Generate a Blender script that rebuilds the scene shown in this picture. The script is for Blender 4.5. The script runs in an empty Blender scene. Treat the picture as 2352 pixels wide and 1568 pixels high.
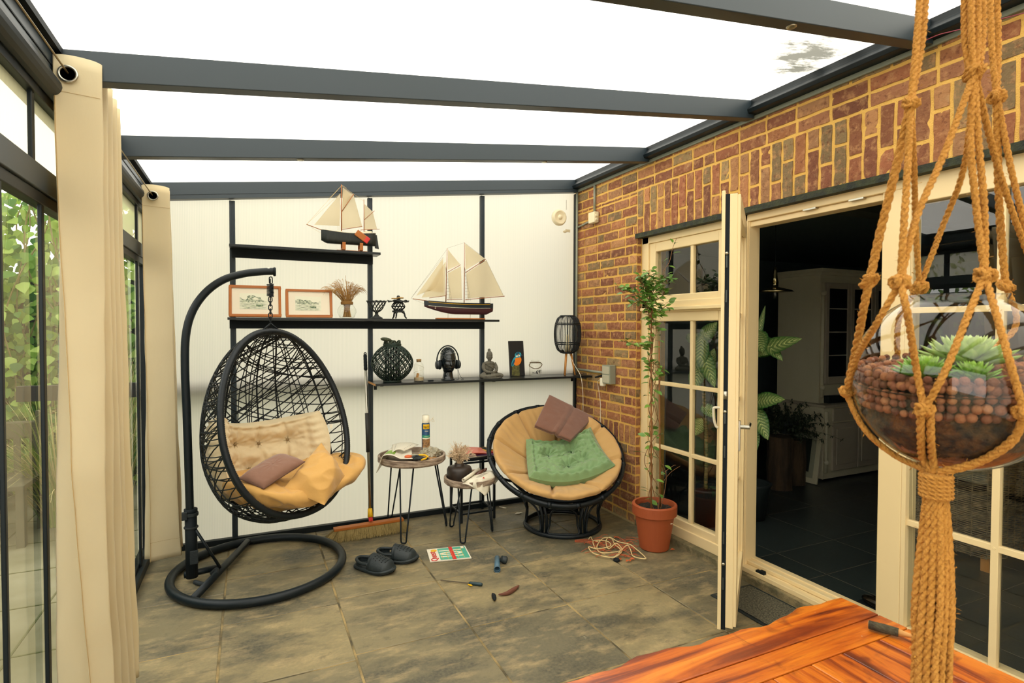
import bpy, bmesh, math, random
import numpy as np
from mathutils import Vector, Matrix, noise
random.seed(7)
S = bpy.context.scene
COL = S.collection
PI = math.pi

# ---------------------------------------------------------------- camera, sky, exposure
YAW, PITCH, ROLL, F = 0.4383, -0.0238, 0.0025, 1290.54
_fw = Vector((math.sin(YAW)*math.cos(PITCH), math.cos(YAW)*math.cos(PITCH), math.sin(PITCH)))
_rt = Vector((math.cos(YAW), -math.sin(YAW), 0)); _up = _rt.cross(_fw)
RT = _rt*math.cos(ROLL) + _up*math.sin(ROLL); UP = -_rt*math.sin(ROLL) + _up*math.cos(ROLL); FW = _fw
CAM = Vector((-2.8249, -4.5968, 1.59))
cd = bpy.data.cameras.new('camera'); cam = bpy.data.objects.new('camera', cd); COL.objects.link(cam)
cam.matrix_world = Matrix(((RT.x, UP.x, -FW.x, CAM.x), (RT.y, UP.y, -FW.y, CAM.y), (RT.z, UP.z, -FW.z, CAM.z), (0, 0, 0, 1)))
cd.sensor_width = 36; cd.lens = F*36/2352; cd.clip_start = 0.02; cd.clip_end = 200
cd.dof.use_dof = True; cd.dof.focus_distance = 3.9; cd.dof.aperture_fstop = 13
S.camera = cam
W = bpy.data.worlds.new('overcast_sky'); S.world = W; W.use_nodes = True
bg = W.node_tree.nodes['Background']; bg.inputs[0].default_value = (1.0, 0.98, 0.94, 1); bg.inputs[1].default_value = 3.5
S.view_settings.view_transform = 'Standard'; S.view_settings.look = 'None'
S.view_settings.gamma = 1; S.view_settings.use_curve_mapping = False; S.view_settings.exposure = 0.0

def ray(x, y): return RT*((x-1176)/F) + UP*((784-y)/F) + FW
def at(x, y, ax, v):            # the world point seen at a pixel of the measured photograph on a known plane
    D = ray(x, y); i = 'xyz'.index(ax); return CAM + D*((v-CAM[i])/D[i])
def atd(x, y, d): return CAM + ray(x, y)*d

# ---------------------------------------------------------------- materials
def lin(c):
    if isinstance(c, str): c = [int(c[i:i+2], 16)/255 for i in (0, 2, 4)]
    return tuple((v/12.92 if v <= .04045 else ((v+.055)/1.055)**2.4) for v in c[:3]) + (1,)
MATS = {}
def mat(name, col, rough=.6, metal=0, var=None, bump=None, col2=None, spec=.5, coord='Object', sub=0, trans=0, attr=None, sheen=0, coat=0):
    """var=(scale,amount[,stretch]) mixes col with col2; bump=(scale,strength[,stretch])"""
    if name in MATS: return MATS[name]
    m = bpy.data.materials.new(name); m.use_nodes = True; nt = m.node_tree; N = nt.nodes; L = nt.links
    b = N['Principled BSDF']; b.inputs['Roughness'].default_value = rough; b.inputs['Metallic'].default_value = metal
    b.inputs['Specular IOR Level'].default_value = spec; b.inputs['Base Color'].default_value = lin(col)
    if sheen: b.inputs['Sheen Weight'].default_value = sheen
    if coat: b.inputs['Coat Weight'].default_value = coat; b.inputs['Coat Roughness'].default_value = .15
    if trans: b.inputs['Transmission Weight'].default_value = trans
    tc = N.new('ShaderNodeTexCoord')
    def nz(sc, st, det=6):
        mp = N.new('ShaderNodeMapping'); mp.inputs['Scale'].default_value = st or (1, 1, 1); L.new(tc.outputs[coord], mp.inputs[0])
        n = N.new('ShaderNodeTexNoise'); n.inputs['Scale'].default_value = sc; n.inputs['Detail'].default_value = det; L.new(mp.outputs[0], n.inputs[0]); return n
    src = None
    if attr:
        a = N.new('ShaderNodeAttribute'); a.attribute_name = attr; src = a.outputs['Color']; L.new(src, b.inputs['Base Color'])
    if var:
        n = nz(var[0], var[2] if len(var) > 2 else None)
        r = N.new('ShaderNodeMapRange'); r.inputs[1].default_value = .5-.22/max(var[1], .2)*.5; r.inputs[2].default_value = .5+.22/max(var[1], .2)*.5; r.inputs[3].default_value = 0; r.inputs[4].default_value = min(1, var[1]); L.new(n.outputs[0], r.inputs[0])
        mx = N.new('ShaderNodeMixRGB'); L.new(r.outputs[0], mx.inputs[0])
        if src: L.new(src, mx.inputs[1])
        else: mx.inputs[1].default_value = lin(col)
        mx.inputs[2].default_value = lin(col2) if col2 else tuple(v*.55 for v in lin(col)[:3])+(1,)
        L.new(mx.outputs[0], b.inputs['Base Color'])
    if bump:
        n = nz(bump[0], bump[2] if len(bump) > 2 else None); bp = N.new('ShaderNodeBump'); bp.inputs['Strength'].default_value = bump[1]; bp.inputs['Distance'].default_value = .01
        L.new(n.outputs[0], bp.inputs['Height']); L.new(bp.outputs[0], b.inputs['Normal'])
    MATS[name] = m; return m
def glass_mat(name, tint=(1, 1, 1), rough=0.0, ior=1.5, k=1.0):
    """a window pane or thin vessel wall: sees through, reflects by Fresnel"""
    if name in MATS: return MATS[name]
    m = bpy.data.materials.new(name); m.use_nodes = True; nt = m.node_tree; N = nt.nodes; L = nt.links
    N.remove(N['Principled BSDF']); o = N['Material Output']
    t = N.new('ShaderNodeBsdfTransparent'); t.inputs[0].default_value = tint+(1,)
    g = N.new('ShaderNodeBsdfGlossy'); g.inputs['Roughness'].default_value = rough
    f = N.new('ShaderNodeLayerWeight'); f.inputs['Blend'].default_value = .5; pw = N.new('ShaderNodeMath'); pw.operation = 'POWER'; pw.inputs[1].default_value = 4.2; L.new(f.outputs['Facing'], pw.inputs[0])
    mu = N.new('ShaderNodeMath'); mu.operation = 'MULTIPLY_ADD'; mu.inputs[1].default_value = min(.95, .8*k); mu.inputs[2].default_value = .045*k; mu.use_clamp = True; L.new(pw.outputs[0], mu.inputs[0])
    mx = N.new('ShaderNodeMixShader'); L.new(mu.outputs[0], mx.inputs[0]); L.new(t.outputs[0], mx.inputs[1]); L.new(g.outputs[0], mx.inputs[2]); L.new(mx.outputs[0], o.inputs[0])
    MATS[name] = m; return m
def panel_mat(name, axis, col, period=.011, amp=.10, clear=0.0, stain=None):
    """multiwall polycarbonate: milky sheet that lets the sky through, fine ribs along one axis"""
    m = bpy.data.materials.new(name); m.use_nodes = True; nt = m.node_tree; N = nt.nodes; L = nt.links
    N.remove(N['Principled BSDF']); o = N['Material Output']
    tc = N.new('ShaderNodeTexCoord'); sp = N.new('ShaderNodeSeparateXYZ'); L.new(tc.outputs['Object'], sp.inputs[0])
    mu = N.new('ShaderNodeMath'); mu.operation = 'MULTIPLY'; mu.inputs[1].default_value = 2*PI/period; L.new(sp.outputs[axis], mu.inputs[0])
    sn = N.new('ShaderNodeMath'); sn.operation = 'SINE'; L.new(mu.outputs[0], sn.inputs[0])
    mr = N.new('ShaderNodeMapRange'); mr.inputs[1].default_value = .3; mr.inputs[2].default_value = 1; mr.inputs[3].default_value = 0; mr.inputs[4].default_value = amp; L.new(sn.outputs[0], mr.inputs[0])
    mx = N.new('ShaderNodeMixRGB'); mx.inputs[1].default_value = lin(col); mx.inputs[2].default_value = (.35, .36, .30, 1); L.new(mr.outputs[0], mx.inputs[0])
    out = mx.outputs[0]
    n = N.new('ShaderNodeTexNoise'); n.inputs['Scale'].default_value = 1.3; n.inputs['Detail'].default_value = 5; L.new(tc.outputs['Object'], n.inputs[0])
    r2 = N.new('ShaderNodeMapRange'); r2.inputs[1].default_value = .45; r2.inputs[2].default_value = .75; r2.inputs[3].default_value = 0; r2.inputs[4].default_value = .12; L.new(n.outputs[0], r2.inputs[0])
    m2 = N.new('ShaderNodeMixRGB'); L.new(r2.outputs[0], m2.inputs[0]); L.new(out, m2.inputs[1]); m2.inputs[2].default_value = lin('d8d2ae'); out = m2.outputs[0]
    for (c, rad) in (stain or []):
        d = N.new('ShaderNodeVectorMath'); d.operation = 'SUBTRACT'; L.new(tc.outputs['Object'], d.inputs[0]); d.inputs[1].default_value = c
        sc = N.new('ShaderNodeVectorMath'); sc.operation = 'MULTIPLY'; L.new(d.outputs[0], sc.inputs[0]); sc.inputs[1].default_value = (1/rad[0], 1/rad[1], 0)
        ln = N.new('ShaderNodeVectorMath'); ln.operation = 'LENGTH'; L.new(sc.outputs[0], ln.inputs[0])
        nn = N.new('ShaderNodeTexNoise'); nn.inputs['Scale'].default_value = 9; nn.inputs['Detail'].default_value = 6; nn.inputs['Roughness'].default_value = .7; mp = N.new('ShaderNodeMapping'); mp.inputs['Scale'].default_value = (.5, 1.6, 1); L.new(tc.outputs['Object'], mp.inputs[0]); L.new(mp.outputs[0], nn.inputs[0])
        ad = N.new('ShaderNodeMath'); ad.operation = 'MULTIPLY_ADD'; ad.inputs[1].default_value = -2.6; ad.inputs[2].default_value = 1.35; L.new(nn.outputs[0], ad.inputs[0])
        a2 = N.new('ShaderNodeMath'); a2.operation = 'ADD'; L.new(ad.outputs[0], a2.inputs[0]); L.new(ln.outputs['Value'], a2.inputs[1])
        r3 = N.new('ShaderNodeMapRange'); r3.inputs[1].default_value = 1.15; r3.inputs[2].default_value = .4; r3.inputs[3].default_value = 0; r3.inputs[4].default_value = .9; L.new(a2.outputs[0], r3.inputs[0])
        m3 = N.new('ShaderNodeMixRGB'); L.new(r3.outputs[0], m3.inputs[0]); L.new(out, m3.inputs[1]); m3.inputs[2].default_value = (.07, .07, .05, 1); out = m3.outputs[0]
    t = N.new('ShaderNodeBsdfTranslucent'); L.new(out, t.inputs[0]); d = N.new('ShaderNodeBsdfDiffuse'); L.new(out, d.inputs[0])
    ms = N.new('ShaderNodeMixShader'); ms.inputs[0].default_value = .18; L.new(t.outputs[0], ms.inputs[1]); L.new(d.outputs[0], ms.inputs[2]); fin = ms.outputs[0]
    if clear:
        tr = N.new('ShaderNodeBsdfTransparent'); tr.inputs[0].default_value = (.9, .9, .82, 1); m4 = N.new('ShaderNodeMixShader'); m4.inputs[0].default_value = clear; L.new(fin, m4.inputs[1]); L.new(tr.outputs[0], m4.inputs[2]); fin = m4.outputs[0]
    gl = N.new('ShaderNodeBsdfGlossy'); gl.inputs['Roughness'].default_value = .25; m5 = N.new('ShaderNodeMixShader'); m5.inputs[0].default_value = .03; L.new(fin, m5.inputs[1]); L.new(gl.outputs[0], m5.inputs[2])
    L.new(m5.outputs[0], o.inputs[0]); MATS[name] = m; return m

M = dict(
 beam=mat('anthracite_aluminium', '28343b', .42, 0, spec=.5),
 beamd=mat('dark_aluminium', '0c171c', .45, 0, spec=.35),
 black=mat('black_metal', '08131a', .45, 0, spec=.35),
 blackm=mat('matt_black', '091318', .7, spec=.3),
 blackg=mat('gloss_black', '10181a', .22),
 shelf=mat('black_shelf', '0e1518', .33, 0, spec=.5),
 edge=mat('raw_shelf_edge', 'c08a4a', .7),
 cream=mat('cream_frame', 'f0d7a4', .35, 0, spec=.4),
 seal=mat('grey_seal', '7f8474', .6),
 conduit=mat('grey_conduit', '8d907e', .45),
 white=mat('white_plastic', 'f2ead2', .35),
 offw=mat('ivory_plastic', 'e9ddba', .4),
 gold=mat('ochre_cotton', 'd2a259', .85, 0, var=(3, .35), col2='bd8d46', bump=(16, .45), sheen=.2),
 goldp=mat('ochre_canvas', 'c69c60', .85, 0, var=(4, .35), col2='b0864c', bump=(18, .45), sheen=.2),
 creamc=mat('cream_cotton', 'e6d2aa', .85, 0, var=(5, .3), col2='ccb283', bump=(16, .45), sheen=.2),
 brown=mat('brown_suede', '8b6450', .9, 0, var=(8, .4), col2='775040', sheen=.4, bump=(120, .1)),
 fleece=mat('brown_fleece', '7d5442', .95, 0, var=(30, .4), col2='6c4636', sheen=.5, bump=(220, .35)),
 green=mat('green_cotton', '7c9a68', .8, 0, var=(6, .35), col2='6a8858', sheen=.3, bump=(18, .45)),
 curtain=mat('beige_curtain', 'e6dab6', .85, 0, var=(2.2, .3), col2='dccea6', bump=(14, .25, (1, 1, .35)), sheen=.15),
 steel=mat('brushed_steel', 'b9b6a8', .28, 1),
 rattan=mat('black_rattan', '0a141a', .45, 0, spec=.4, bump=(60, .2)),
 jute=mat('jute', 'dc9c46', .95, 0, var=(160, .55, (1, 1, .4)), col2='b87a22', bump=(300, .8)),
 twine=mat('pale_twine', 'd9bf88', .9),
 terra=mat('terracotta', 'a44f28', .6, 0, var=(9, .3), col2='944520', bump=(60, .1)),
 soil=mat('potting_soil', '20201a', .95, 0, var=(60, .6), col2='35291c', bump=(120, .9)),
 leaf=mat('glossy_leaf', '4f7a30', .35, 0, var=(14, .7), col2='7fa43e', spec=.5),
 stem=mat('brown_stem', '8a5f38', .7, bump=(80, .4)),
 bamboo=mat('cane_stick', 'a9713f', .6, 0, var=(20, .4, (1, 1, .2)), col2='7d4f2a'),
 pine=mat('orange_pine', 'b2651c', .5, 0, var=(12, .4, (1, 1, 6)), col2='945016'),
 oak=mat('light_oak', 'c98a42', .5, 0, var=(30, .4, (1, 1, .15)), col2='b0733a'),
 tray=mat('greywashed_wood', 'b5a08a', .6, 0, var=(14, .9, (1, 1, 5)), col2='6d594a', bump=(40, .3, (1, 1, 5))),
 dgreen=mat('dark_green_willow', '15241b', .55, var=(40, .5), col2='2a4030'),
 iron=mat('cast_iron', '141a1a', .55, 0, bump=(140, .6), var=(60, .4), col2='3a403d'),
 stone=mat('grey_stone', '6a6658', .85, 0, var=(40, .6), col2='4a483f', bump=(130, .6)),
 paper=mat('newsprint', 'e2dac4', .8),
 mag=mat('magazine_paper', 'e8e0cc', .35),
 red=mat('signal_red', 'd0302a', .5), yellow=mat('signal_yellow', 'ecb713', .45), blue=mat('label_blue', '1f4a74', .4),
 teal=mat('cover_teal', '4fae93', .35), orange=mat('bird_orange', 'f0831c', .6), cyan=mat('bird_blue', '2fa0b4', .6), navy=mat('bird_navy', '15506b', .6),
 pink=mat('cover_pink', 'dc7460', .4), purple=mat('cover_purple', '7c4a8c', .4),
 straw=mat('dry_grass', 'b98d4c', .9, 0, var=(25, .5), col2='8f6430'),
 bristle=mat('broom_bristle', 'a9935c', .95, 0, var=(25, .6), col2='7a673a'),
 cork=mat('cork', '9c7a4e', .9, bump=(200, .5)),
 rubber=mat('black_rubber', '1e2729', .55, 0, bump=(160, .15)),
 sail=mat('sailcloth', 'e4d6b8', .8, 0, var=(40, .3, (1, 1, .3)), col2='d2c09a'),
 hull=mat('black_hull', '111817', .35, var=(20, .4, (4, 1, 1)), col2='3a423c'),
 hullr=mat('maroon_hull', '45232a', .3), mast=mat('mast_wood', 'a2602c', .5),
 glass=glass_mat('window_glass', (.94, .96, .93), 0, 1.5, 2.3),
 jar=glass_mat('jar_glass', (.985, .99, .97), 0.03, 1.35, 1.1),
)

# ---------------------------------------------------------------- mesh building
class MB:
    def __init__(s): s.v = []; s.f = []; s.mi = []; s.c = []; s.cur = 0; s.col = None
    def add(s, vs, fs, mi=None):
        o = len(s.v); s.v += [tuple(p) for p in vs]; s.f += [tuple(i+o for i in f) for f in fs]
        s.mi += [s.cur if mi is None else mi]*len(fs); s.c += [s.col]*len(fs); return s
    def box(s, c, d, R=None, mi=None):
        c = Vector(c); h = Vector(d)/2; vs = []
        for z in (-1, 1):
            for y in (-1, 1):
                for x in (-1, 1):
                    p = Vector((x*h.x, y*h.y, z*h.z)); vs.append(c + (R @ p if R else p))
        return s.add(vs, [(0, 2, 3, 1), (4, 5, 7, 6), (0, 1, 5, 4), (2, 6, 7, 3), (0, 4, 6, 2), (1, 3, 7, 5)], mi)
    def bb(s, x0, x1, y0, y1, z0, z1, mi=None): return s.box(((x0+x1)/2, (y0+y1)/2, (z0+z1)/2), (abs(x1-x0), abs(y1-y0), abs(z1-z0)), None, mi)
    def bar(s, a, b, w, h, up=(0, 0, 1), mi=None):
        a = Vector(a); b = Vector(b); d = (b-a); L = d.length; d.normalize(); u = Vector(up); x = d.cross(u).normalized(); z = x.cross(d)
        R = Matrix((x, d, z)).transposed(); return s.box((a+b)/2, (w, L, h), R, mi)
    def tube(s, pts, r, n=8, closed=False, cap=True, mi=None):
        pts = [Vector(p) for p in pts]; m = len(pts); rs = r if isinstance(r, (list, tuple)) else [r]*m
        T = []
        for i in range(m):
            a = pts[(i-1) % m] if (closed or i > 0) else pts[i]; b = pts[(i+1) % m] if (closed or i < m-1) else pts[i]
            t = (b-a); T.append(t.normalized() if t.length > 1e-9 else Vector((0, 0, 1)))
        ref = Vector((0, 0, 1)) if abs(T[0].z) < .9 else Vector((1, 0, 0))
        nn = (ref - T[0]*ref.dot(T[0])).normalized(); vs = []
        for i in range(m):
            nn = (nn - T[i]*nn.dot(T[i])); nn = nn.normalized() if nn.length > 1e-6 else T[i].orthogonal().normalized(); bb = T[i].cross(nn)
            for k in range(n):
                a = 2*PI*k/n; vs.append(pts[i] + (nn*math.cos(a)+bb*math.sin(a))*rs[i])
        fs = []
        for i in range(m if closed else m-1):
            j = (i+1) % m
            for k in range(n): fs.append((i*n+k, i*n+(k+1) % n, j*n+(k+1) % n, j*n+k))
        if cap and not closed: fs.append(tuple(reversed(range(n)))); fs.append(tuple((m-1)*n+k for k in range(n)))
        return s.add(vs, fs, mi)
    def lathe(s, c, prof, n=24, R=None, mi=None, sx=1, sy=1):
        c = Vector(c); vs = []; m = len(prof)
        for (r, z) in prof:
            for k in range(n):
                a = 2*PI*k/n; p = Vector((r*math.cos(a)*sx, r*math.sin(a)*sy, z)); vs.append(c+(R @ p if R else p))
        fs = [(i*n+k, i*n+(k+1) % n, (i+1)*n+(k+1) % n, (i+1)*n+k) for i in range(m-1) for k in range(n)]
        if prof[0][0] > 1e-6: fs.append(tuple(reversed(range(n))))
        if prof[-1][0] > 1e-6: fs.append(tuple((m-1)*n+k for k in range(n)))
        return s.add(vs, fs, mi)
    def grid(s, fn, nu, nv, mi=None, wrapu=False, cf=None):
        vs = [fn(i/nu, j/nv) for j in range(nv+1) for i in range(nu+1)]; fs = []; o = len(s.f)
        for j in range(nv):
            for i in range(nu): a = j*(nu+1)+i; fs.append((a, a+1, a+nu+2, a+nu+1))
        s.add(vs, fs, mi)
        if cf:
            k = o
            for j in range(nv):
                for i in range(nu): s.c[k] = cf((i+.5)/nu, (j+.5)/nv); k += 1
        return s
    def ball(s, c, r, n=12, m=8, R=None, mi=None):
        if not isinstance(r, (tuple, list, Vector)): r = (r, r, r)
        c = Vector(c); vs = []
        for j in range(m+1):
            t = PI*j/m
            for k in range(n):
                a = 2*PI*k/n; p = Vector((r[0]*math.sin(t)*math.cos(a), r[1]*math.sin(t)*math.sin(a), r[2]*math.cos(t))); vs.append(c+(R @ p if R else p))
        return s.add(vs, [(j*n+k, (j+1)*n+k, (j+1)*n+(k+1) % n, j*n+(k+1) % n) for j in range(m) for k in range(n)], mi)
    def prism(s, poly, a, b, mi=None):
        """poly: 3-D outline; extruded from offset vector a to b"""
        n = len(poly); a = Vector(a); b = Vector(b); vs = [Vector(p)+a for p in poly]+[Vector(p)+b for p in poly]
        return s.add(vs, [tuple(range(n)), tuple(reversed(range(n, 2*n)))]+[(i, i+n, (i+1) % n+n, (i+1) % n) for i in range(n)], mi)
    def build(s, name, mats, parent=None, smooth=False, bev=0, thick=0, sub=0):
        me = bpy.data.meshes.new(name); me.from_pydata(s.v, [], s.f)
        for m in (mats if isinstance(mats, (list, tuple)) else [mats]): me.materials.append(m)
        if any(s.mi): me.polygons.foreach_set('material_index', s.mi)
        if any(c is not None for c in s.c):
            at_ = me.color_attributes.new('Col', 'FLOAT_COLOR', 'CORNER'); d = []
            for p, c in zip(me.polygons, s.c): d += list(c if c is not None else (1, 1, 1, 1))*p.loop_total
            at_.data.foreach_set('color', d)
        bm = bmesh.new(); bm.from_mesh(me); bmesh.ops.remove_doubles(bm, verts=bm.verts, dist=1e-6); bmesh.ops.recalc_face_normals(bm, faces=bm.faces); bm.to_mesh(me); bm.free()
        if smooth: me.polygons.foreach_set('use_smooth', [True]*len(me.polygons))
        me.update(); o = bpy.data.objects.new(name, me); COL.objects.link(o)
        if thick: md = o.modifiers.new('t', 'SOLIDIFY'); md.thickness = thick; md.offset = 0
        if bev: md = o.modifiers.new('b', 'BEVEL'); md.width = bev; md.segments = 2; md.limit_method = 'ANGLE'
        if sub: md = o.modifiers.new('s', 'SUBSURF'); md.levels = sub; md.render_levels = sub
        if smooth and bev: pass
        if parent is not None: par(o, parent)
        return o
def par(o, p):
    o.parent = p; o.matrix_parent_inverse = Matrix.Translation(-Vector(wloc(p)))
    return o
def wloc(p): return Vector(p.location)
def thing(name, label, cat, loc=(0, 0, 0), group=None):
    o = bpy.data.objects.new(name, None); o.empty_display_size = .05; COL.objects.link(o); o.location = loc
    o['label'] = label; o['category'] = cat
    if group: o['group'] = group
    return o
def tag(o, label, cat, group=None, kind=None):
    o['label'] = label; o['category'] = cat
    if group: o['group'] = group
    if kind: o['kind'] = kind
    return o
def struct(o): o['kind'] = 'structure'; return o
def cat_rom(P, k=8, closed=False):
    P = [Vector(p) for p in P]; n = len(P); out = []
    for i in range(n if closed else n-1):
        a = P[(i-1) % n] if (closed or i > 0) else P[i]; b = P[i]; c = P[(i+1) % n]; d = P[(i+2) % n] if (closed or i < n-2) else P[i+1]
        for j in range(k):
            t = j/k; out.append(.5*((2*b)+(c-a)*t+(2*a-5*b+4*c-d)*t*t+(3*b-a-3*c+d)*t**3))
    if not closed: out.append(P[-1])
    return out
def resample(P, step):
    P = [Vector(p) for p in P]; out = [P[0]]; acc = 0
    for a, b in zip(P, P[1:]):
        L = (b-a).length; t = step-acc
        while t < L: out.append(a+(b-a)*(t/L)); t += step
        acc = (acc+L) % step if L > 0 else acc
    out.append(P[-1]); return out
def rope(mb, P, r, step=None, strands=3, n=6, pitch=7):
    P = resample(P, step or r*.9); m = len(P)
    T = [(P[min(i+1, m-1)]-P[max(i-1, 0)]).normalized() for i in range(m)]
    nn = T[0].orthogonal().normalized(); fr = []; d = 0
    for i in range(m):
        nn = (nn-T[i]*nn.dot(T[i])).normalized(); fr.append((nn.copy(), T[i].cross(nn)))
    for k in range(strands):
        pts = []; d = 0
        for i in range(m):
            if i: d += (P[i]-P[i-1]).length
            a = 2*PI*(k/strands + d/(pitch*r)); pts.append(P[i]+(fr[i][0]*math.cos(a)+fr[i][1]*math.sin(a))*r*.5)
        mb.tube(pts, r*.56, n)
def nz3(p, sc, seed=0): return noise.noise(Vector((p[0]*sc+seed*7.3, p[1]*sc-seed*3.1, p[2]*sc+seed)))
def text(s, size, m, parent, loc, R, name='lettering', ext=.0004, font=None, align='CENTER', sx=1):
    cu = bpy.data.curves.new(name, 'FONT'); cu.body = s; cu.size = size; cu.extrude = ext; cu.align_x = align; cu.align_y = 'CENTER'; cu.offset = size*.012
    t = bpy.data.objects.new(name, cu); COL.objects.link(t); me = bpy.data.meshes.new_from_object(t); bpy.data.objects.remove(t)
    me.materials.clear(); me.materials.append(m); o = bpy.data.objects.new(name, me); COL.objects.link(o)
    me.transform(Matrix.Diagonal((sx, 1, 1, 1))); me.transform(Matrix.Translation(Vector(loc)) @ R.to_4x4())
    par(o, parent); return o
def basis(x, y, z): return Matrix((Vector(x), Vector(y), Vector(z))).transposed()
def pillow(Mf, nu, nv, T, p=2.2, q=.5, tufts=(), ts=.16, wr=0, wsc=6, seed=0, edge=0, two=True, fold=1, seams=()):
    """soft cushion on a mid-surface Mf(u,v), u,v in -1..1"""
    mb = MB()
    def nrm(u, v):
        e = .02; a = Mf(u+e, v)-Mf(u-e, v); b = Mf(u, v+e)-Mf(u, v-e); return a.cross(b).normalized()
    def tk(u, v):
        t = (max(0, 1-abs(u)**p)*max(0, 1-abs(v)**p))**q
        for tu, tv in tufts: t *= 1-.75*math.exp(-(((u-tu)**2+(v-tv)**2)/ts**2))
        for us in seams: t *= 1-.38*math.exp(-((u-us-.02*math.sin(v*6+us*9))/.035)**2)
        if edge:
            e = max(abs(u), abs(v)); s_ = u if abs(v) > abs(u) else v; pk = 1+.35*math.sin(s_*26+seed); t += edge*pk*math.exp(-((e-.93)/.06)**2)-edge*.7*math.exp(-((e-.83)/.035)**2)*(.6+.4*math.sin(s_*26+seed+1.5)); t *= 1-e**24
        return t*T
    for sgn in ((1, -1) if two else (1,)):
        def fn(a, b, s=sgn):
            u = (a*2-1); v = (b*2-1); u = math.copysign(1-(1-abs(u))**1.3, u); v = math.copysign(1-(1-abs(v))**1.3, v)
            P = Mf(u, v); n = nrm(u, v); rim = (1-u**8)*(1-v**8); w = 0
            if wr:
                P2_ = (P[0]+.3*P[2], P[1]-.5*P[0], P[2]*1.6); w = fold*wr*(1.5*abs(nz3(P2_, wsc, seed))-.3 + .8*abs(nz3(P2_, wsc*2.1, seed+3)))*rim
                for tu, tv in tufts:
                    dd = math.hypot(u-tu, v-tv); w += wr*.6*math.sin(9*math.atan2(v-tv, u-tu)+seed)*math.exp(-(dd/(.32))**2)*min(1, dd*8)*rim
            return P+n*s*(tk(u, v)+w)
        mb.grid(fn, nu, nv)
    return mb
# ================================================================ the room
XL, YN = -3.47, -6.4            # left glass wall, wall behind the camera
def roofz(x): return 2.985 + .119*x
# floor: slabs with sandy joints
def floor_mat():
    m = bpy.data.materials.new('weathered_slabs'); m.use_nodes = True; nt = m.node_tree; N = nt.nodes; L = nt.links; b = N['Principled BSDF']
    tc = N.new('ShaderNodeTexCoord'); at_ = N.new('ShaderNodeAttribute'); at_.attribute_name = 'Col'
    def nz(sc, det, st=(1, 1, 1), rough=.6):
        mp = N.new('ShaderNodeMapping'); mp.inputs['Scale'].default_value = st; L.new(tc.outputs['Object'], mp.inputs[0])
        n = N.new('ShaderNodeTexNoise'); n.inputs['Scale'].default_value = sc; n.inputs['Detail'].default_value = det; n.inputs['Roughness'].default_value = rough; L.new(mp.outputs[0], n.inputs[0]); return n.outputs[0]
    def ramp(src, a, c, lo=0, hi=1):
        r = N.new('ShaderNodeMapRange'); r.inputs[1].default_value = a; r.inputs[2].default_value = c; r.inputs[3].default_value = lo; r.inputs[4].default_value = hi; L.new(src, r.inputs[0]); return r.outputs[0]
    def mix(f, a, c, mode='MIX'):
        x = N.new('ShaderNodeMixRGB'); x.blend_type = mode; L.new(f, x.inputs[0]) if not isinstance(f, float) else setattr(x.inputs[0], 'default_value', f)
        (L.new(a, x.inputs[1]) if not isinstance(a, tuple) else setattr(x.inputs[1], 'default_value', a)); (L.new(c, x.inputs[2]) if not isinstance(c, tuple) else setattr(x.inputs[2], 'default_value', c)); return x.outputs[0]
    c = mix(ramp(nz(1.9, 8, (1, 1.6, 1), .65), .44, .60), at_.outputs['Color'], lin('4d4a3c'))
    c = mix(ramp(nz(4.5, 10, (1, 2.2, 1), .7), .50, .72, 0, .75), c, lin('c2a878'))
    c = mix(ramp(nz(7, 10, (1, 1.5, 1), .75), .56, .70, 0, .7), c, lin('292c28'))
    c = mix(ramp(nz(60, 4), .35, .7, 0, .5), c, lin('7d7358'))
    c = mix(ramp(nz(2.6, 12, (1, 1, 1), .8), .66, .74, 0, .8), c, lin('cfc3a2'))
    L.new(c, b.inputs['Base Color'])
    L.new(ramp(nz(3, 6), .3, .7, .35, .75), b.inputs['Roughness'])
    bp = N.new('ShaderNodeBump'); bp.inputs['Strength'].default_value = .35; bp.inputs['Distance'].default_value = .006; L.new(nz(28, 12, (1, 1, 1), .7), bp.inputs['Height']); L.new(bp.outputs[0], b.inputs['Normal'])
    return m
xs = [XL, -3.566+.6, -2.366, -1.766, -1.166, -.566, .055]; FL = MB(); rnd = random.Random(3)
cols = [XL, -2.966, -2.366, -1.766, -1.166, -.566, .056]
for i in range(6):
    ys = [.06] + [(-.61, -.655, -.61, -.61, -.60, -.61)[i] - .61*k for k in range(10)]
    if i == 0: ys = [.06, -.86, -1.46, -2.07, -2.68, -3.29, -3.9, -4.51, -5.12, -5.73, -6.4]
    for j in range(10):
        x0, x1 = cols[i]+.0022, cols[i+1]-.0022; y1, y0 = ys[j]-.0022, ys[j+1]+.0022; h = -rnd.uniform(0, .003); t = rnd.random()
        a = lin('94855f'); bcol = lin('66604b'); FL.col = tuple(a[k]*(1-t)+bcol[k]*t for k in range(3))+(1,)
        e = .006; FL.add([(x0, y0, h-.006), (x1, y0, h-.006), (x1, y1, h-.006), (x0, y1, h-.006), (x0+e, y0+e, h), (x1-e, y0+e, h), (x1-e, y1-e, h), (x0+e, y1-e, h)],
               [(4, 5, 6, 7), (0, 1, 5, 4), (1, 2, 6, 5), (2, 3, 7, 6), (3, 0, 4, 7)])
floor = struct(FL.build('floor', floor_mat()))
jt = MB(); jt.bb(XL-.05, .3, YN-.1, .1, -.06, -.0045); struct(jt.build('trim_1', mat('sandy_joint', 'a8905f', .95, 0, var=(5, 1, (1, 1, 1)), col2='4f4834', bump=(200, .5))))

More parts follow.
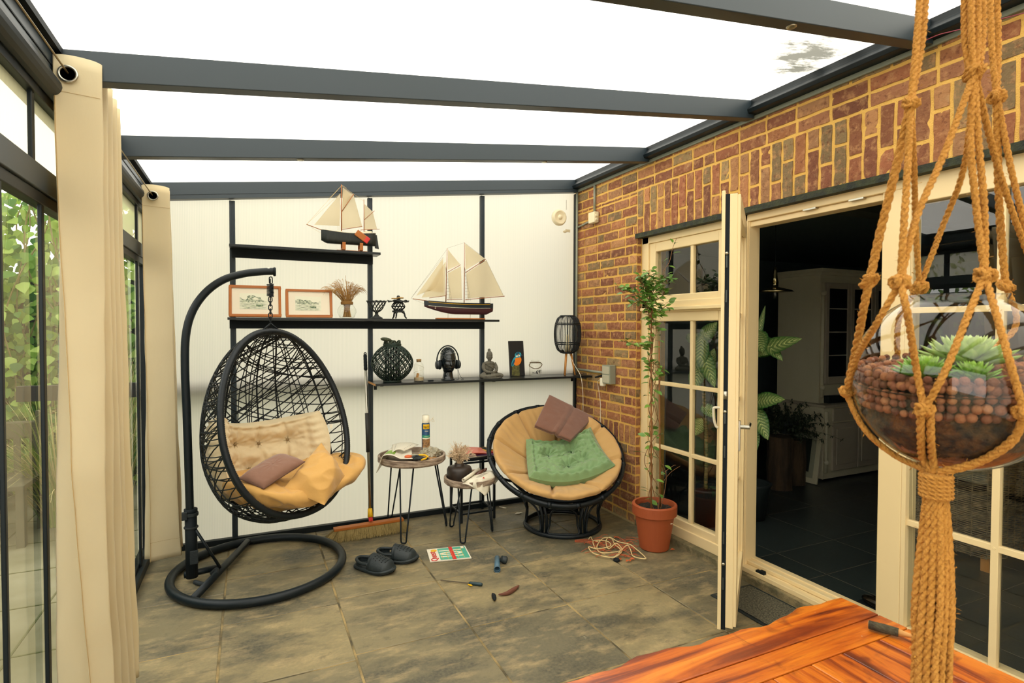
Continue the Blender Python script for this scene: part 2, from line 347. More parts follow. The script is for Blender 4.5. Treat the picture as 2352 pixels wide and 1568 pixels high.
# ceiling: milky roof sheets between the rafters
PR = panel_mat('roof_polycarbonate', 1, 'fffdf4', .016, .05, stain=[((-.30, -2.68, 0), (.32, .20)), ((-.18, -2.52, 0), (.18, .10))])
PB = panel_mat('wall_polycarbonate', 0, 'c6c0b0', .0105, .32)
PS = panel_mat('transom_polycarbonate', 1, 'c9c096', .0105, .35, clear=.25)
YB = [.03, -1.05, -2.04, -3.03, -4.02, -5.01, -6.0, -6.45]
for a, b in zip(YB, YB[1:]):
    q = MB(); q.add([(-3.52, a, roofz(-3.52)), (0.02, a, roofz(.02)), (.02, b, roofz(.02)), (-3.52, b, roofz(-3.52))], [(0, 1, 2, 3)]); struct(q.build('ceiling', PR))
# back wall sheet and the one behind the viewer
PX = [-3.45, -2.927, -1.935, -.962, 0]
for a, b in zip(PX, PX[1:]):
    q = MB(); q.add([(a, .02, .0), (b, .02, .0), (b, .02, roofz(b)), (a, .02, roofz(a))], [(0, 1, 2, 3)]); struct(q.build('wall_back', PB))
q = MB(); q.add([(-3.47, YN, .0), (0.1, YN, .0), (.1, YN, 3), (-3.47, YN, roofz(-3.47))], [(0, 1, 2, 3)]); struct(q.build('wall_front', PB))
nt_ = [0]
def trim(mb, m, bev=.003, name=None):
    if name is None: nt_[0] += 1; name = 'trim_%d' % (nt_[0]+1)
    return struct(mb.build(name, m, bev=bev))
# rafters
for k, y in enumerate(YB[:-1]):
    w = .065; y0 = y-.02 if k else -.03
    q = MB(); h = .108 if k else .115
    a = Vector((-3.50, y0, roofz(-3.50)-h/2-.002)); b = Vector((-.03, y0, roofz(-.03)-h/2-.002)); q.bar(a, b, w, h)
    if k == 0: q.bar(a+Vector((0, -.034, -.028)), b+Vector((0, -.034, -.028)), .004, .002)
    trim(q, M['beam'])
# wall plate, seal strip under it, left eaves gutter
q = MB(); q.prism([(0, 0, 2.893), (-.075, 0, 2.893), (-.085, 0, 2.915), (-.05, 0, 2.95), (-.05, 0, 2.99), (0, 0, 2.99)], (0, .02, 0), (0, YN, 0)); trim(q, M['beamd'])
q = MB(); q.bb(-.016, 0, YN, 0, 2.868, 2.893); trim(q, M['seal'])
q = MB(); q.bb(-3.55, -3.44, YN, .02, 2.43, 2.575); trim(q, M['beam'])
q = MB(); q.tube([(-3.445, .0, 2.425), (-3.445, YN, 2.425)], .038, 16); trim(q, M['beamd'], 0)
q = MB(); q.bb(-3.442, -3.415, YN, -.02, 2.555, 2.578); q.bb(-3.442, -3.437, YN, -.02, 2.47, 2.475); q.bb(-3.442, -3.437, YN, -.02, 2.50, 2.505); trim(q, M['blackm'], 0)
# left wall frame
q = MB(); q.bb(-3.52, -3.45, YN, 0, 2.36, 2.43); trim(q, M['beamd'])
q = MB(); q.bb(-3.50, -3.445, YN, -.02, 2.045, 2.13); trim(q, M['beam'])
q = MB(); q.bb(-3.50, -3.455, YN, -.02, 2.005, 2.045); trim(q, M['beamd'])
q = MB(); q.bb(-3.52, -3.44, YN, 0, 0, .055); q.bb(-3.49, -3.47, YN, 0, .055, .075); trim(q, M['beamd'])
for y, w, z0, z1 in ((-.01, .07, 0, 2.5), (-.335, .045, .05, 2.4), (-2.245, .03, 2.1, 2.4), (-2.165, .028, .05, 2.05), (-2.528, .018, .05, 2.05), (-1.27, .05, .05, 2.4), (-3.5, .05, .05, 2.4), (-4.7, .05, .05, 2.4), (-6.38, .06, 0, 2.5)):
    q = MB(); q.bb(-3.505 if w > .06 else -3.472, -3.459, y-w/2, y+w/2, z0, z1); trim(q, M['beamd'])
# glass and transom sheets of the left wall
edges = [-6.35, -4.7, -3.5, -2.528, -1.27, -.335, -.03]
for a, b in zip(edges, edges[1:]):
    q = MB(); q.add([(-3.478, a, .06), (-3.478, b, .06), (-3.478, b, 2.02), (-3.478, a, 2.02)], [(0, 1, 2, 3)]); struct(q.build('window_1', M['glass']))
    q = MB(); q.add([(-3.478, a, 2.12), (-3.478, b, 2.12), (-3.478, b, 2.4), (-3.478, a, 2.4)], [(0, 1, 2, 3)]); struct(q.build('window_2', PS))
# posts and bottom rail on the back wall
for x in PX[1:]:
    q = MB(); top = roofz(x)-.125; q.bb(x-.019, x+.019, -.012, .018, .03, top); q.bb(x-.003, x+.003, -.015, -.011, .03, top)
    q.bb(x-.016, x-.008, -.017, -.011, .03, top); q.bb(x+.008, x+.016, -.017, -.011, .03, top); trim(q, M['beamd'] if x > -.1 else M['beam'])
q = MB(); q.bb(-3.45, -.0, -.02, .02, 0, .042); trim(q, M['beamd'])
# outside shapes that shade the milky wall: the neighbour's fence capping
fence = MB()
fence.bb(-4.2, 1.0, .075, .13, 1.10, 1.20)
tag(fence.build('garden_fence', mat('fence_dark', '2f2c24', .8)), 'dark fence rail outside, a blurred grey band seen through the milky back wall', 'fence')

# ---------------------------------------------------------------- brick wall
def brick_mat():
    m = bpy.data.materials.new('handmade_brick'); m.use_nodes = True; nt = m.node_tree; N = nt.nodes; L = nt.links; b = N['Principled BSDF']; b.inputs['Roughness'].default_value = .85
    tc = N.new('ShaderNodeTexCoord'); a = N.new('ShaderNodeAttribute'); a.attribute_name = 'Col'
    def nz(sc, det, st=(1, 1, 1), r=.65):
        mp = N.new('ShaderNodeMapping'); mp.inputs['Scale'].default_value = st; L.new(tc.outputs['Object'], mp.inputs[0]); n = N.new('ShaderNodeTexNoise'); n.inputs['Scale'].default_value = sc; n.inputs['Detail'].default_value = det; n.inputs['Roughness'].default_value = r; L.new(mp.outputs[0], n.inputs[0]); return n.outputs[0]
    def ramp(s, x, y, hi): r = N.new('ShaderNodeMapRange'); r.inputs[1].default_value = x; r.inputs[2].default_value = y; r.inputs[4].default_value = hi; L.new(s, r.inputs[0]); return r.outputs[0]
    def mix(f, c1, c2): x = N.new('ShaderNodeMixRGB'); L.new(f, x.inputs[0]); L.new(c1, x.inputs[1]); x.inputs[2].default_value = c2; return x.outputs[0]
    c = mix(ramp(nz(22, 8), .5, .66, .75), a.outputs['Color'], lin('d09a66'))
    c = mix(ramp(nz(38, 8), .54, .66, .7), c, lin('6e3a26'))
    c = mix(ramp(nz(9, 8), .6, .72, .5), c, lin('cfa777'))
    L.new(c, b.inputs['Base Color'])
    bp = N.new('ShaderNodeBump'); bp.inputs['Strength'].default_value = 1.0; bp.inputs['Distance'].default_value = .012; L.new(nz(42, 9, (1, 1, 1.8), .72), bp.inputs['Height']); L.new(bp.outputs[0], b.inputs['Normal']); return m
BM_ = brick_mat(); MORT = mat('yellow_mortar', 'e8b960', .95, 0, var=(14, .5), col2='d0a04c', bump=(180, .6))
BR = MB(); rb = random.Random(11); PAL = ['a46a42', '985e3c', 'ae764c', '8a5638', '9e6a48', 'b48052', '7f4e36', '9e724c', '806a48', '92603f', '927a52', '9a5e3e']
def brick(o, ey, ez, n, w, h, seed):
    """rough-faced brick: o corner on the wall face, ey/ez edge directions, n outward"""
    o = Vector(o); g = .0090; nu, nv = max(2, int(w/.035)), max(2, int(h/.035)); BR.col = None
    c = lin(rb.choice(PAL)); k = rb.uniform(.92, 1.35); c = (c[0]*k, c[1]*k, c[2]*k, 1)
    out = rb.uniform(-.0015, .0025)+.001
    def P(i, j):
        u = g+(w-2*g)*i/nu; v = g+(h-2*g)*j/nv; p = o+ey*u+ez*v; e = (i in (0, nu)) or (j in (0, nv))
        jt_ = .0045 if e else 0; a = nz3(p, 34, 1)*jt_; bq = nz3(p, 34, 2)*jt_
        return p+ey*a+ez*bq+n*(out+nz3(p, 30, 4)*.005+nz3(p, 70, 5)*.003-(.003 if e else 0))
    vs = [P(i, j) for j in range(nv+1) for i in range(nu+1)]; fs = [(j*(nu+1)+i, j*(nu+1)+i+1, (j+1)*(nu+1)+i+1, (j+1)*(nu+1)+i) for j in range(nv) for i in range(nu)]
    ring = [i for i in range(nu+1)]+[(j+1)*(nu+1)-1 for j in range(1, nv+1)]+[nv*(nu+1)+i for i in range(nu-1, -1, -1)]+[j*(nu+1) for j in range(nv-1, 0, -1)]
    k0 = len(vs)
    for r in ring: vs.append(vs[r]-n*.014)
    for q_ in range(len(ring)): a, b2 = ring[q_], ring[(q_+1) % len(ring)]; fs.append((a, b2, k0+(q_+1) % len(ring), k0+q_))
    BR.col = c; BR.add(vs, fs, 0)
EY, EZ, NX = Vector((0, -1, 0)), Vector((0, 0, 1)), Vector((-1, 0, 0)); CH = .0795; ZL = 2.342; YR = -.925; YEND = -6.4
def course(z, y0, y1, seed, h=CH):
    r = random.Random(seed); y = y0 - 0; first = r.choice([.1, .2, .15]); w = first
    while y > y1+.02:
        ww = min(w, y-y1)
        if y-ww-y1 < .05: ww = y-y1
        brick((0, y, z), EY, EZ, NX, ww, h, 0); y -= ww; w = r.choice([.206, .206, .206, .206, .104])
def soldiers(z0, z1, y0, y1, seed, cw=.079):
    r = random.Random(seed); n = int(round((y0-y1)/cw)); cw = (y0-y1)/n; H_ = z1-z0
    for k in range(n):
        f = .64 if k % 2 else .36; f += r.uniform(-.04, .04)
        brick((0, y0-k*cw, z0), EY, EZ, NX, cw, H_*f, 0); brick((0, y0-k*cw, z0+H_*f), EY, EZ, NX, cw, H_*(1-f), 0)
z = 0; i = 0
while z < .60: course(z, -.0, YR, i, .0795); z += .0795; i += 1
zb = z; r_ = 0
n_ = 12
for k in range(n_): brick((0, -k*(.925/n_), zb), EY, EZ, NX, .925/n_, .80-zb, 0)
z = .80
while z < ZL-.03: course(z, 0, YR, i, (ZL-.80)/20); z += (ZL-.80)/20; i += 1
soldiers(ZL, 2.692, YR+.0, YEND, 5)
z = ZL; hh = (2.692-ZL)/4.4
while z < 2.692-.02:
    course(z, 0, YR+.0, i+40, .0795 if z < 2.61 else 2.692-z); z += .0795; i += 1
for z in (2.692, 2.771, 2.850): course(z, 0, YEND, i+90, .0795 if z < 2.85 else .045); i += 1
# reveal (the return of the pier beside the window)
z = 0; EX = Vector((1, 0, 0)); k = 0
while z < ZL-.02:
    h = .0795 if z < .79 else (ZL-.80)/20
    brick((0, YR, z), EX, EZ, Vector((0, -1, 0)), .055, min(h, ZL-z), 0); z += h
wall = struct(BR.build('wall_right', BM_, smooth=False))
q = MB(); q.bb(.0055, .30, YR+.0055, .1, -.02, ZL+.004); q.bb(.0055, .30, YEND, .1, ZL+.004, 3.05); q.bb(.0045, .30, YEND-.5, -6.2, 0, ZL)

wm = q.build('wall_right', MORT); struct(wm); par(wm, wall); wm.name = 'mortar'
q = MB(); q.bb(-.004, .30, YEND, YR+.02, ZL-.03, ZL+.006); trim(q, mat('mossy_lintel', '1d221c', .8, var=(18, .8), col2='3a3f22', bump=(90, .6)), 0)
q = MB(); q.bb(-.004, .055, YEND, YR, -.02, .045); trim(q, mat('mossy_sill', '9c8a64', .9, 0, var=(12, .9), col2='5f5a40', bump=(90, .8)), .006)
q = MB(); q.bb(-.012, .0, -.925, 0, 0, .012); trim(q, mat('pale_joint', 'a89468', .9), 0)

# ---------------------------------------------------------------- cream window and door frames, x = .055 is their face
FX = .055; C_ = M['cream']
q = MB()
q.bb(FX, .14, YR-.075, YR, .04, 2.318); q.bb(FX, .14, -1.80, YR, 2.262, 2.318)                      # outer frame of the fixed light
q.bb(FX+.004, .14, -1.99, -1.80, .04, 2.318); q.bb(FX, .14, -1.80, YR, 1.715, 1.80); q.bb(FX, .14, -1.80, YR, .04, .115)
struct(q.build('window_3', C_, bev=.004)); win = COL.objects['window_3']
def ring(mb, x0, x1, y0, y1, z0, z1, w, wb=None):
    wb = wb or w
    mb.bb(x0, x1, y0, y0-w, z0, z1); mb.bb(x0, x1, y1+w, y1, z0, z1); mb.bb(x0, x1, y0-w, y1+w, z1-w, z1); mb.bb(x0, x1, y0-w, y1+w, z0, z0+wb)
q = MB(); ring(q, FX+.012, .13, -1.0, -1.80, 1.775, 2.262, .072); q.build('top_hung_sash', C_, win, bev=.006)
q = MB(); ring(q, FX+.012, .13, -1.0, -1.80, .10, 1.715, .07); q.build('lower_sash', C_, win, bev=.006)
q = MB(); q.bb(FX+.02, FX+.05, -1.478, -1.448, 1.84, 2.20); q.bb(FX+.02, FX+.05, -1.482, -1.452, .165, 1.65)
q.bb(FX+.0215, FX+.0485, -1.75, -1.06, 1.15, 1.18); q.bb(FX+.0215, FX+.0485, -1.75, -1.06, .652, .682); q.build('glazing_bars', C_, win, bev=.004)
q = MB(); q.bb(.028, FX+.02, -1.84, YR-.01, 1.728, 1.752); q.build('drip_bar', C_, win, bev=.004)
for (z0, z1) in ((1.84, 2.20), (.165, 1.65)):
    q = MB(); q.add([(FX+.04, -1.06, z0), (FX+.04, -1.74, z0), (FX+.04, -1.74, z1), (FX+.04, -1.06, z1)], [(0, 1, 2, 3)]); q.build('pane', M['glass'], win)
# handle of the fixed light
def handle(mb, p, out, down):
    p = Vector(p); o = Vector(out); d = Vector(down)
    mb.tube(cat_rom([p, p+o*.045, p+o*.052+d*.02, p+o*.048+d*.08, p+o*.035+d*.125, p+o*.022+d*.135], 6), .009, 8)
q = MB(); q.bb(FX+.0, FX+.012, -1.79, -1.765, 1.02, 1.09); handle(q, (FX+.004, -1.778, 1.055), (-.6, .8, 0), (0, 0, -1)); q.build('handle', M['white'], win, smooth=True)
# door frame
q = MB(); q.bb(FX-.005, .16, -1.985, -1.955, .04, 2.318); q.bb(FX-.005, .16, -2.945, -1.95, 2.270, 2.318); q.bb(FX+.015, .16, -2.85, -1.95, 2.236, 2.27)
q.bb(FX, .16, -2.935, -2.822, .04, 2.318)
q.bb(.02, .16, -2.85, -1.95, .045, .075); q.bb(FX+.02, .16, -2.85, -1.95, .075, .10); q.bb(.115, .16, -2.85, -1.95, .098, .108)
df = struct(q.build('door_1', C_, bev=.004))
q = MB(); q.bb(.028, .050, -2.16, -2.10, .075, .087); q.bb(.028, .060, -2.15, -2.12, .082, .09); q.build('striker', M['blackm'], df)
q = MB(); q.bb(FX-.01, FX+.02, -2.46, -2.38, 2.262, 2.27); q.bb(FX-.01, FX+.02, -2.73, -2.65, 2.262, 2.27); q.build('striker', M['steel'], df)
# right glazing
q = MB(); ring(q, FX, .14, -2.935, -3.75, .085, 2.318, .022, .05); q.bb(FX-.005, .14, -3.80, -2.94, 2.19, 2.318); q.bb(FX, .14, -4.70, -3.72, .085, .14); q.bb(FX, .14, -4.7, -3.72, 2.19, 2.318); q.bb(FX, .14, -6.4, -4.6, 0, 2.318)
w4 = struct(q.build('window_4', C_, bev=.004))
q = MB(); q.bb(FX+.01, FX+.04, -3.327, -3.298, .13, 2.2)
for zz in (.65, 1.165, 1.68): q.bb(FX+.0115, FX+.0385, -3.75, -2.95, zz-.014, zz+.014)
q.tube([(FX+.009, -3.312, .65), (FX+.0125, -3.312, .65)], .007, 10); q.build('glazing_bars', C_, w4, bev=.004)
q = MB(); q.add([(FX+.03, -2.95, .13), (FX+.03, -3.73, .13), (FX+.03, -3.73, 2.2), (FX+.03, -2.95, 2.2)], [(0, 1, 2, 3)]); q.build('pane', M['glass'], w4)
q = MB(); q.add([(FX+.03, -3.74, .13), (FX+.03, -4.6, .13), (FX+.03, -4.6, 2.2), (FX+.03, -3.74, 2.2)], [(0, 1, 2, 3)]); q.build('pane', M['glass'], w4)
# ---------------------------------------------------------------- the open door leaf, seen on its edge
leaf_h = Vector((.004, -1.970, 0)); U_ = Vector((-.683, -.581, 0)).normalized(); V_ = Vector((-U_.y, U_.x, 0))   # V_ across the leaf, towards the right of the picture
V_ = V_ if V_.dot(Vector((1, -1, 0))) > 0 else -V_
LW = .897
def lb(mb, u0, u1, v0, v1, z0, z1, mi=None):
    c = leaf_h+U_*((u0+u1)/2)+V_*((v0+v1)/2)+Vector((0, 0, (z0+z1)/2)); mb.box(c, (abs(u1-u0), abs(v1-v0), z1-z0), basis(U_, V_, (0, 0, 1)), mi)
q = MB(); lb(q, LW-.09, LW, -.010, .026, .10, 2.25); lb(q, .0, .09, -.010, .026, .10, 2.25); lb(q, .09, LW-.09, -.010, .026, .10, .19); lb(q, .09, LW-.09, -.010, .026, 2.16, 2.25)
lb(q, LW-.1, LW-.004, .02, .040, .11, 2.245); lb(q, .0, .09, .02, .040, .11, 2.245); lb(q, .09, LW-.1, .02, .040, .11, .20); lb(q, .09, LW-.1, .02, .040, 2.15, 2.245)
leaf = struct(q.build('door_2', C_, bev=.003))
q = MB(); lb(q, LW-.10, LW+.004, -.047, -.030, .085, 2.268); lb(q, .0, .10, -.047, -.03, .085, 2.268); lb(q, .1, LW-.1, -.047, -.03, .085, .20); lb(q, .1, LW-.1, -.047, -.03, 2.16, 2.268); q.build('outer_sash', C_, leaf, bev=.003)
q = MB(); lb(q, LW-.06, LW-.001, -.031, -.0095, .088, 2.25); lb(q, .0, LW, -.031, -.0095, .088, .095); q.build('gasket', M['blackm'], leaf)
q = MB()
for zz in (.32, .98, 1.15, 1.92, 1.75, .55): lb(q, LW-.001, LW+.004, -.025, -.018, zz-.03, zz+.03)
q.build('lock_strip', mat('lock_metal', '4a4f4c', .4, .6), leaf)
q = MB()
for zz in (.42, 1.18, 1.96): q.ball(leaf_h+U_*(LW+.004)+V_*(-.0215)+Vector((0, 0, zz)), .008, 10, 6)
lb(q, LW-.001, LW+.003, -.03, -.012, 1.24, 1.28); q.build('locking_pin', M['steel'], leaf, smooth=True)
q = MB(); q.add([tuple(leaf_h+U_*a+V_*.0+Vector((0, 0, b))) for a, b in ((.08, .18), (LW-.08, .18), (LW-.08, 2.17), (.08, 2.17))], [(0, 1, 2, 3)]); q.build('pane', M['glass'], leaf)
q = MB()
for zz in (.66, 1.16, 1.67): lb(q, .08, LW-.09, -.0145, .0145, zz-.014, zz+.014)
lb(q, LW/2-.014, LW/2+.014, -.016, .016, .18, 2.17); q.build('glazing_bars', C_, leaf)
q = MB(); lb(q, LW-.075, LW-.045, .038, .048, .98, 1.13); p = leaf_h+U_*(LW-.06)+Vector((0, 0, 1.10)); q.tube([p+V_*.045, p+V_*.09], .011, 12); q.tube([p+V_*.085, p+V_*.088-U_*.11], .009, 10); q.build('lever_handle', M['steel'], leaf, bev=.002)

# ---------------------------------------------------------------- the dark room behind
ID = mat('dark_room_wall', '5c6c6c', .8); IF = mat('dark_floor_tiles', '323b3a', .33, 0, var=(3, .5), col2='242d2d', bump=(40, .06))
q = MB(); q.bb(.16, 6.5, -8, 1.2, -.06, .0); struct(q.build('floor', IF))
q = MB()
for x in (.556+.6*0, 1.16, 1.76, 2.36, 2.96, 3.56): q.bb(x-.0025, x+.0025, -8, 1.2, 0, .0006)
for y in (-1.21, -1.82, -2.20, -2.8, -3.4, -4.0, -.6): q.bb(.3, 6.5, y-.0025, y+.0025, 0, .0006)
struct(q.build('trim_40', mat('tile_joint', '5a574a', .9)))
q = MB(); q.bb(.16, 6.5, -8, 1.2, 2.55, 2.6); struct(q.build('ceiling', ID))
q = MB(); q.bb(6.4, 6.5, -8, 1.2, 0, 2.6); struct(q.build('wall_right', ID))
q = MB(); q.bb(.2, 6.5, 1.1, 1.2, 0, 2.6); struct(q.build('wall_back', ID))
q = MB(); q.bb(.2, 6.5, -8.0, -7.9, 0, 2.6); struct(q.build('wall_front', ID))
q = MB(); q.bb(.3, .31, YR, 1.1, 0, 2.6); q.bb(.3, .31, -8, 1.1, 2.33, 2.6); q.bb(.3, .31, -8, -6.3, 0, 2.4); struct(q.build('wall_left', ID))
q = MB(); q.bb(.3, 6.4, -2.1, -1.95, 2.40, 2.55); struct(q.build('trim_41', mat('ceiling_joist', '3b4038', .8)))
# ================================================================ shelves on the milky wall and what stands on them
XAX, YAX, ZAX = Vector((1, 0, 0)), Vector((0, 1, 0)), Vector((0, 0, 1)); FACE = basis(XAX, ZAX, -YAX)     # lettering that faces the viewer
def shelf(name, x0, x1, dep, z, lab, rail, br, edge=False):
    t = thing(name, lab, 'shelf', ((x0+x1)/2, -dep/2, z), 'black shelves on the milky back wall')
    q = MB(); q.bb(x0, x1, -dep, -.018, z-.018, z); q.build('board', M['shelf'], t, bev=.001)
    if edge: q = MB(); q.bb(x0-.0015, x0, -dep+.001, -.019, z-.0165, z-.0015); o = q.build('end_edge', M['edge'], t); o['label'] = 'raw wood-coloured end edge'
    if rail: q = MB(); q.bb(rail[0], rail[1], -.040, -.0185, z-.018-.062, z-.0185); q.build('rail', M['blackm'], t); 
    for x in br:
        q = MB(); q.bb(x-.012, x+.012, -dep+.03, -.02, z-.024, z-.0185); q.bb(x-.012, x+.012, -.023, -.0185, z-.075, z-.0185); q.build('bracket', M['black'], t)
    return t
shelf('wall_shelf', -2.945, -1.885, .17, 2.178, 'short upper black shelf carrying the black-hulled sailing barge', (-2.93, -1.92), [])
shelf('wall_shelf', -2.96, -.86, .15, 1.662, 'long middle black shelf with the two framed pictures and the schooner', (-2.95, -.955), [])
shelf('wall_shelf', -1.955, -.006, .30, 1.163, 'lower black shelf ending at the brick wall, with wicker lantern and lamp', None, [-1.90, -.962, -.05], True)
_m = M['sail']; _nt = _m.node_tree; _b = _nt.nodes['Principled BSDF']; _tr = _nt.nodes.new('ShaderNodeBsdfTranslucent'); _tr.inputs[0].default_value = lin('f0e4c8'); _mx = _nt.nodes.new('ShaderNodeMixShader'); _mx.inputs[0].default_value = .6
_nt.links.new(_b.outputs[0], _mx.inputs[1]); _nt.links.new(_tr.outputs[0], _mx.inputs[2]); _nt.links.new(_mx.outputs[0], _nt.nodes['Material Output'].inputs[0])
# ---- model barge (upper shelf)
def sailm(pts, n=8, b=.006):
    """triangular/quad sail with a little belly; pts 3 or 4 corners"""
    P = [Vector(p) for p in pts]
    if len(P) == 3: P = [P[0], P[1], P[2], P[2]]
    nn = (P[1]-P[0]).cross(P[2]-P[0]).normalized()
    mb = MB(); mb.grid(lambda u, v: P[0]*(1-u)*(1-v)+P[1]*u*(1-v)+P[2]*u*v+P[3]*(1-u)*v+nn*b*math.sin(PI*min(1, u))*math.sin(PI*v), n, n); return mb
def hullm(mb, L, prof, z0, n=28, k=9, y0=0, x0=0):
    """prof(t) -> (half beam, deck z, keel z)"""
    def fn(a, b):
        hb, dz, kz = prof(a); ang = (b-.5)*PI; s = math.sin(ang); c = math.cos(ang)
        return Vector((x0+a*L, y0+hb*math.copysign(abs(s)**.55, s), z0+dz-(dz-kz)*c**.7))
    mb.grid(fn, n, k*2); mb.grid(lambda a, b: Vector((x0+a*L, y0+prof(a)[0]*(b*2-1), z0+prof(a)[1]-.002)), n, 4); return mb
bz = 2.179; bx = lambda px, py: at(px, py, 'y', -.09)
t = thing('model_boat', 'black-hulled model sailing barge with three cream sails on the top shelf', 'model ship', (-2.03, -.09, bz), 'model sailing ships')
q = MB(); pf = lambda a: (.036*min(1, (a/.12+.05))**.5*(1-.25*a**4), .075+.012*(a-.45)**2*3, -.018 if .06 < a < .97 else -.0); 
hx0 = bx(738, 545).x; hx1 = bx(862, 560).x; hz = bz+.055
hullm(q, hx1-hx0, lambda a: (.038*min(1, a/.10+.15)**.6*min(1, (1-a)/.08+.35)**.6, .085+.03*(a-.5)**2*2, .0+.02*(1-min(1, a/.1))), hz, x0=hx0, y0=-.09); q.build('hull', M['hull'], t, smooth=True)
q = MB()
for s in (-1, 1): q.tube([Vector((hx0+(hx1-hx0)*a, -.09+s*(.039*min(1, a/.10+.15)**.6*min(1, (1-a)/.08+.35)**.6), hz+.087+.06*(a-.5)**2)) for a in [i/14 for i in range(15)]], .0028, 6)
q.build('rail', mat('barge_rail', 'd9d2bc', .5), t)
q = MB(); q.bb(hx0+.11, hx0+.15, -.11, -.07, hz+.08, hz+.10); q.build('deckhouse', M['offw'], t, bev=.002); q = MB(); q.bb(hx0+.27, hx0+.33, -.11, -.07, hz+.08, hz+.105); q.build('deckhouse', M['offw'], t, bev=.002); q = MB(); q.bb(hx1-.08, hx1-.03, -.11, -.07, hz+.085, hz+.115); q.build('deckhouse', M['offw'], t, bev=.002)
mx = bx(784, 424); q = MB(); q.tube([(mx.x, -.09, hz+.08), (mx.x, -.09, mx.z)], [.0045, .003], 8); m2 = bx(836, 458); q.tube([(m2.x, -.09, hz+.09), (m2.x, -.09, m2.z)], [.0035, .002], 8)
g1 = bx(812, 446); q.tube([(mx.x, -.09, bx(785, 487).z), (g1.x, -.09, g1.z)], .003, 6); q.tube([(mx.x, -.09, bx(785, 527).z), (bx(832, 520).x, -.09, bx(832, 520).z)], .0025, 6)
q.tube([(m2.x, -.09, bx(836, 505).z), (bx(860, 484).x, -.09, bx(860, 484).z)], .002, 6); q.tube([bx(828, 528), bx(872, 526)], .002, 6); bs = bx(704, 515); q.tube([(hx0+.03, -.09, hz+.09), bs], .0028, 6); q.build('mast', M['mast'], t, smooth=True)
for pts in (((782, 444), (722, 516), (780, 519)), ((787, 430), (812, 447), (832, 520), (785, 525)), ((837, 468), (856, 486), (866, 526), (836, 527)), ((787, 432), (787, 480), (808, 448))):
    sailm([bx(*p) for p in pts]).build('sail', M['sail'], t, smooth=True)
q = MB()
for a, b in (((704, 515), (784, 427)), ((704, 515), (738, 536)), ((784, 427), (752, 460)), ((784, 424), (796, 432)), ((784, 426), (836, 462)), ((704, 515), (782, 444))): q.tube([bx(*a), bx(*b)], .0008, 4)
for k in range(5): q.tube([(mx.x-.03+k*.012, -.055, hz+.09), (mx.x, -.09, mx.z-.12)], .0006, 3); 
q.build('rigging', M['twine'], t)
lbp = bx(826, 543); R_ = Matrix.Rotation(math.radians(35), 3, 'Y')
q = MB(); q.box(lbp+Vector((0, -.05, 0)), (.085, .008, .05), R_); q.build('leeboard', M['pine'], t, bev=.006)
q = MB(); q.box(lbp+Vector((.045, -.050, -.030)), (.038, .0084, .05), R_); q.build('leeboard_tip', M['red'], t, bev=.006)
rp = bx(866, 556); q = MB(); q.prism([(hx1-.002, -.09, hz+.09), (hx1+.012, -.09, hz+.09), (hx1+.028, -.09, hz-.02), (hx1-.004, -.09, hz-.015)], (0, -.004, 0), (0, .004, 0)); q.build('rudder', M['hull'], t)
q = MB(); sx0 = bx(773, 580).x; sx1 = bx(843, 580).x; q.bb(sx0, sx1, -.11, -.07, bz, bz+.010)
for x in (sx0+.05, sx1-.05): q.bb(x-.012, x+.012, -.128, -.052, bz+.010, bz+.026); q.bb(x-.012, x+.012, -.137, -.122, bz+.010, bz+.068); q.bb(x-.012, x+.012, -.058, -.043, bz+.010, bz+.068)
q.build('stand', M['pine'], t, bev=.001)
# ---- schooner (middle shelf)
sz = 1.663; sp = lambda px, py, y=-.075: at(px, py, 'y', y)
t = thing('model_boat', 'model schooner with tall cream sails and yellow-striped dark hull on the middle shelf', 'model ship', (sp(1063, 735).x, -.075, sz), 'model sailing ships')
a0 = sp(975, 690); a1 = sp(1131, 697); kz = sp(1060, 722).z
def schn(a): return (.040*math.sin(PI*min(.97, .06+a*.80))**.8 if a < .9 else .040*math.sin(PI*.78)**.8*(1-(a-.9)*4), a0.z+(.0)*(a)-.010*math.sin(PI*a)+(a1.z-a0.z)*a, kz+.06*(1-min(1, a/.45))**1.6+.028*max(0, (a-.9)*10))
q = MB(); L_ = a1.x-a0.x
def hf(a, b):
    hb, dz, kz_ = schn(a); ang = (b-.5)*PI; s = math.sin(ang); c = math.cos(ang); return Vector((a0.x+a*L_, -.075+hb*math.copysign(abs(s)**.6, s), dz-(dz-kz_)*c**.8))
q.grid(hf, 30, 24); q.grid(lambda a, b: Vector((a0.x+a*L_, -.075+schn(a)[0]*(b*2-1), schn(a)[1]-.003)), 30, 4)
for k, f in enumerate(q.f):
    zc = sum(q.v[i][2] for i in f)/4; xc = sum(q.v[i][0] for i in f)/4; dz = schn((xc-a0.x)/L_)[1]; q.mi[k] = 1 if zc < dz-.042 else 0
q.build('hull', [mat('navy_hull', '16242c', .3), M['hullr']], t, smooth=True)
def stripe(dz_, r, m, nm):
    q = MB()
    for s in (-1, 1): q.tube([Vector((a0.x+a*L_, -.075+s*(schn(a)[0]*math.cos(dz_*9)**.5+.0012), schn(a)[1]-dz_)) for a in [i/20 for i in range(1, 20)]], r, 6)
    q.build(nm, m, t)
stripe(.009, .0018, M['yellow'], 'stripe'); stripe(.040, .0014, M['white'], 'waterline'); stripe(-.001, .0022, M['blackg'], 'rail')
fm = sp(1027, 570); mm = sp(1067, 557); q = MB()
q.tube([(sp(1024, 690).x, -.075, a0.z-.01), fm], [.0042, .002], 8); q.tube([(sp(1066, 690).x, -.075, a0.z-.01), mm], [.0045, .002], 8)
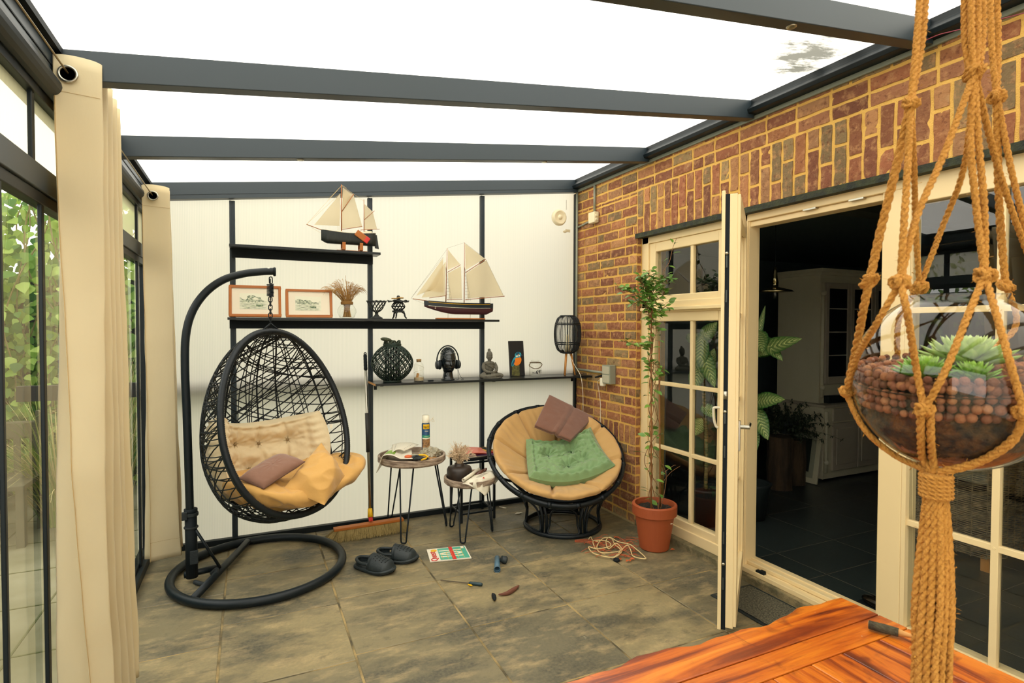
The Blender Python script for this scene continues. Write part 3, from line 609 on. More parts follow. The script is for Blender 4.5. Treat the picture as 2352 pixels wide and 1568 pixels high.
for a, b, r in (((1028, 625), (1058, 608), .0025), ((1069, 626), (1116, 595), .003), ((1026, 688), (1062, 687), .0025), ((1069, 688), (1159, 680), .003), ((948, 686), (985, 691), .003), ((986, 684), (1024, 679), .0022)): q.tube([sp(*a), sp(*b)], r, 6)
q.build('mast', M['mast'], t, smooth=True)
for pts in (((1018, 592), (956, 679), (984, 668), (1018, 672)), ((1024, 600), (968, 683), (1022, 680)), ((1029, 573), (1057, 607), (1028, 620)), ((1029, 627), (1059, 611), (1061, 685), (1032, 686)), ((1068, 559), (1114, 594), (1069, 620)), ((1071, 627), (1117, 597), (1157, 679), (1074, 685))):
    sailm([sp(*p) for p in pts], b=.008).build('sail', M['sail'], t, smooth=True)
q = MB()
for a, b in (((944, 685), (1018, 590)), ((1027, 570), (1067, 557)), ((944, 685), (985, 702)), ((1067, 557), (1117, 596)), ((1127, 685), (1127, 698)), ((1117, 597), (1157, 680)), ((944, 685), (1027, 572))): q.tube([sp(*a), sp(*b)], .0007, 3)
for mx_ in (1024, 1067):
    top = sp(mx_, 612)
    for s in (-1, 1):
        feet = [sp(mx_+2+k*4, 691, -.075+s*.036) for k in range(4)]
        for f in feet: q.tube([f, top], .0006, 3)
        for r in range(9): u = r/11; q.tube([feet[0].lerp(top, u), feet[3].lerp(top, u)], .0005, 3)
q.build('rigging', mat('rigging_line', '4a3f33', .9), t)
q = MB(); b0 = sp(1002, 735).x; b1 = sp(1112, 735).x; q.bb(b0, b1, -.105, -.045, sz, sz+.011); q.build('base', M['pine'], t, bev=.004)
for px in (1029, 1080): x = sp(px, 700).x; q = MB(); q.tube([(x, -.075, sz+.011), (x, -.075, sp(px, 718).z)], .003, 8); q.build('pillar', M['steel'], t)
anc = sp(1000, 703, -.118); q = MB(); q.tube([anc, anc+Vector((0, 0, -.02))], .001, 5); q.tube([anc+Vector((-.007, 0, -.014)), anc+Vector((0, 0, -.021)), anc+Vector((.007, 0, -.014))], .0012, 5); q.build('anchor', M['offw'], t)
# ---- framed pictures
PICM = {}
def pic_mat(nm, seed):
    m = bpy.data.materials.new(nm); m.use_nodes = True; nt = m.node_tree; N = nt.nodes; L = nt.links; b = N['Principled BSDF']; b.inputs['Roughness'].default_value = .5
    tc = N.new('ShaderNodeTexCoord'); a = N.new('ShaderNodeAttribute'); a.attribute_name = 'Col'; L.new(a.outputs[0], b.inputs['Base Color']); return m
def picture(px, tilt, W_, H_, lab, seed):
    c = at(px, 727, 'y', -.085); t = thing('framed_picture', lab, 'picture', (c.x, -.075, 1.663), 'framed prints on the middle shelf')
    a = math.radians(12); up = Vector((tilt, math.sin(a), math.cos(a))).normalized(); rt = Vector((1, 0, -tilt)).normalized(); n = rt.cross(up); o = Vector((c.x, -.128, 1.665)); R = basis(rt, up, n)
    w = .018
    q = MB(); 
    for (x, y, sx, sy) in ((0, w/2, W_, w), (0, H_-w/2, W_, w), (-W_/2+w/2, H_/2, w, H_-2*w), (W_/2-w/2, H_/2, w, H_-2*w)):
        q.box(o+rt*x+up*y, (sx, sy, .016), R)
    q.build('frame', M['pine'], t, bev=.003)
    q = MB(); q.box(o+up*H_/2-n*.002, (W_-2*w, H_-2*w, .004), R); q.build('mount', mat('mount_card', 'e8dcc4', .6), t)
    pw, ph = W_*.56, H_*.50
    def cf(u, v):
        x = u*9+seed*20; y = v*9; n1 = noise.noise(Vector((x*.45, y*.6, seed))); n2 = noise.noise(Vector((x*1.6, y*1.8, seed+5)))
        base = np.array([.78, .76, .58])
        tree = (v > .42+.1*n2) and (v < .78+.35*n1-.25*abs(u-.35)); k = 0
        if tree: k = .55+.6*n2
        if v < .38: k = max(k, .35+.55*noise.noise(Vector((x*.6, y*3.5, seed+2))))
        if .18 < v < .3 and .55 < u < .8: k = .9
        k = min(1, max(0, k))*(1-max(0, abs(u-.45)-.32)*4); k = max(0, k); k = min(1, k*1.25); dk = np.array([.08, .12, .07]) if n2 > .02 else np.array([.26, .33, .17])
        c_ = base*(1-k)+dk*k; return (float(c_[0]), float(c_[1]), float(c_[2]), 1)
    q = MB(); q.grid(lambda u, v: o+rt*((u-.5)*pw-W_*.02)+up*(H_*.5+(v-.5)*ph)+n*.0008, 130, 90, cf=cf); q.build('print', pic_mat('watercolour_%s' % seed, seed), t)
picture(587, .0, .345, .235, 'framed green watercolour of trees by water, left of the pair behind the chain', 1)
picture(710, .0, .330, .218, 'framed green river watercolour, right of the pair beside the dried grass', 2)
# ---- dried grass in a round glass jar
jc = Vector((at(797, 729, 'y', -.085).x, -.085, 1.663))
t = thing('glass_vase', 'round ribbed glass jar on the middle shelf between pictures and wire bowl', 'vase', jc)
q = MB(); q.lathe(jc, [(.035, 0), (.055, .008), (.072, .045), (.070, .07), (.052, .10), (.040, .112), (.042, .125), (.043, .130)], 36)
q.v = [(x+(x-jc.x)*.012*math.cos(18*math.atan2(y-jc.y, x-jc.x)), y, z_) for x, y, z_ in q.v]; q.build('bowl', M['jar'], t, smooth=True)
q = MB(); q.lathe(jc+Vector((0, 0, .106)), [(.043, 0), (.047, .004), (.047, .020), (.043, .024)], 24); q.build('rope_collar', mat('jute_wrap', 'a87838', .9, bump=(300, .8, (1, 1, 8))), t)
r = random.Random(4); q = MB()
for k in range(230):
    a = r.uniform(0, 2*PI); s = r.random()**.5; top = jc+Vector((math.cos(a)*s*.15-.02, math.sin(a)*s*.06-.01, .20+r.uniform(-.04, .10)*(1.2-s)+.02)); mid = jc+Vector((math.cos(a)*s*.03, math.sin(a)*s*.03, .12)); b0 = jc+Vector((r.uniform(-.03, .03), r.uniform(-.03, .03), .01))
    P = cat_rom([b0, mid, mid.lerp(top, .6)+Vector((0, 0, .02)), top, top+Vector((math.cos(a)*.03*s, 0, r.uniform(-.035, .0)))], 3); q.tube(P, [.0009]*(len(P)-5)+[.0016, .0016, .0012, .0008, .0004], 3, cap=False)
tag(q.build('dried_grass', M['straw']), 'bushy brown dried grass standing in the round glass jar', 'dried grass')
# ---- footed wire bowl
def lattice(mb, c, fr, n, turns, z0, z1, rad, steps=24, sides=5):
    for s in (-1, 1):
        for k in range(n):
            mb.tube([c+Vector((fr(u)*math.cos(2*PI*(k/n+s*turns*u)), fr(u)*math.sin(2*PI*(k/n+s*turns*u)), z0+(z1-z0)*u)) for u in [i/steps for i in range(steps+1)]], rad, sides)
wc = Vector((at(865, 731, 'y', -.085).x, -.085, 1.663)); t = thing('wire_bowl', 'black openwork footed bowl between the grass jar and pagoda lantern', 'bowl', wc)
q = MB(); q.lathe(wc, [(.048, 0), (.046, .008), (.022, .02), (.012, .035), (.014, .050), (.024, .055), (.010, .058)], 24); q.build('foot', M['iron'], t, smooth=True)
q = MB(); f = lambda u: .018+.057*u**.55; lattice(q, wc, f, 14, .14, .055, .138, .0028); q.tube([wc+Vector((.076*math.cos(2*PI*k/28), .076*math.sin(2*PI*k/28), .138+.003*math.cos(PI*k))) for k in range(28)], .0035, 6, closed=True); q.build('basket', M['iron'], t, smooth=True)
# ---- cast-iron pagoda lantern
pc = Vector((at(915, 732, 'y', -.085).x, -.085, 1.663)); t = thing('pagoda_lantern', 'small black cast-iron pagoda lantern on three curved legs', 'lantern', pc)
for k in range(3):
    a = PI*.5+2*PI*k/3+.5; d = Vector((math.cos(a), math.sin(a), 0)); q = MB(); q.tube(cat_rom([pc+d*.068+ZAX*.004, pc+d*.055+ZAX*.018, pc+d*.048+ZAX*.045, pc+d*.03+ZAX*.058], 5), [.006]*6+[.007]*5+[.009]*5, 8); q.build('leg', M['iron'], t, smooth=True)
q = MB(); q.lathe(pc, [(.045, .052), (.050, .056), (.050, .066), (.036, .068), (.042, .072), (.0, .073)], 6); q.build('base', M['iron'], t)
q = MB(); lattice(q, pc, lambda u: .034+.019*math.sin(PI*u), 12, .12, .073, .128, .003, 12); q.lathe(pc, [(.034, .07), (.036, .076), (.0, .077)], 16); q.tube([pc+Vector((.053*math.cos(2*PI*k/24), .053*math.sin(2*PI*k/24), .100)) for k in range(24)], .004, 6, closed=True); q.lathe(pc, [(.0, .125), (.040, .126), (.036, .140), (.0, .141)], 20); q.build('openwork_body', M['iron'], t, smooth=True)
q = MB()
def roof(u, v):
    a = 2*PI*u; c6 = abs(math.cos(3*a)); R_ = .088*v*(1-.10*(1-c6)); return pc+Vector((R_*math.cos(a), R_*math.sin(a), .160-.030*v**.6+.016*v**4*c6**2+.004))
q.grid(roof, 48, 8); q.build('roof', M['iron'], t, smooth=True, thick=.004)
q = MB(); q.lathe(pc, [(.016, .158), (.018, .165), (.012, .172), (.014, .178), (.010, .186), (.0, .190)], 16); q.build('finial', M['iron'], t, smooth=True)
q = MB(); q.tube([pc+Vector((.012+.022*math.cos(2*PI*k/16), -.02+.020*math.sin(2*PI*k/16), .168)) for k in range(16)], .005, 8, closed=True); q.tube([pc+Vector((-.03+.025*math.cos(2*PI*k/16), -.01+.016*math.sin(2*PI*k/16), .163)) for k in range(16)], .004, 8, closed=True); tag(q.build('cord_loop', mat('coil_cord', 'b08a4a', .8)), 'small coil of tan cord lying on the pagoda lantern roof', 'cord')
# ---- lower shelf
SZ = 1.1635
def sh(px, py, dz=0): v = at(px, py, 'z', SZ+dz); return Vector((v.x, min(-.06, max(-.25, v.y)), SZ))
# wicker lantern
c = Vector((at(901, 860, 'y', -.17).x, -.17, SZ)); t = thing('wicker_lantern', 'bulbous dark green woven willow lantern at the left end of the lower shelf', 'lantern', c)
fr = lambda u: .060+.102*math.sin(PI*min(1, max(0, u)))**.72
q = MB(); lattice(q, c, lambda u: fr(u), 20, .27, .012, .285, .0036, 26); lattice(q, c+Vector((0, 0, 0)), lambda u: fr(u)-.006, 14, .265, .012, .285, .0036, 26); q.build('weave', M['dgreen'], t, smooth=True)
q = MB()
for k in range(16):
    a = 2*PI*k/16; q.tube([c+Vector(((.055)*math.cos(a), (.055)*math.sin(a), z)) for z in (.01, .28)], .005, 6)
q.build('inner_cage', M['blackm'], t)
q = MB(); q.lathe(c, [(.070, 0), (.072, .006), (.068, .018), (.0, .019)], 24); q.build('base', M['dgreen'], t, smooth=True); q = MB(); q.lathe(c+ZAX*.272, [(.062, 0), (.068, .004), (.068, .028), (.062, .034), (.052, .034), (.052, .0)], 28)
for i in range(4): q.tube([c+Vector((.068*math.cos(2*PI*k/30), .068*math.sin(2*PI*k/30), .276+i*.007+.002*(-1)**k)) for k in range(30)], .004, 5, closed=True)
q.build('rim', M['dgreen'], t, smooth=True)
q = MB()
for k in range(5): a = k*1.26; q.tube(cat_rom([c+Vector((.06*math.cos(a+i*.25), .06*math.sin(a+i*.25)-.0, .312+.012*math.sin(i*1.3+k))) for i in range(6)], 4), .007, 6)
q.build('rope_handle', mat('green_cord', '37402f', .9, bump=(200, .8)), t, smooth=True)
q = MB(); R_ = Matrix.Rotation(.15, 3, 'Y'); q.ball(c+Vector((-.055, -.03, .335)), (.045, .03, .016), 16, 8, R_); tag(q.build('pebble_ornament', mat('mossy_rock', '333a2c', .9, bump=(120, .9), var=(60, .6), col2='565a3c')), 'dark mossy lump resting on the rim of the wicker lantern', 'ornament')
# bottle with cork
c = Vector((at(962, 872, 'y', -.19).x, -.19, SZ)); t = thing('glass_bottle', 'clear bottle with a cork stopper, right of the wicker lantern', 'bottle', c)
q = MB(); q.lathe(c, [(.0, .002), (.036, .002), (.040, .010), (.040, .115), (.036, .135), (.022, .150), (.021, .168), (.023, .170)], 28); q.build('body', M['jar'], t, smooth=True)
q = MB(); q.lathe(c+ZAX*.152, [(.018, 0), (.020, .024), (.0, .025)], 16); q.build('cork', M['cork'], t, smooth=True)
q = MB(); q.box(c+Vector((-.012, 0, .035)), (.020, .004, .055), Matrix.Rotation(.2, 3, 'Y')); q.build('paper_strip', mat('parchment', 'b5854a', .9), t)
q = MB(); r = random.Random(2); q.tube(cat_rom([c+Vector((.040*math.cos(k*.9), .040*math.sin(k*.9), .03+k*.011)) for k in range(10)], 4), .0009, 4); q.lathe(c, [(.0385, .004), (.0385, .028), (.0, .029)], 24); q.build('contents', mat('fine_sand', 'b9a583', .9), t)
# plaster head with headphones
c = Vector((at(1029, 868, 'y', -.19).x, -.19, SZ)); t = thing('mannequin_bust', 'glossy black mannequin head on the lower shelf wearing headphones', 'sculpture', c)
HD = lambda p: c+Vector(p)
def headm(mb, c, s, tilt=0, bump_hair=False):
    """a face: cranium, brow, nose, lips, chin, neck from one displaced surface; looks towards -y"""
    def fn(u, v):
        a = 2*PI*u; z = v; # z 0..1 neck base to crown
        # radii profile
        def prof(z):
            P = [(0, .40, .40, 0), (.10, .34, .34, 0), (.22, .30, .31, .0), (.30, .36, .42, -.06), (.38, .43, .50, -.08), (.50, .50, .56, -.05), (.65, .53, .60, -.0), (.80, .48, .56, .02), (.92, .31, .38, .02), (.985, .12, .15, .02), (1, .001, .001, .02)]
            for (z0, a0, b0, o0), (z1, a1, b1, o1) in zip(P, P[1:]):
                if z <= z1: k = (z-z0)/(z1-z0); k = k*k*(3-2*k) if z < .9 else k; return a0+(a1-a0)*k, b0+(b1-b0)*k, o0+(o1-o0)*k
            return .001, .001, .02
        rx, ry, oy = prof(z); x = rx*math.cos(a); y = ry*math.sin(a)+oy; f = max(0, -math.sin(a))**2
        g = lambda x0, z0, sx, sz: math.exp(-((x-x0)/sx)**2-((z-z0)/sz)**2)
        d = 0
        if math.sin(a) < 0:
            d += .13*g(0, .475, .045, .045)+.09*g(0, .53, .035, .07)+.05*g(0, .45, .10, .02)        # nose
            d += -.06*g(.17, .56, .09, .035)-.06*g(-.17, .56, .09, .035)+.03*g(.17, .555, .06, .016)+.03*g(-.17, .555, .06, .016)
            d += .04*g(.17, .61, .13, .02)+.04*g(-.17, .61, .13, .02)
            d += .055*g(0, .395, .10, .014)+.06*g(0, .365, .08, .014)-.02*g(0, .38, .12, .006)+.07*g(0, .305, .09, .03)
            d += .03*g(.28, .47, .09, .06)+.03*g(-.28, .47, .09, .06)
        if bump_hair and z > .68: d += 0
        return c+Vector((x*s[0], (y-d*1.0)*s[1], z*s[2]))
    mb.grid(fn, 72, 90); return mb
q = headm(MB(), HD((0, 0, .008)), (.125, .13, .255)); q.build('head', mat('black_glaze', '12191b', .18, 0, coat=.4), t, smooth=True)
q = MB(); q.lathe(c, [(.056, 0), (.056, .006), (.05, .014), (.0, .015)], 24); q.build('base', M['blackg'], t, smooth=True)
q = MB(); r = random.Random(3)
for k in range(150):
    a = r.uniform(0, 2*PI); e = r.uniform(.25, 1.45); q.ball(HD((.064*math.cos(a)*math.cos(e), .070*math.sin(a)*math.cos(e)+.004, .175+.090*math.sin(e))), .006, 6, 4)
q.build('curled_hair', mat('black_glaze2', '1b2426', .35), t, smooth=True)
t2 = thing('headphones', 'black over-ear headphones hung on the glossy head', 'headphones', HD((0, 0, .15)))
q = MB(); q.tube([HD((.094*math.cos(a), .005, .155+.125*math.sin(a))) for a in [PI*k/26-.12 for k in range(28)]], .0055, 8); q.build('headband', M['blackm'], t2, smooth=True)
for s in (-1, 1):
    RR = basis((0, 1, 0), (0, 0, 1), (s, 0, 0)); q = MB(); q.lathe(HD((s*.062, .0, .125)), [(.018, 0), (.036, .002), (.040, .010), (.034, .018)], 24, RR); q.build('ear_pad', M['blackm'], t2, smooth=True)
    q = MB(); q.lathe(HD((s*.080, .0, .125)), [(.034, 0), (.037, .006), (.033, .020), (.022, .026), (.0, .027)], 24, RR); q.build('ear_cup', mat('grey_black_plastic', '242b2d', .35), t2, smooth=True)
q = MB(); q.tube(cat_rom([HD((.085, 0, .09)), HD((.078, -.03, .03)), HD((.07, -.05, .004)), HD((-.02, -.075, .004)), HD((-.12, -.06, .004)), HD((-.2, -.05, .004)), HD((-.26, -.075, .004))], 6), .0016, 5); q.tube(cat_rom([HD((.085, 0, .09)), HD((.095, -.03, .03)), HD((.12, -.04, .004)), HD((.09, -.07, .004))], 6), .0016, 5); q.build('cable', M['blackm'], t2)
q = MB(); q.box(HD((-.17, -.075, .006)), (.045, .016, .010), Matrix.Rotation(.2, 3, 'Z')); tag(q.build('usb_adapter', M['blackm'], bev=.002), 'small dark plug-shaped gadget on the lower shelf by the bottle', 'gadget')
# seated stone figure
c = Vector((at(1124, 868, 'y', -.17).x, -.17, SZ)); t = thing('buddha_statue', 'small grey stone seated meditating figure on the lower shelf', 'statue', c)
B_ = lambda p: c+Vector(p)
q = MB(); K = 1.0
q.ball(B_((-.002, .0, .092)), (.045, .030, .052), 24, 14); q.ball(B_((-.002, 0, .125)), (.050, .028, .022), 20, 10); q.ball(B_((0, 0, .148)), (.015, .015, .018), 12, 8)
q.tube(cat_rom([B_((-.046, 0, .128)), B_((-.058, -.008, .095)), B_((-.052, -.03, .065)), B_((-.02, -.048, .052)), B_((.005, -.05, .050))], 5), [.016]*8+[.013]*8+[.009]*5, 10)
q.tube(cat_rom([B_((.044, 0, .128)), B_((.058, -.008, .095)), B_((.052, -.03, .065)), B_((.02, -.048, .052)), B_((-.008, -.05, .052))], 5), [.016]*8+[.013]*8+[.009]*5, 10)
q.tube(cat_rom([B_((-.02, .01, .035)), B_((-.06, -.02, .028)), B_((-.088, -.035, .020)), B_((-.04, -.058, .018)), B_((.02, -.062, .020)), B_((.045, -.05, .022))], 5), [.026]*6+[.020]*8+[.017]*12, 10)
q.tube(cat_rom([B_((.02, .01, .035)), B_((.06, -.02, .028)), B_((.095, -.035, .020)), B_((.05, -.05, .024)), B_((-.01, -.048, .032))], 5), [.026]*6+[.020]*6+[.016]*9, 10)
q.ball(B_((0, 0, .022)), (.062, .04, .022), 20, 8); q.ball(B_((-.004, -.052, .052)), (.022, .012, .007), 12, 8)
o = q.build('body', M['stone'], t, smooth=True); md = o.modifiers.new('r', 'REMESH'); md.mode = 'VOXEL'; md.voxel_size = .0022; md.use_smooth_shade = True
q = MB(); q.tube(cat_rom([B_((-.052, -.005, .135)), B_((-.03, -.028, .115)), B_((.01, -.034, .09)), B_((.04, -.02, .07))], 5), .003, 6); q.tube(cat_rom([B_((-.08, -.058, .006)), B_((0, -.08, .004)), B_((.085, -.058, .006))], 5), .006, 6); q.build('robe_fold', M['stone'], t, smooth=True)
q = headm(MB(), B_((.0, -.002, .128)), (.048, .052, .108)); q.build('head', M['stone'], t, smooth=True)
q = MB(); q.ball(B_((0, .006, .238)), (.013, .013, .013), 12, 8)
q.build('topknot', M['stone'], t, smooth=True)
for s in (-1, 1): q = MB(); q.tube([B_((s*.025, .0, .195)), B_((s*.026, -.002, .168))], .004, 6); q.build('ear', M['stone'], t, smooth=True)
# kingfisher canvas
c = Vector((at(1186, 862, 'y', -.06).x, -.07, SZ)); t = thing('bird_painting', 'tall black canvas with a blue and orange bird, leaning on the wall', 'painting', c)
tl = math.radians(6); rt_ = Vector((.99, .10, 0)).normalized(); up_ = Vector((-.025, math.sin(tl), math.cos(tl))).normalized(); n_v = rt_.cross(up_).normalized(); up_ = n_v.cross(rt_); o = Vector((c.x-.001, -.085, SZ+.0002)); R = basis(rt_, up_, n_v); W_, H_ = .150, .312
q = MB(); q.box(o+up_*H_/2, (W_, H_, .016), R); q.build('canvas', mat('black_canvas', '1a1a1c', .6), t, bev=.001)
PT = lambda u, v, e=0: o+rt_*(u*W_)+up_*(v*H_)+n_v*(.0086+e)
def shape(pts, m, nm, e): q = MB(); q.add([PT(u, v, e) for u, v in pts], [tuple(range(len(pts)))]); return q.build(nm, m, t)
shape([(-.42, .02), (.12, .0), (.14, .30), (-.38, .30)], mat('painted_post', '6d6a35', .8, var=(60, .8), col2='38391f'), 'painted_post', .0002)
el = lambda cx, cy, a, b, r, n=26: [(cx+(a*math.cos(t_)*math.cos(r)-b*math.sin(t_)*math.sin(r)), cy+(a*math.cos(t_)*math.sin(r)+b*math.sin(t_)*math.cos(r))*.48) for t_ in [2*PI*k/n for k in range(n)]]
shape(el(-.22, .42, .34, .12, 1.05), M['cyan'], 'painted_wing', .0004); shape(el(-.27, .38, .22, .06, 1.0), M['navy'], 'painted_feathers', .0007)
shape(el(.03, .42, .31, .22, .75), M['orange'], 'painted_breast', .0005); shape(el(.08, .60, .23, .17, .2), M['cyan'], 'painted_head', .0008); shape(el(.06, .64, .15, .07, .3), M['navy'], 'painted_crown', .001)
shape([(.22, .61), (.45, .575), (.24, .575)], M['navy'], 'painted_beak', .0009); shape(el(-.0, .565, .09, .04, .1), M['white'], 'painted_throat', .0011); shape(el(.17, .575, .06, .035, .1), M['white'], 'painted_cheek', .0011); shape(el(.12, .605, .05, .03, .1), M['orange'], 'painted_eyeline', .0012)
# storage jar 697
c = Vector((at(1229, 865, 'y', -.17).x, -.17, SZ)); t = thing('storage_jar', 'clear glass jar numbered 697 with a rope handle on the lower shelf', 'jar', c)
q = MB(); q.lathe(c, [(.0, .003), (.048, .003), (.054, .010), (.055, .095), (.048, .115), (.036, .122), (.036, .140), (.040, .143)], 32); q.build('body', M['jar'], t, smooth=True)
q = MB(); q.lathe(c, [(.050, .004), (.0525, .010), (.0535, .090), (.046, .112), (.0, .113)], 32); q.build('label_band', mat('frosted_band', 'e6dfc6', .6), t) if False else None
q = MB(); q.tube([c+Vector((.046*math.cos(2*PI*k/24), .046*math.sin(2*PI*k/24), .122)) for k in range(24)], .004, 6, closed=True); q.tube(cat_rom([c+Vector((-.045, -.005, .122)), c+Vector((-.068, -.02, .105)), c+Vector((-.066, -.03, .090)), c+Vector((-.035, -.055, .072)), c+Vector((.01, -.062, .078)), c+Vector((.045, -.045, .105)), c+Vector((.046, -.01, .122))], 6), .004, 6); q.build('rope_handle', mat('grey_rope', '6f6048', .9, bump=(300, .8)), t, smooth=True)
# lettering curved round the jar
def on_cyl(o, c, r):
    for v in o.data.vertices: a = v.co.x/r; v.co = Vector((c.x+r*math.sin(a)*1.0, c.y-r*math.cos(a), c.z+v.co.y))
def cyltext(s, size, m, parent, c, r, x, z):
    cu = bpy.data.curves.new('lettering', 'FONT'); cu.body = s; cu.size = size; cu.align_x = 'CENTER'; cu.align_y = 'CENTER'; cu.offset = size*.02; tt = bpy.data.objects.new('l', cu); COL.objects.link(tt); me = bpy.data.meshes.new_from_object(tt); bpy.data.objects.remove(tt); me.materials.clear(); me.materials.append(m)
    bm = bmesh.new(); bm.from_mesh(me); bmesh.ops.triangulate(bm, faces=bm.faces); bmesh.ops.subdivide_edges(bm, edges=bm.edges, cuts=1); bm.to_mesh(me); bm.free()
    for v in me.vertices: v.co = Vector((v.co.x+x, v.co.y+z, 0))
    o = bpy.data.objects.new('lettering', me); COL.objects.link(o); on_cyl(o, c, r); par(o, parent); return o
cyltext('697', .046, M['blackm'], t, c, .0572, .014, .040); cyltext('No', .022, M['blackm'], t, c, .0572, -.036, .034)
# bamboo tripod lamp
c = Vector((at(1303, 866, 'y', -.16).x, -.16, SZ)); t = thing('tripod_lamp', 'black rattan cage lamp on pale wooden tripod legs by the brick wall', 'lamp', c)
lz = .215; fr2 = lambda u: .062+.060*min(1, math.sin(PI*min(1, max(0, u)))**.45)
for k, a in enumerate((-2.4, -.75, 1.4)):
    d = Vector((math.cos(a), math.sin(a), 0)); q = MB(); q.tube([c+d*.072+ZAX*.001, c+d*.030+ZAX*lz], [.0075, .010], 10); q.build('leg', M['oak'], t, smooth=True)
q = MB()
for k in range(48):
    a = 2*PI*k/48; rr = .0042 if k % 4 == 0 else .0024; q.tube([c+Vector((fr2(u)*math.cos(a), fr2(u)*math.sin(a), lz-.01+.335*u)) for u in [i/16 for i in range(17)]], rr, 5)
for u in (.0, .22, .27, .76, .80, 1.0): q.tube([c+Vector(((fr2(u)+.003)*math.cos(2*PI*k/36), (fr2(u)+.003)*math.sin(2*PI*k/36), lz-.01+.335*u)) for k in range(36)], .005 if u in (0, 1.0) else .0038, 6, closed=True)
q.lathe(c+ZAX*(lz-.022), [(.0, 0), (.045, .002), (.060, .012), (.062, .018), (.0, .019)], 28); q.build('cage_shade', M['rattan'], t, smooth=True)
q = MB(); q.lathe(c+ZAX*(lz), [(.022, 0), (.022, .06), (.014, .07), (.014, .15), (.0, .155)], 18); q.build('candle_bulb', M['offw'], t, smooth=True)
q = MB(); q.lathe(c+ZAX*(lz+.0), [(.034, 0), (.034, .24)], 24); q.build('glass_cylinder', M['jar'], t, smooth=True)
q = MB(); q.tube(cat_rom([c+Vector((.01, 0, lz)), c+Vector((.035, -.06, .10)), c+Vector((.05, -.145, .004)), c+Vector((.058, -.17, -.12)), c+Vector((.07, -.16, -.30)), c+Vector((.075, -.14, -.45)), c+Vector((.08, -.10, -.60)), c+Vector((.09, .0, -.9)), c+Vector((.09, .04, -1.1))], 8), .0024, 6); q.build('power_cord', M['white'], t, smooth=True)
# ---------------------------------------------------------------- fan, conduits, sockets
fc = at(1283, 500, 'y', -.02); t = thing('extractor_fan', 'round ivory extractor fan set in the milky wall near the corner', 'fan', fc)
RF = basis(XAX, ZAX, -YAX)
q = MB(); q.lathe(fc, [(.052, .0), (.075, .0), (.076, .010), (.068, .030), (.058, .036), (.050, .030)], 36, RF); q.lathe(fc+Vector((0, -.022, 0)), [(.0, .018), (.018, .016), (.025, .006), (.025, 0)], 24, RF); q.build('housing', M['offw'], t, smooth=True)
for k in range(5):
    a = 2*PI*k/5; d = Vector((math.cos(a), 0, math.sin(a))); e = Vector((-math.sin(a), 0, math.cos(a))); q = MB(); q.add([fc+d*.02-e*.006+Vector((0, -.020, 0)), fc+d*.052-e*.012+Vector((0, -.024, 0)), fc+d*.052+e*.012+Vector((0, -.012, 0)), fc+d*.02+e*.006+Vector((0, -.016, 0))], [(0, 1, 2, 3)]); q.build('blade', M['offw'], t, thick=.003)
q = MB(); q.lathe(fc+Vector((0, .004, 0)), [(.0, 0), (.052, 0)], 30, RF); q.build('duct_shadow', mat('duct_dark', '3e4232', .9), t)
cp = at(1301, 460, 'y', -.03); q = MB()
for k in range(14): q.ball(cp+Vector((0, 0, -k*.0065)), .0028, 6, 4)
tag(q.build('pull_chain', M['steel']), 'beaded pull chain hanging beside the extractor fan', 'chain')
cp = at(1304, 530, 'y', -.02); q = MB(); q.box(cp, (.05, .012, .024)); q.ball(cp+Vector((-.032, 0, -.01)), (.022, .008, .012), 10, 6); tag(q.build('cable_clip', mat('clear_plastic', 'd8cba8', .3), bev=.004), 'small ivory plastic clip on the wall below the fan', 'clip')
q = MB(); q.tube([(-.020, -.045, 1.16), (-.020, -.045, 2.87)], .011, 10); tag(q.build('conduit', M['conduit'], smooth=True), 'vertical grey conduit running up the corner of the brick wall', 'pipe', 'grey conduits')
q = MB(); q.tube([(-.012, -.33, 2.87), (-.012, -.33, 2.62)], .011, 10); q.tube([(-.012, -.02, 2.535), (-.012, -.30, 2.565)], .008, 10); tag(q.build('conduit', M['conduit'], smooth=True), 'short grey conduit coming down to the small junction box', 'pipe', 'grey conduits')
q = MB(); q.tube([(-.012, -.03, 1.205), (-.012, -.52, 1.20)], .011, 10); tag(q.build('conduit', M['conduit'], smooth=True), 'horizontal grey conduit leading to the wall socket', 'pipe', 'grey conduits')
t = thing('junction_box', 'small white junction box high on the brick wall', 'junction box', (-.02, -.335, 2.57)); q = MB(); q.bb(-.05, -.002, -.385, -.285, 2.53, 2.625); q.build('box', M['offw'], t, bev=.005); q = MB(); q.tube([(-.03, -.385, 2.59), (-.03, -.40, 2.59)], .012, 8); q.tube([(-.03, -.385, 2.555), (-.03, -.40, 2.555)], .010, 8); q.build('gland', M['offw'], t)
t = thing('wall_socket', 'grey double wall socket with dark side on the brick pier', 'socket', (-.03, -.59, 1.2)); q = MB(); q.bb(-.062, -.002, -.655, -.535, 1.115, 1.275); q.build('housing', M['conduit'], t, bev=.004); q = MB(); q.bb(-.055, -.008, -.5345, -.530, 1.19, 1.27); q.build('side_plate', mat('dark_navy_plastic', '152534', .5), t)
q = MB(); q.bb(-.066, -.061, -.645, -.545, 1.20, 1.265); q.bb(-.066, -.061, -.645, -.545, 1.125, 1.19); q.build('flap', mat('light_grey_flap', 'b9b49c', .4), t, bev=.002)
t = thing('phone_charger', 'white plug-in charger with a thin cord hanging down the bricks', 'charger', (-.05, -.50, 1.13)); q = MB(); q.box((-.045, -.525, 1.125), (.04, .05, .075)); q.build('body', M['white'], t, bev=.012); q = MB(); q.box((-.05, -.485, 1.172), (.035, .11, .012), Matrix.Rotation(-.25, 3, 'X')); q.build('cover_flap', M['blackm'], t, bev=.002)
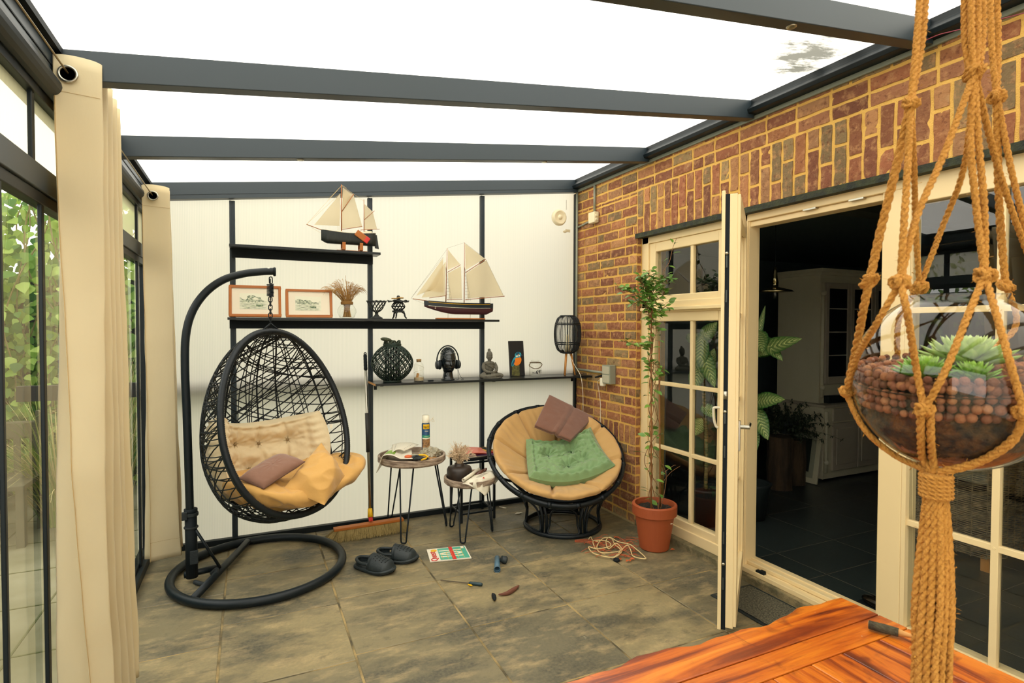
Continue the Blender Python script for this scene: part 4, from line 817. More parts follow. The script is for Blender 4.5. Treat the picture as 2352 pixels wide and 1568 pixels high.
q = MB(); q.tube(cat_rom([(-.045, -.50, 1.15), (-.05, -.455, 1.12), (-.03, -.44, 1.05), (-.02, -.45, .95), (-.02, -.455, .85), (-.02, -.45, .70), (-.02, -.43, .55)], 8), .0022, 6); q.build('power_cord', M['white'], t, smooth=True)
q = MB(); q.tube(cat_rom([at(2085, 112, 'x', -.09), at(2150, 82, 'x', -.09), at(2195, 70, 'x', -.08), at(2352, 30, 'x', -.03)], 6), .0022, 6); tag(q.build('red_wire', mat('red_wire', '8e3b4a', .6)), 'thin red wire along the wall plate above the bricks', 'wire')
def beam_lamp(px, py, y):
    c = at(px, py, 'y', y); q = MB(); c.z = roofz(c.x)-.112; q.lathe(c-ZAX*.004, [(.0, 0), (.010, -.001), (.016, 0), (.020, .003), (.020, .006)], 20); tag(q.build('spot_lamp', M['steel'], smooth=True), 'tiny recessed metal spot under the rafter', 'light', 'recessed spots under the rafters')
for a in ((1818, 50, -3.05), (690, 365, -1.07), (1250, 371, -1.07)): beam_lamp(*a)
# ================================================================ hanging egg chair
def buttons(Mf, tf, off, r_, m, t):
    for (u, v) in tf:
        e = .02; n = (Mf(u+e, v)-Mf(u-e, v)).cross(Mf(u, v+e)-Mf(u, v-e)).normalized(); P_ = Mf(u, v); n = n if n.dot(CAM-P_) > 0 else -n
        q = MB(); q.ball(P_+n*off, r_, 10, 6)
        for k in range(6):
            a = k*PI/3+u*3; x = n.orthogonal().normalized(); y = n.cross(x); d = x*math.cos(a)+y*math.sin(a); q.tube([P_+n*off, P_+n*(off+.004)+d*.014, P_+n*(off+.007)+d*.030], [.003, .0014, .0004], 5)
        q.build('tuft_button', m, t, smooth=True)  # dark tone of button and pucker lines paints the shade of the dimple
def quad4(A, B, C, D, bulge=0, up=None):
    A, B, C, D = Vector(A), Vector(B), Vector(C), Vector(D); n = (B-A).cross(D-A).normalized() if up is None else Vector(up)
    def f(u, v):
        a = (u+1)/2; b = (v+1)/2; return A*(1-a)*(1-b)+B*a*(1-b)+C*a*b+D*(1-a)*b+n*bulge*(1-u*u)*(1-v*v)
    return f
RC = Vector((-2.765, -.60, 0))
st = thing('swing_chair_stand', 'dark steel stand with round floor ring and curved arm holding the egg chair', 'chair stand', RC)
q = MB(); q.tube([RC+Vector((.512*math.cos(2*PI*k/72), .512*math.sin(2*PI*k/72), .028)) for k in range(72)], .027, 14, closed=True); q.build('ring_base', M['beamd'], st, smooth=True)
q = MB(); q.tube([(-3.125, -.945, .036), (-2.845, -.125, .036)], .023, 12); q.build('cross_tube', M['beamd'], st, smooth=True)
q = MB(); q.tube([(-3.20, -.60, .05), (-3.02, -.55, .045)], .020, 12); q.build('socket_tube', M['beamd'], st, smooth=True)
A_ = lambda px, py: at(px, py, 'y', -.60)
arm = cat_rom([A_(440, 1300), A_(434, 1100), A_(429, 950), A_(425, 850), A_(427, 770), A_(442, 715), A_(472, 672), A_(512, 643), A_(558, 629), A_(600, 624), A_(629, 623)], 8)
q = MB(); q.tube(arm, .0235, 16); q.build('curved_pole', M['beamd'], st, smooth=True)
q = MB(); q.tube([A_(441, 1325), A_(438, 1172)], .034, 16); q.tube([A_(438, 1178), A_(438, 1168)], .038, 16); q.build('sleeve', M['blackm'], st, smooth=True)
for (ya, yb) in ((1176, 1184), (1208, 1212)): q = MB(); q.tube([A_(439, ya), A_(439, yb)], .041, 16); q.build('strap', mat('strap_black', '1b2325', .7, bump=(200, .4)), st, bev=.003)
q = MB(); q.box(A_(425, 1182)+Vector((0, -.03, 0)), (.03, .02, .05)); q.build('buckle', MATS['strap_black'], st, bev=.003); q = MB(); q.box(A_(447, 1275)+Vector((0, -.036, 0)), (.045, .012, .085)); q.build('label_patch', mat('strap_black', '1b2325', .7, bump=(200, .4)), st, bev=.003)
q = MB(); q.tube([A_(446, 1215)+Vector((.01, -.02, 0)), (-3.0, -.60, .06)], .009, 8); q.build('brace', M['beamd'], st, smooth=True)
q = MB(); q.tube(cat_rom([(-3.14, -.66, .02), (-3.08, -.70, .012), (-3.03, -.68, .03), (-3.02, -.62, .06), (-3.05, -.60, .03)], 5), .014, 8); q.build('strap_end', MATS['strap_black'], st, smooth=True)
e_ = A_(632, 624); q = MB(); q.lathe(e_-Vector((.008, 0, 0)), [(.0, -.004), (.026, -.004), (.030, .004), (.027, .012), (.0, .013)], 18, basis(ZAX, YAX, XAX)); q.build('end_cap', M['blackm'], st, smooth=True)
b_ = A_(617, 620); q = MB(); q.lathe(b_, [(.0, .018), (.012, .014), (.016, .004), (.016, 0)], 14); q.build('bolt', M['steel'], st, smooth=True)
# chair shell
HG = Vector((-2.695, -.60, 1.565)); th_ = math.radians(33); Nn = Vector((math.sin(th_), -math.cos(th_), 0)); Ee = Vector((math.cos(th_), math.sin(th_), 0))
def rim(t, s):         # t 0 top .. 1 bottom, s -1/+1
    a = PI*t; z = 1.565-1.135*(1-math.cos(a))/2; w = .442*math.sin(a)**.92*(1-.10*math.cos(a)); f = .32*(1-math.cos(a))/2*1.08; return HG+Ee*(s*w)+Nn*f+ZAX*(z-1.565)
SPN = cat_rom([(0, 0, 1.565), (-.20, 0, 1.47), (-.36, 0, 1.22), (-.40, 0, .92), (-.36, 0, .62), (-.16, 0, .39), (.12, 0, .35), (.345, 0, .43)], 10)
def shell(t, ph, ins=0):
    L_, R_ = rim(t, -1), rim(t, 1); m = (L_+R_)/2; k = t*(len(SPN)-1); i = min(len(SPN)-2, int(k)); sp_ = SPN[i].lerp(SPN[i+1], k-i); Sx = HG+Nn*sp_.x+ZAX*(sp_.z-1.565)
    p = m+(R_-m)*math.cos(ph)*(1)+(Sx-m)*math.sin(ph)**.8 if math.sin(ph) > 0 else m+(R_-m)*math.cos(ph)
    if ins: c_ = HG+Nn*.10-ZAX*.62; p = p+(c_-p).normalized()*ins
    return p
ch = thing('hanging_egg_chair', 'black woven egg-shaped hanging chair with an open latticed back', 'hanging chair', (HG.x, HG.y, .36))
pts = [rim(i/44, -1) for i in range(45)]+[rim(1-i/44, 1) for i in range(1, 44)]
P2 = resample(pts+[pts[0]], .0065)[:-1]
q = MB(); q.tube(P2, [.0195+(.0022 if i % 2 else 0) for i in range(len(P2))], 10, closed=True); q.build('rim', M['rattan'], ch, smooth=True)
r = random.Random(9); q = MB()
def strand(f, rad=.0040, n=26): q.tube([f(i/n) for i in range(n+1)], rad, 5, cap=False)
for k in range(27):
    for off in (-.30, .30):
        t0 = .02+.96*k/26; t1 = t0+off
        if 0 < t1 < 1: strand(lambda u: shell(t0+(t1-t0)*u, PI*u))
for k in range(16):
    t0 = .04+.92*k/45; t1 = min(.97, max(.03, t0+r.uniform(-.05, .05)+r.choice([-.22, .22, .28, -.28]))); strand(lambda u: shell(t0+(t1-t0)*u, PI*u))
for k in range(20):
    t0 = .05+.9*r.random(); t1 = min(.98, max(.02, t0+r.uniform(-.55, .55))); strand(lambda u: shell(t0+(t1-t0)*u, PI*u))
for k in range(28):
    p0 = PI*(k+.5)/28; p1 = p0+r.uniform(-.35, .35); p1 = min(PI-.03, max(.03, p1)); strand(lambda u: shell(.02+.96*u, p0+(p1-p0)*math.sin(PI*u/1.0)), .0036 if k % 5 else .006, 34)
for k in range(22):
    t0 = r.uniform(.3, .95); p0, p1 = (.02, r.uniform(.5, 1.6)) if k % 2 else (PI-.02, PI-r.uniform(.5, 1.8)); t1 = min(.98, t0+r.uniform(-.3, .3)); strand(lambda u: shell(t0+(t1-t0)*u, p0+(p1-p0)*u), .0033, 14)
q.build('woven_shell', M['rattan'], ch, smooth=True)
hk = A_(622, 640); ctop = rim(0, 1)+ZAX*.018
q = MB()
def link(c, a, h=.030, w=.011, rad=.0034):
    d = Vector((math.cos(a), math.sin(a), 0)); q.tube([c+d*(w*math.cos(t_))+ZAX*((h/2-w)*(1 if math.sin(t_) > 0 else -1)+w*math.sin(t_)) for t_ in [2*PI*k/14 for k in range(14)]], rad, 6, closed=True)
zt = hk.z; zb_ = ctop.z+.035; link(Vector((hk.x, hk.y, zt-.01)), .3, .045, .010); 
z_ = zt-.135; k = 0
while z_ > zb_: link(Vector((HG.x, HG.y, z_)), .2+k*PI/2, .036, .011); z_ -= .026; k += 1
q.build('chain', M['black'], ch, smooth=True)
q = MB(); q.tube([Vector((HG.x+.019*math.cos(2*PI*i/10), HG.y+.019*math.sin(2*PI*i/10), zt-.035-.080*i/90)) for i in range(91)], .0036, 6); q.tube([(HG.x, HG.y, zt), (HG.x, HG.y, zt-.035)], .004, 6); q.tube([(HG.x, HG.y, zt-.115), (HG.x, HG.y, zt-.14)], .004, 6); q.build('spring', M['black'], ch, smooth=True)
q = MB(); a_ = Vector((HG.x, HG.y, zb_)); q.tube([a_, rim(.04, -1)+ZAX*.012], .005, 6); q.tube([a_, rim(.04, 1)+ZAX*.012], .005, 6); q.build('hanger', M['black'], ch, smooth=True)
# cushions
def cm(u, v):
    t = .66-.135*(v+1)/2*1.0 - .0; u, v = u*(1-.06*v*v), v*(1-.10*abs(u)**4); t = .712-.290*(v+1)/2+.026*u; ph = PI/2-u*(1.32+.04*v)-(.11*u if u > 0 else 0); return shell(t, ph, .088+.012*v-.045*max(0, u))
TF = [(-.55, .42), (-.18, .45), (.19, .42), (.55, .38), (-.36, -.25), (.0, -.25), (.37, -.3)]; q = pillow(cm, 150, 70, .074, p=5, q=.5, tufts=TF, ts=.20, wr=.010, wsc=7, seed=2, edge=.25, seams=(-.55, -.18, .19, .55))
t = thing('back_cushion', 'cream tufted cushion curved against the back of the egg chair', 'cushion', cm(0, -1)); q.build('cushion', M['creamc'], t, smooth=True); buttons(cm, TF, .070*.28, .011, mat('cream_dimple_shade', '8f7a55', .9), t)
q = MB(); p_ = at(785, 973, 'y', -.62); q.box(cm(.97, .5)+Nn*.075, (.018, .002, .028)); q.build('care_label', M['white'], t)
def loc3(a, b, z): return Vector((HG.x, HG.y, 0))+Ee*a+Nn*b+ZAX*z
def seat(u, v):
    u, v = u*math.sqrt(1-v*v/2), v*math.sqrt(1-u*u/2)
    a = .355*u+(.10*u if u > 0 else 0); b = .11+.33*v; z = .525+.14*u*u+.10*max(0, -v)**2+.02*max(0, v)
    k = max(0, u-.25)*max(0, v+.5); return loc3(a+k*.16, b+k*.12, z+k*.06-.03*k*k)
t = thing('seat_cushion', 'crumpled ochre yellow seat cushion spilling over the front rim of the egg chair', 'cushion', seat(0, 0))
q = pillow(seat, 120, 100, .092, p=3, q=.5, wr=.040, wsc=6.0, seed=5, fold=-1); q.build('cushion', M['gold'], t, smooth=True)
W3 = lambda px, py, y: at(px, py, 'y', y)
t = thing('scatter_cushion', 'ochre cushion with a pointed corner standing up inside the egg chair', 'cushion', W3(730, 1100, -.85))
q = pillow(quad4(W3(652, 1120, -.93), W3(745, 1160, -1.04), W3(792, 1092, -.80), W3(738, 1016, -.66), .03), 80, 80, .080, p=2.2, q=.8, wr=.028, wsc=5, seed=8, fold=-1); q.build('cushion', M['gold'], t, smooth=True)
t = thing('scatter_cushion', 'flat brown suede cushion lying against the cream cushion in the egg chair', 'cushion', W3(620, 1085, -.9))
q = pillow(quad4(W3(548, 1098, -.93), W3(606, 1122, -1.01), W3(700, 1060, -.85), W3(643, 1044, -.72), .012), 60, 60, .036, p=5, q=.55, wr=.006, wsc=8, seed=3, tufts=[(0, 0)], ts=.02); q.build('cushion', M['brown'], t, smooth=True)
q = MB(); f4 = quad4(W3(548, 1098, -.93), W3(606, 1122, -1.01), W3(700, 1060, -.85), W3(643, 1044, -.72)); q.tube([f4(*uv) for uv in [(-1+i/10, -1) for i in range(21)]+[(1, -1+i/10) for i in range(21)]+[(1-i/10, 1) for i in range(21)]+[(-1, 1-i/10) for i in range(20)]], .0035, 6, closed=True); q.build('piping', mat('brown_piping', '5f4033', .8), t, smooth=True)

# ================================================================ papasan chair
PC = Vector((-.573, -.637, .588)); PR_ = .548; al, be = math.radians(33.3), math.radians(15.5)
m_ = Vector((-math.sin(be), -math.cos(be), 0)); er = Vector((math.cos(be), -math.sin(be), 0)); eu = -m_*math.cos(al)+ZAX*math.sin(al); PN = er.cross(eu).normalized()
if PN.z < 0: PN = -PN
DB = .27
def bowl(x, y, off=0): return PC+er*x+eu*y-PN*(DB*(1-min(1.2, (x*x+y*y)/PR_**2))-off)
pp = thing('papasan_chair', 'round black rattan papasan chair in the corner by the brick pier', 'chair', (-.57, -.68, 0))
q = MB(); q.tube([PC+(er*math.cos(a)+eu*math.sin(a))*PR_ for a in [2*PI*k/80 for k in range(80)]], .0175, 12, closed=True)
q.tube([PC+(er*math.cos(a)+eu*math.sin(a))*(PR_-.012)-PN*.035 for a in [2*PI*k/80 for k in range(80)]], .0135, 10, closed=True)
for k in range(16):
    a = 2*PI*k/16+.1; c_ = PC+(er*math.cos(a)+eu*math.sin(a))*PR_; tg = (-er*math.sin(a)+eu*math.cos(a)); q.tube([c_-tg*.016, c_+tg*.016], .0205, 10)
q.build('rim', M['rattan'], pp, smooth=True)
q = MB()
for k in range(14):
    a = 2*PI*k/14; q.tube([bowl(math.cos(a)*PR_*s, math.sin(a)*PR_*s, -.01) for s in [i/12 for i in range(13)]], .010, 8)
for s in (.36, .75): q.tube([bowl(math.cos(a)*PR_*s, math.sin(a)*PR_*s, -.01) for a in [2*PI*k/48 for k in range(48)]], .010, 8, closed=True)
q.build('basket_frame', M['rattan'], pp, smooth=True)
bc = Vector((-.545, -.70, 0))
q = MB(); q.tube([bc+Vector((.30*math.cos(a), .30*math.sin(a), .018)) for a in [2*PI*k/56 for k in range(56)]], .017, 12, closed=True); q.build('base_ring', M['rattan'], pp, smooth=True)
tc_ = bc+Vector((0.0, .0, .27)); q = MB()
for (rr, dz) in ((.345, 0), (.335, .032)): q.tube([tc_+Vector((rr*math.cos(a), rr*math.sin(a), dz)) for a in [2*PI*k/56 for k in range(56)]], .016, 10, closed=True)
q.build('top_ring', M['rattan'], pp, smooth=True)
for k in range(6):
    a = 2*PI*k/6+.55; d0 = Vector((math.cos(a-.06), math.sin(a-.06), 0)); d1 = Vector((math.cos(a+.06), math.sin(a+.06), 0)); q = MB()
    for d in (d0, d1): q.tube([bc+d*.335+ZAX*.27, bc+d*.285+ZAX*.14, bc+d*.295+ZAX*.02], .012, 8)
    q.build('leg', M['rattan'], pp, smooth=True)
    am = a+PI/6; q = MB(); q.tube(cat_rom([bc+Vector((math.cos(am+s*w_)*rr, math.sin(am+s*w_)*rr, z_)) for s, w_, rr, z_ in ((-1, .40, .30, .04), (-1, .38, .285, .10), (-1, .30, .30, .20), (0, 0, .315, .245), (1, .30, .30, .20), (1, .38, .285, .10), (1, .40, .30, .04), (1, .2, .295, .035), (-1, .2, .295, .035))], 5, closed=True), .008, 7, closed=True); q.build('arch', M['rattan'], pp, smooth=True)
# round cushion
def pad():
    mb = MB(); nr, na = 34, 240
    def P(rn, a, top):
        seg = 0; d = (a/(2*PI)*8+.35) % 1; d = min(d, 1-d)/8*2*PI; sg = math.exp(-(d*(.35+rn)/.035)**2)*min(1, max(0, (rn-.30)/.2))
        R_ = .520*(1-.018*sg); x = R_*rn*math.cos(a); y = R_*rn*math.sin(a)-.018
        t_ = .115*(max(0, 1-rn**7))**.5*(1-.42*sg)*(.55+.45*min(1, rn/.55))
        w = nz3((x*3, y*3, 0), 3, 5)*.014*rn+(.0045*math.sin(a*38+4*nz3((x, y, 0), 6, 1))+.012*abs(nz3((math.cos(a)*5, math.sin(a)*5, rn*1.2), 1.6, 2)))*max(0, rn-.45)*2*(1-rn**10)
        return bowl(x, y, .012+(t_+w if top else .0)) + PN*(.055*rn**4)
    for top in (True, False): mb.grid(lambda u, v: P(max(.0001, (1-(1-v)**1.6)), 2*PI*u, top), na, nr)
    return mb
t = thing('papasan_cushion', 'big round ochre cushion filling the papasan chair', 'cushion', bowl(0, 0)); pad().build('cushion', M['goldp'], t, smooth=True)
def pl(px, py, off):
    D = ray(px, py); c_ = PC+PN*off; tt = (c_-CAM).dot(PN)/D.dot(PN); P_ = CAM+D*tt-PC; return P_.dot(er), P_.dot(eu)
lx, ly = pl(1222, 1112, -.06); lb_ = bowl(lx, ly, .14); q = MB(); q.box(lb_, (.03, .022, .002), basis(er, eu, PN)); q.build('care_label', M['white'], t)
# green cushion
gc = [pl(1212, 1112, -.05), pl(1408, 1088, -.02), pl(1350, 1008, -.10), pl(1206, 1024, -.10)]
def gm(u, v):
    a, b = (u+1)/2, (v+1)/2; x = gc[0][0]*(1-a)*(1-b)+gc[1][0]*a*(1-b)+gc[2][0]*a*b+gc[3][0]*(1-a)*b; y = gc[0][1]*(1-a)*(1-b)+gc[1][1]*a*(1-b)+gc[2][1]*a*b+gc[3][1]*(1-a)*b
    y -= .05*(1-u*u)*(1 if v < 0 else .9)*abs(v)**.5; rr = (x*x+y*y)/PR_**2; return PC+er*x+eu*y-PN*(DB*(1-min(1.0, rr))*.72-.125)
t = thing('tufted_cushion', 'square green tufted cushion resting in the papasan chair', 'cushion', gm(0, 0))
q = pillow(gm, 100, 100, .056, p=8, q=.5, tufts=[(-.42, .25), (.25, .32), (.02, -.35), (.42, -.22)], ts=.17, wr=.022, wsc=10, seed=6, edge=.40); q.build('cushion', M['green'], t, smooth=True); buttons(gm, [(-.42, .25), (.25, .32), (.02, -.35), (.42, -.22)], .056*.32, .009, mat('green_dimple_shade', '3f5c36', .9), t)
# fleece blanket over the back
bl = quad4(W3(1226, 988, -.50), W3(1308, 1022, -.64), W3(1362, 968, -.44), W3(1260, 917, -.30), .012)
t = thing('folded_blanket', 'brown fleece blanket folded over the upper rim of the papasan', 'blanket', bl(0, 0))
def bl2(o_): return lambda u, v: bl(u, v)+PN*(.035+o_+.010*math.exp(-((u+.05*v-.05)/.10)**2)*(1-.5*v)-.008*math.exp(-((u+.1*v-.22)/.09)**2)) 
for o_ in (.018, .000): pillow(bl2(o_), 50, 50, .010, p=24, q=.4, wr=.004, wsc=7, seed=4).build('layer', M['fleece'], t, smooth=True)
# ================================================================ side tables and what lies on them
def hairpin(t, top, foot, w, name='leg'):
    top = Vector(top); foot = Vector(foot); d = Vector((foot.x-top.x, foot.y-top.y, 0)); s = Vector((-d.y, d.x, 0)); s = s.normalized() if s.length > 1e-5 else XAX
    fw_ = .020; P_ = [top-s*w, foot-s*fw_+ZAX*.035, foot-s*fw_*.9+ZAX*.014, foot-s*fw_*.4+ZAX*.0065, foot+s*fw_*.4+ZAX*.0065, foot+s*fw_*.9+ZAX*.014, foot+s*fw_+ZAX*.035, top+s*w]
    q = MB(); q.tube([P_[0]]+cat_rom(P_[1:-1], 4)+[P_[-1]], .0062, 8); q.build(name, M['black'], t, smooth=True)
def tray_table(c, r, zb, zt, feet, lab, rot=0):
    t = thing('tray_side_table', lab, 'side table', (c[0], c[1], 0), 'round tray tables on hairpin legs'); c = Vector((c[0], c[1], 0))
    q = MB(); q.lathe(c, [(0, zb), (r-.012, zb), (r, zb+.012), (r, zt-.003), (r-.003, zt), (r-.018, zt), (r-.020, zb+.018), (0, zb+.018)], 64); q.build('tray_top', M['tray'], t)
    for f in feet:
        f = Vector((f[0], f[1], 0)); d = (f-c).normalized(); hairpin(t, c+d*(r*.70)+ZAX*zb, f, .052)
    return t
T1 = Vector((-1.672, -.293, 0)); T2 = Vector((-1.290, -.560, 0))
tray_table(T1, .262, .548, .602, [(-1.804, -.549), (-1.400, -.318), (-1.792, -.045)], 'larger round greywashed tray table on black hairpin legs, holding a magazine and foam can')
tray_table(T2, .198, .402, .452, [(-1.366, -.362), (-1.406, -.723), (-1.113, -.584)], 'smaller round greywashed tray table on hairpin legs, holding the dark vase')
t = thing('black_side_table', 'small square black metal side table with magazines, behind the tray tables', 'side table', (-1.11, -.18, 0))
q = MB(); q.bb(-1.275, -.965, -.315, -.035, .500, .518); q.build('top', M['black'], t, bev=.002)
for x in (-1.265, -.975):
    for y in (-.305, -.045): q = MB(); q.bb(x-.009, x+.009, y-.009, y+.009, 0, .50); q.build('leg', M['black'], t)
for a, b in (((-1.265, -.305), (-.975, -.305)), ((-1.265, -.045), (-.975, -.045)), ((-1.265, -.305), (-1.265, -.045)), ((-.975, -.305), (-.975, -.045))):
    for z in (.07, .485): q = MB(); q.bar((a[0], a[1], z), (b[0], b[1], z), .014, .014); q.build('rail', M['black'], t)
# magazines on it
def slab(name, c, sx, sy, sz, rot, m, lab=None, cat=None, grp=None, parent=None):
    q = MB(); q.box(c, (sx, sy, sz), Matrix.Rotation(rot, 3, 'Z')); o = q.build(name, m, parent)
    if lab: tag(o, lab, cat, grp)
    return o
slab('magazine', (-1.09, -.17, .524), .27, .21, .010, .1, M['mag'], 'lowest magazine of the pile on the black side table', 'magazine', 'magazines on the black side table')
slab('magazine', (-1.05, -.19, .534), .26, .19, .008, -.15, M['purple'], 'purple magazine in the middle of the pile on the black table', 'magazine', 'magazines on the black side table')
slab('magazine', (-1.03, -.18, .543), .20, .17, .007, .05, M['red'], 'red magazine under the top ones on the black table', 'magazine', 'magazines on the black side table')
t = thing('magazine', 'yellow and black magazine at the right of the pile on the black table', 'magazine', (-1.0, -.17, .55), 'magazines on the black side table'); slab('cover', (-1.03, -.16, .5505), .17, .15, .006, .2, M['yellow'], parent=t); slab('cover_photo', (-.985, -.15, .5545), .05, .13, .001, .2, M['blackm'], parent=t)
t = thing('magazine', 'coral pink magazine lying top left of the pile on the black table', 'magazine', (-1.2, -.22, .55), 'magazines on the black side table'); q = MB(); q.grid(lambda u, v: Vector((-1.30+.24*u+.03*v, -.33+.22*v-.03*u, .560+.012*math.sin(PI*u)+.004*u)), 10, 6); q.build('cover', M['pink'], t, thick=.005)
# dark vase with lacy dried flowers
c = Vector((T2.x-.068, T2.y+.045, .4205)); t = thing('dark_vase', 'squat dark brown vase standing on the smaller tray table', 'vase', c)
q = MB(); q.lathe(c, [(.0, 0), (.092, .0), (.096, .006), (.097, .078), (.088, .098), (.050, .106), (.036, .110), (.038, .126), (.032, .128), (.030, .110), (0, .10)], 40); q.build('body', mat('dark_brown_glaze', '372b22', .45, 0, var=(25, .8, (1, 1, .4)), col2='241e1b'), t, smooth=True)
r = random.Random(12); q = MB()
for k in range(95):
    a = r.uniform(0, 2*PI); e = r.uniform(.25, 1.5); R_ = r.uniform(.05, .125); p = c+ZAX*.150+Vector((math.cos(a)*math.cos(e)*R_*1.05, math.sin(a)*math.cos(e)*R_, math.sin(e)*R_)); b_ = c+ZAX*.12+Vector((r.uniform(-.02, .02), r.uniform(-.02, .02), 0)); m0 = b_.lerp(p, .5)+Vector((r.uniform(-.02, .02), r.uniform(-.02, .02), .01)); q.tube(cat_rom([b_, m0, p], 3), .0009, 3, cap=False)
    for j in range(4):
        d = Vector((r.uniform(-1, 1), r.uniform(-1, 1), r.uniform(-1, 1)))*.022; e2 = p+d; q.tube([m0.lerp(p, r.random()), e2, e2+Vector((r.uniform(-1, 1), r.uniform(-1, 1), r.uniform(-1, 1)))*.014], .0016, 3, cap=False)
tag(q.build('dried_flowers', mat('dried_flower', 'd2b896', .9)), 'lacy pinkish-brown dried flowers in the dark vase', 'dried flowers')
# newspaper draped over the smaller table, with two brown wooden shapes on it
def paperf(u, v):
    A, B, Cc, D = at(1062, 1110, 'z', .455), at(1098, 1082, 'y', -.52), at(1152, 1090, 'y', -.60), at(1114, 1140, 'y', -.78); p = A*(1-u)*(1-v)+B*(1-u)*v+Cc*u*v+D*u*(1-v)
    if math.hypot(p.x-T2.x, p.y-T2.y) < .196: p.z = max(p.z, .456)
    return p+ZAX*(.022*math.sin(PI*u)*math.sin(PI*(.3+.5*v))+.006*math.sin(9*u+3*v)*u)
t = thing('newspaper', 'folded newspaper page drooping over the edge of the smaller tray table', 'newspaper', paperf(.3, .5)); q = MB(); q.grid(paperf, 20, 16); q.build('page', M['paper'], t, smooth=True, thick=.0012)
q = MB(); rl = [at(1064, 1106, 'z', .465)+Vector((0, 0, .012)), at(1100, 1080, 'y', -.52)+Vector((0, 0, .010))]; q.tube(rl, .012, 12, cap=False); q.build('rolled_edge', M['paper'], t, smooth=True, thick=.001)
q = MB()
for k in range(9): v = .25+.055*k; q.tube([paperf(.42+.02*math.sin(k*2), v)+ZAX*.003, paperf(.68, v)+ZAX*.003], .0010, 3)
q.build('print', mat('grey_print', '8b8377', .8), t)
q = MB(); lp = paperf(.80, .17)+ZAX*.002-YAX*.003; q.box(lp, (.012, .002, .012), Matrix.Rotation(.7, 3, 'Y')); q.build('red_logo', M['red'], t)
pod = mat('chestnut_wood', '5a3424', .35, 0, var=(30, .5), col2='3d241a')
for (p0, p1, rr, lab) in ((at(1087, 1106, 'y', -.60), at(1110, 1088, 'y', -.57), .020, 'larger of two glossy brown pods lying on the newspaper'), (at(1108, 1093, 'y', -.56), at(1117, 1084, 'y', -.55), .014, 'smaller brown pod at the right end of the two on the newspaper')):
    d = p1-p0; q = MB(); q.tube([p0+d*u for u in [i/12 for i in range(13)]], [max(.001, rr*math.sin(PI*min(.97, max(.03, i/12)))**.6*(.8+.2*i/12)) for i in range(13)], 14); q.v = [(x, y-.01, z+.034) for x, y, z in q.v]; tag(q.build('seed_pod', pod, smooth=True), lab, 'seed pod', 'brown pods on the newspaper')
# open magazine on the bigger table
def mg(u, v):
    A, B, Cc, D = at(868, 1056, 'y', -.38), at(948, 1075, 'y', -.50), at(945, 1030, 'y', -.22), at(893, 1022, 'y', -.14); p = A*(1-u)*(1-v)+B*u*(1-v)+Cc*u*v+D*(1-u)*v; p.z = .612+.028*math.sin(PI*min(1, u*1.6))*(1 if u < .62 else 1)+.006*v
    if u < .12: p.z -= (.12-u)*.9*(1-v*.4); p.x -= (.12-u)*.1
    return p
t = thing('open_magazine', 'open magazine curling over the left edge of the larger tray table', 'magazine', (T1.x-.1, T1.y, .6)); q = MB(); q.grid(mg, 30, 14); q.build('page', M['mag'], t, smooth=True, thick=.003)
def mg2(u, v):
    A, B, Cc, D = at(900, 1050, 'y', -.36), at(928, 1046, 'y', -.34), at(962, 1034, 'y', -.22), at(900, 1020, 'y', -.14); p = A*(1-u)*(1-v)+B*u*(1-v)+Cc*u*v+D*(1-u)*v; p.z = .64+.020*math.sin(PI*u)+.014*v; return p
q = MB(); q.grid(mg2, 16, 12); q.build('page', M['mag'], t, smooth=True, thick=.002)
q = MB(); q.grid(lambda u, v: mg(.16+.30*u, .10+.36*v)+ZAX*.0035, 12, 8); q.build('green_photo', mat('lime_print', '8fb52c', .4, 0, var=(60, .9), col2='4d7c1c'), t, smooth=True)
q = MB()
for k in range(6): q.tube([mg2(.15, .2+.12*k)+ZAX*.003, mg2(.85, .2+.12*k)+ZAX*.003], .0012, 3)
q.build('print', MATS['grey_print'], t)
q = MB(); q.grid(lambda u, v: Vector((T1.x-.03+.20*u, T1.y-.16+.26*v, .588+.006*math.sin(5*u))), 8, 8); q.build('page', mat('dark_print', '5d4a35', .4, 0, var=(25, .9), col2='cf9a62'), t, smooth=True, thick=.003)
# secateurs, glove-like gadget, plastic bag, foam can
t = thing('pruning_shears', 'black and yellow pruning shears lying beside the open magazine', 'shears', (T1.x+.05, T1.y-.12, .6))
g0 = at(965, 1055, 'z', .605); q = MB(); q.tube(cat_rom([g0+Vector((-.05, .04, .008)), g0+Vector((-.02, .035, .02)), g0+Vector((.0, .0, .018)), g0+Vector((.03, -.03, .012)), g0+Vector((.05, -.02, .01))], 5), .010, 10); q.tube(cat_rom([g0+Vector((-.05, -.01, .008)), g0+Vector((-.03, -.04, .018)), g0+Vector((.0, -.045, .014))], 5), .011, 10); q.build('grip', M['rubber'], t, smooth=True)
q = MB(); q.tube(cat_rom([g0+Vector((.0, .045, .022)), g0+Vector((.04, .03, .024)), g0+Vector((.055, -.01, .016)), g0+Vector((.02, -.045, .012)), g0+Vector((-.01, -.05, .010))], 5), .007, 10); q.build('yellow_grip', M['yellow'], t, smooth=True)
q = MB(); q.box(g0+Vector((-.02, .08, .02)), (.035, .05, .004), Matrix.Rotation(.5, 3, 'Z')); q.build('blade', M['steel'], t)
q = MB(); oc = g0+Vector((-.075, .06, .018)); q.ball(oc, (.03, .022, .012)); tag(q.build('orange_packet', mat('orange_wrap', 'd9642c', .4), smooth=True), 'small crumpled orange packet behind the shears', 'packet')
q = MB(); pb = at(998, 1046, 'y', -.34); 
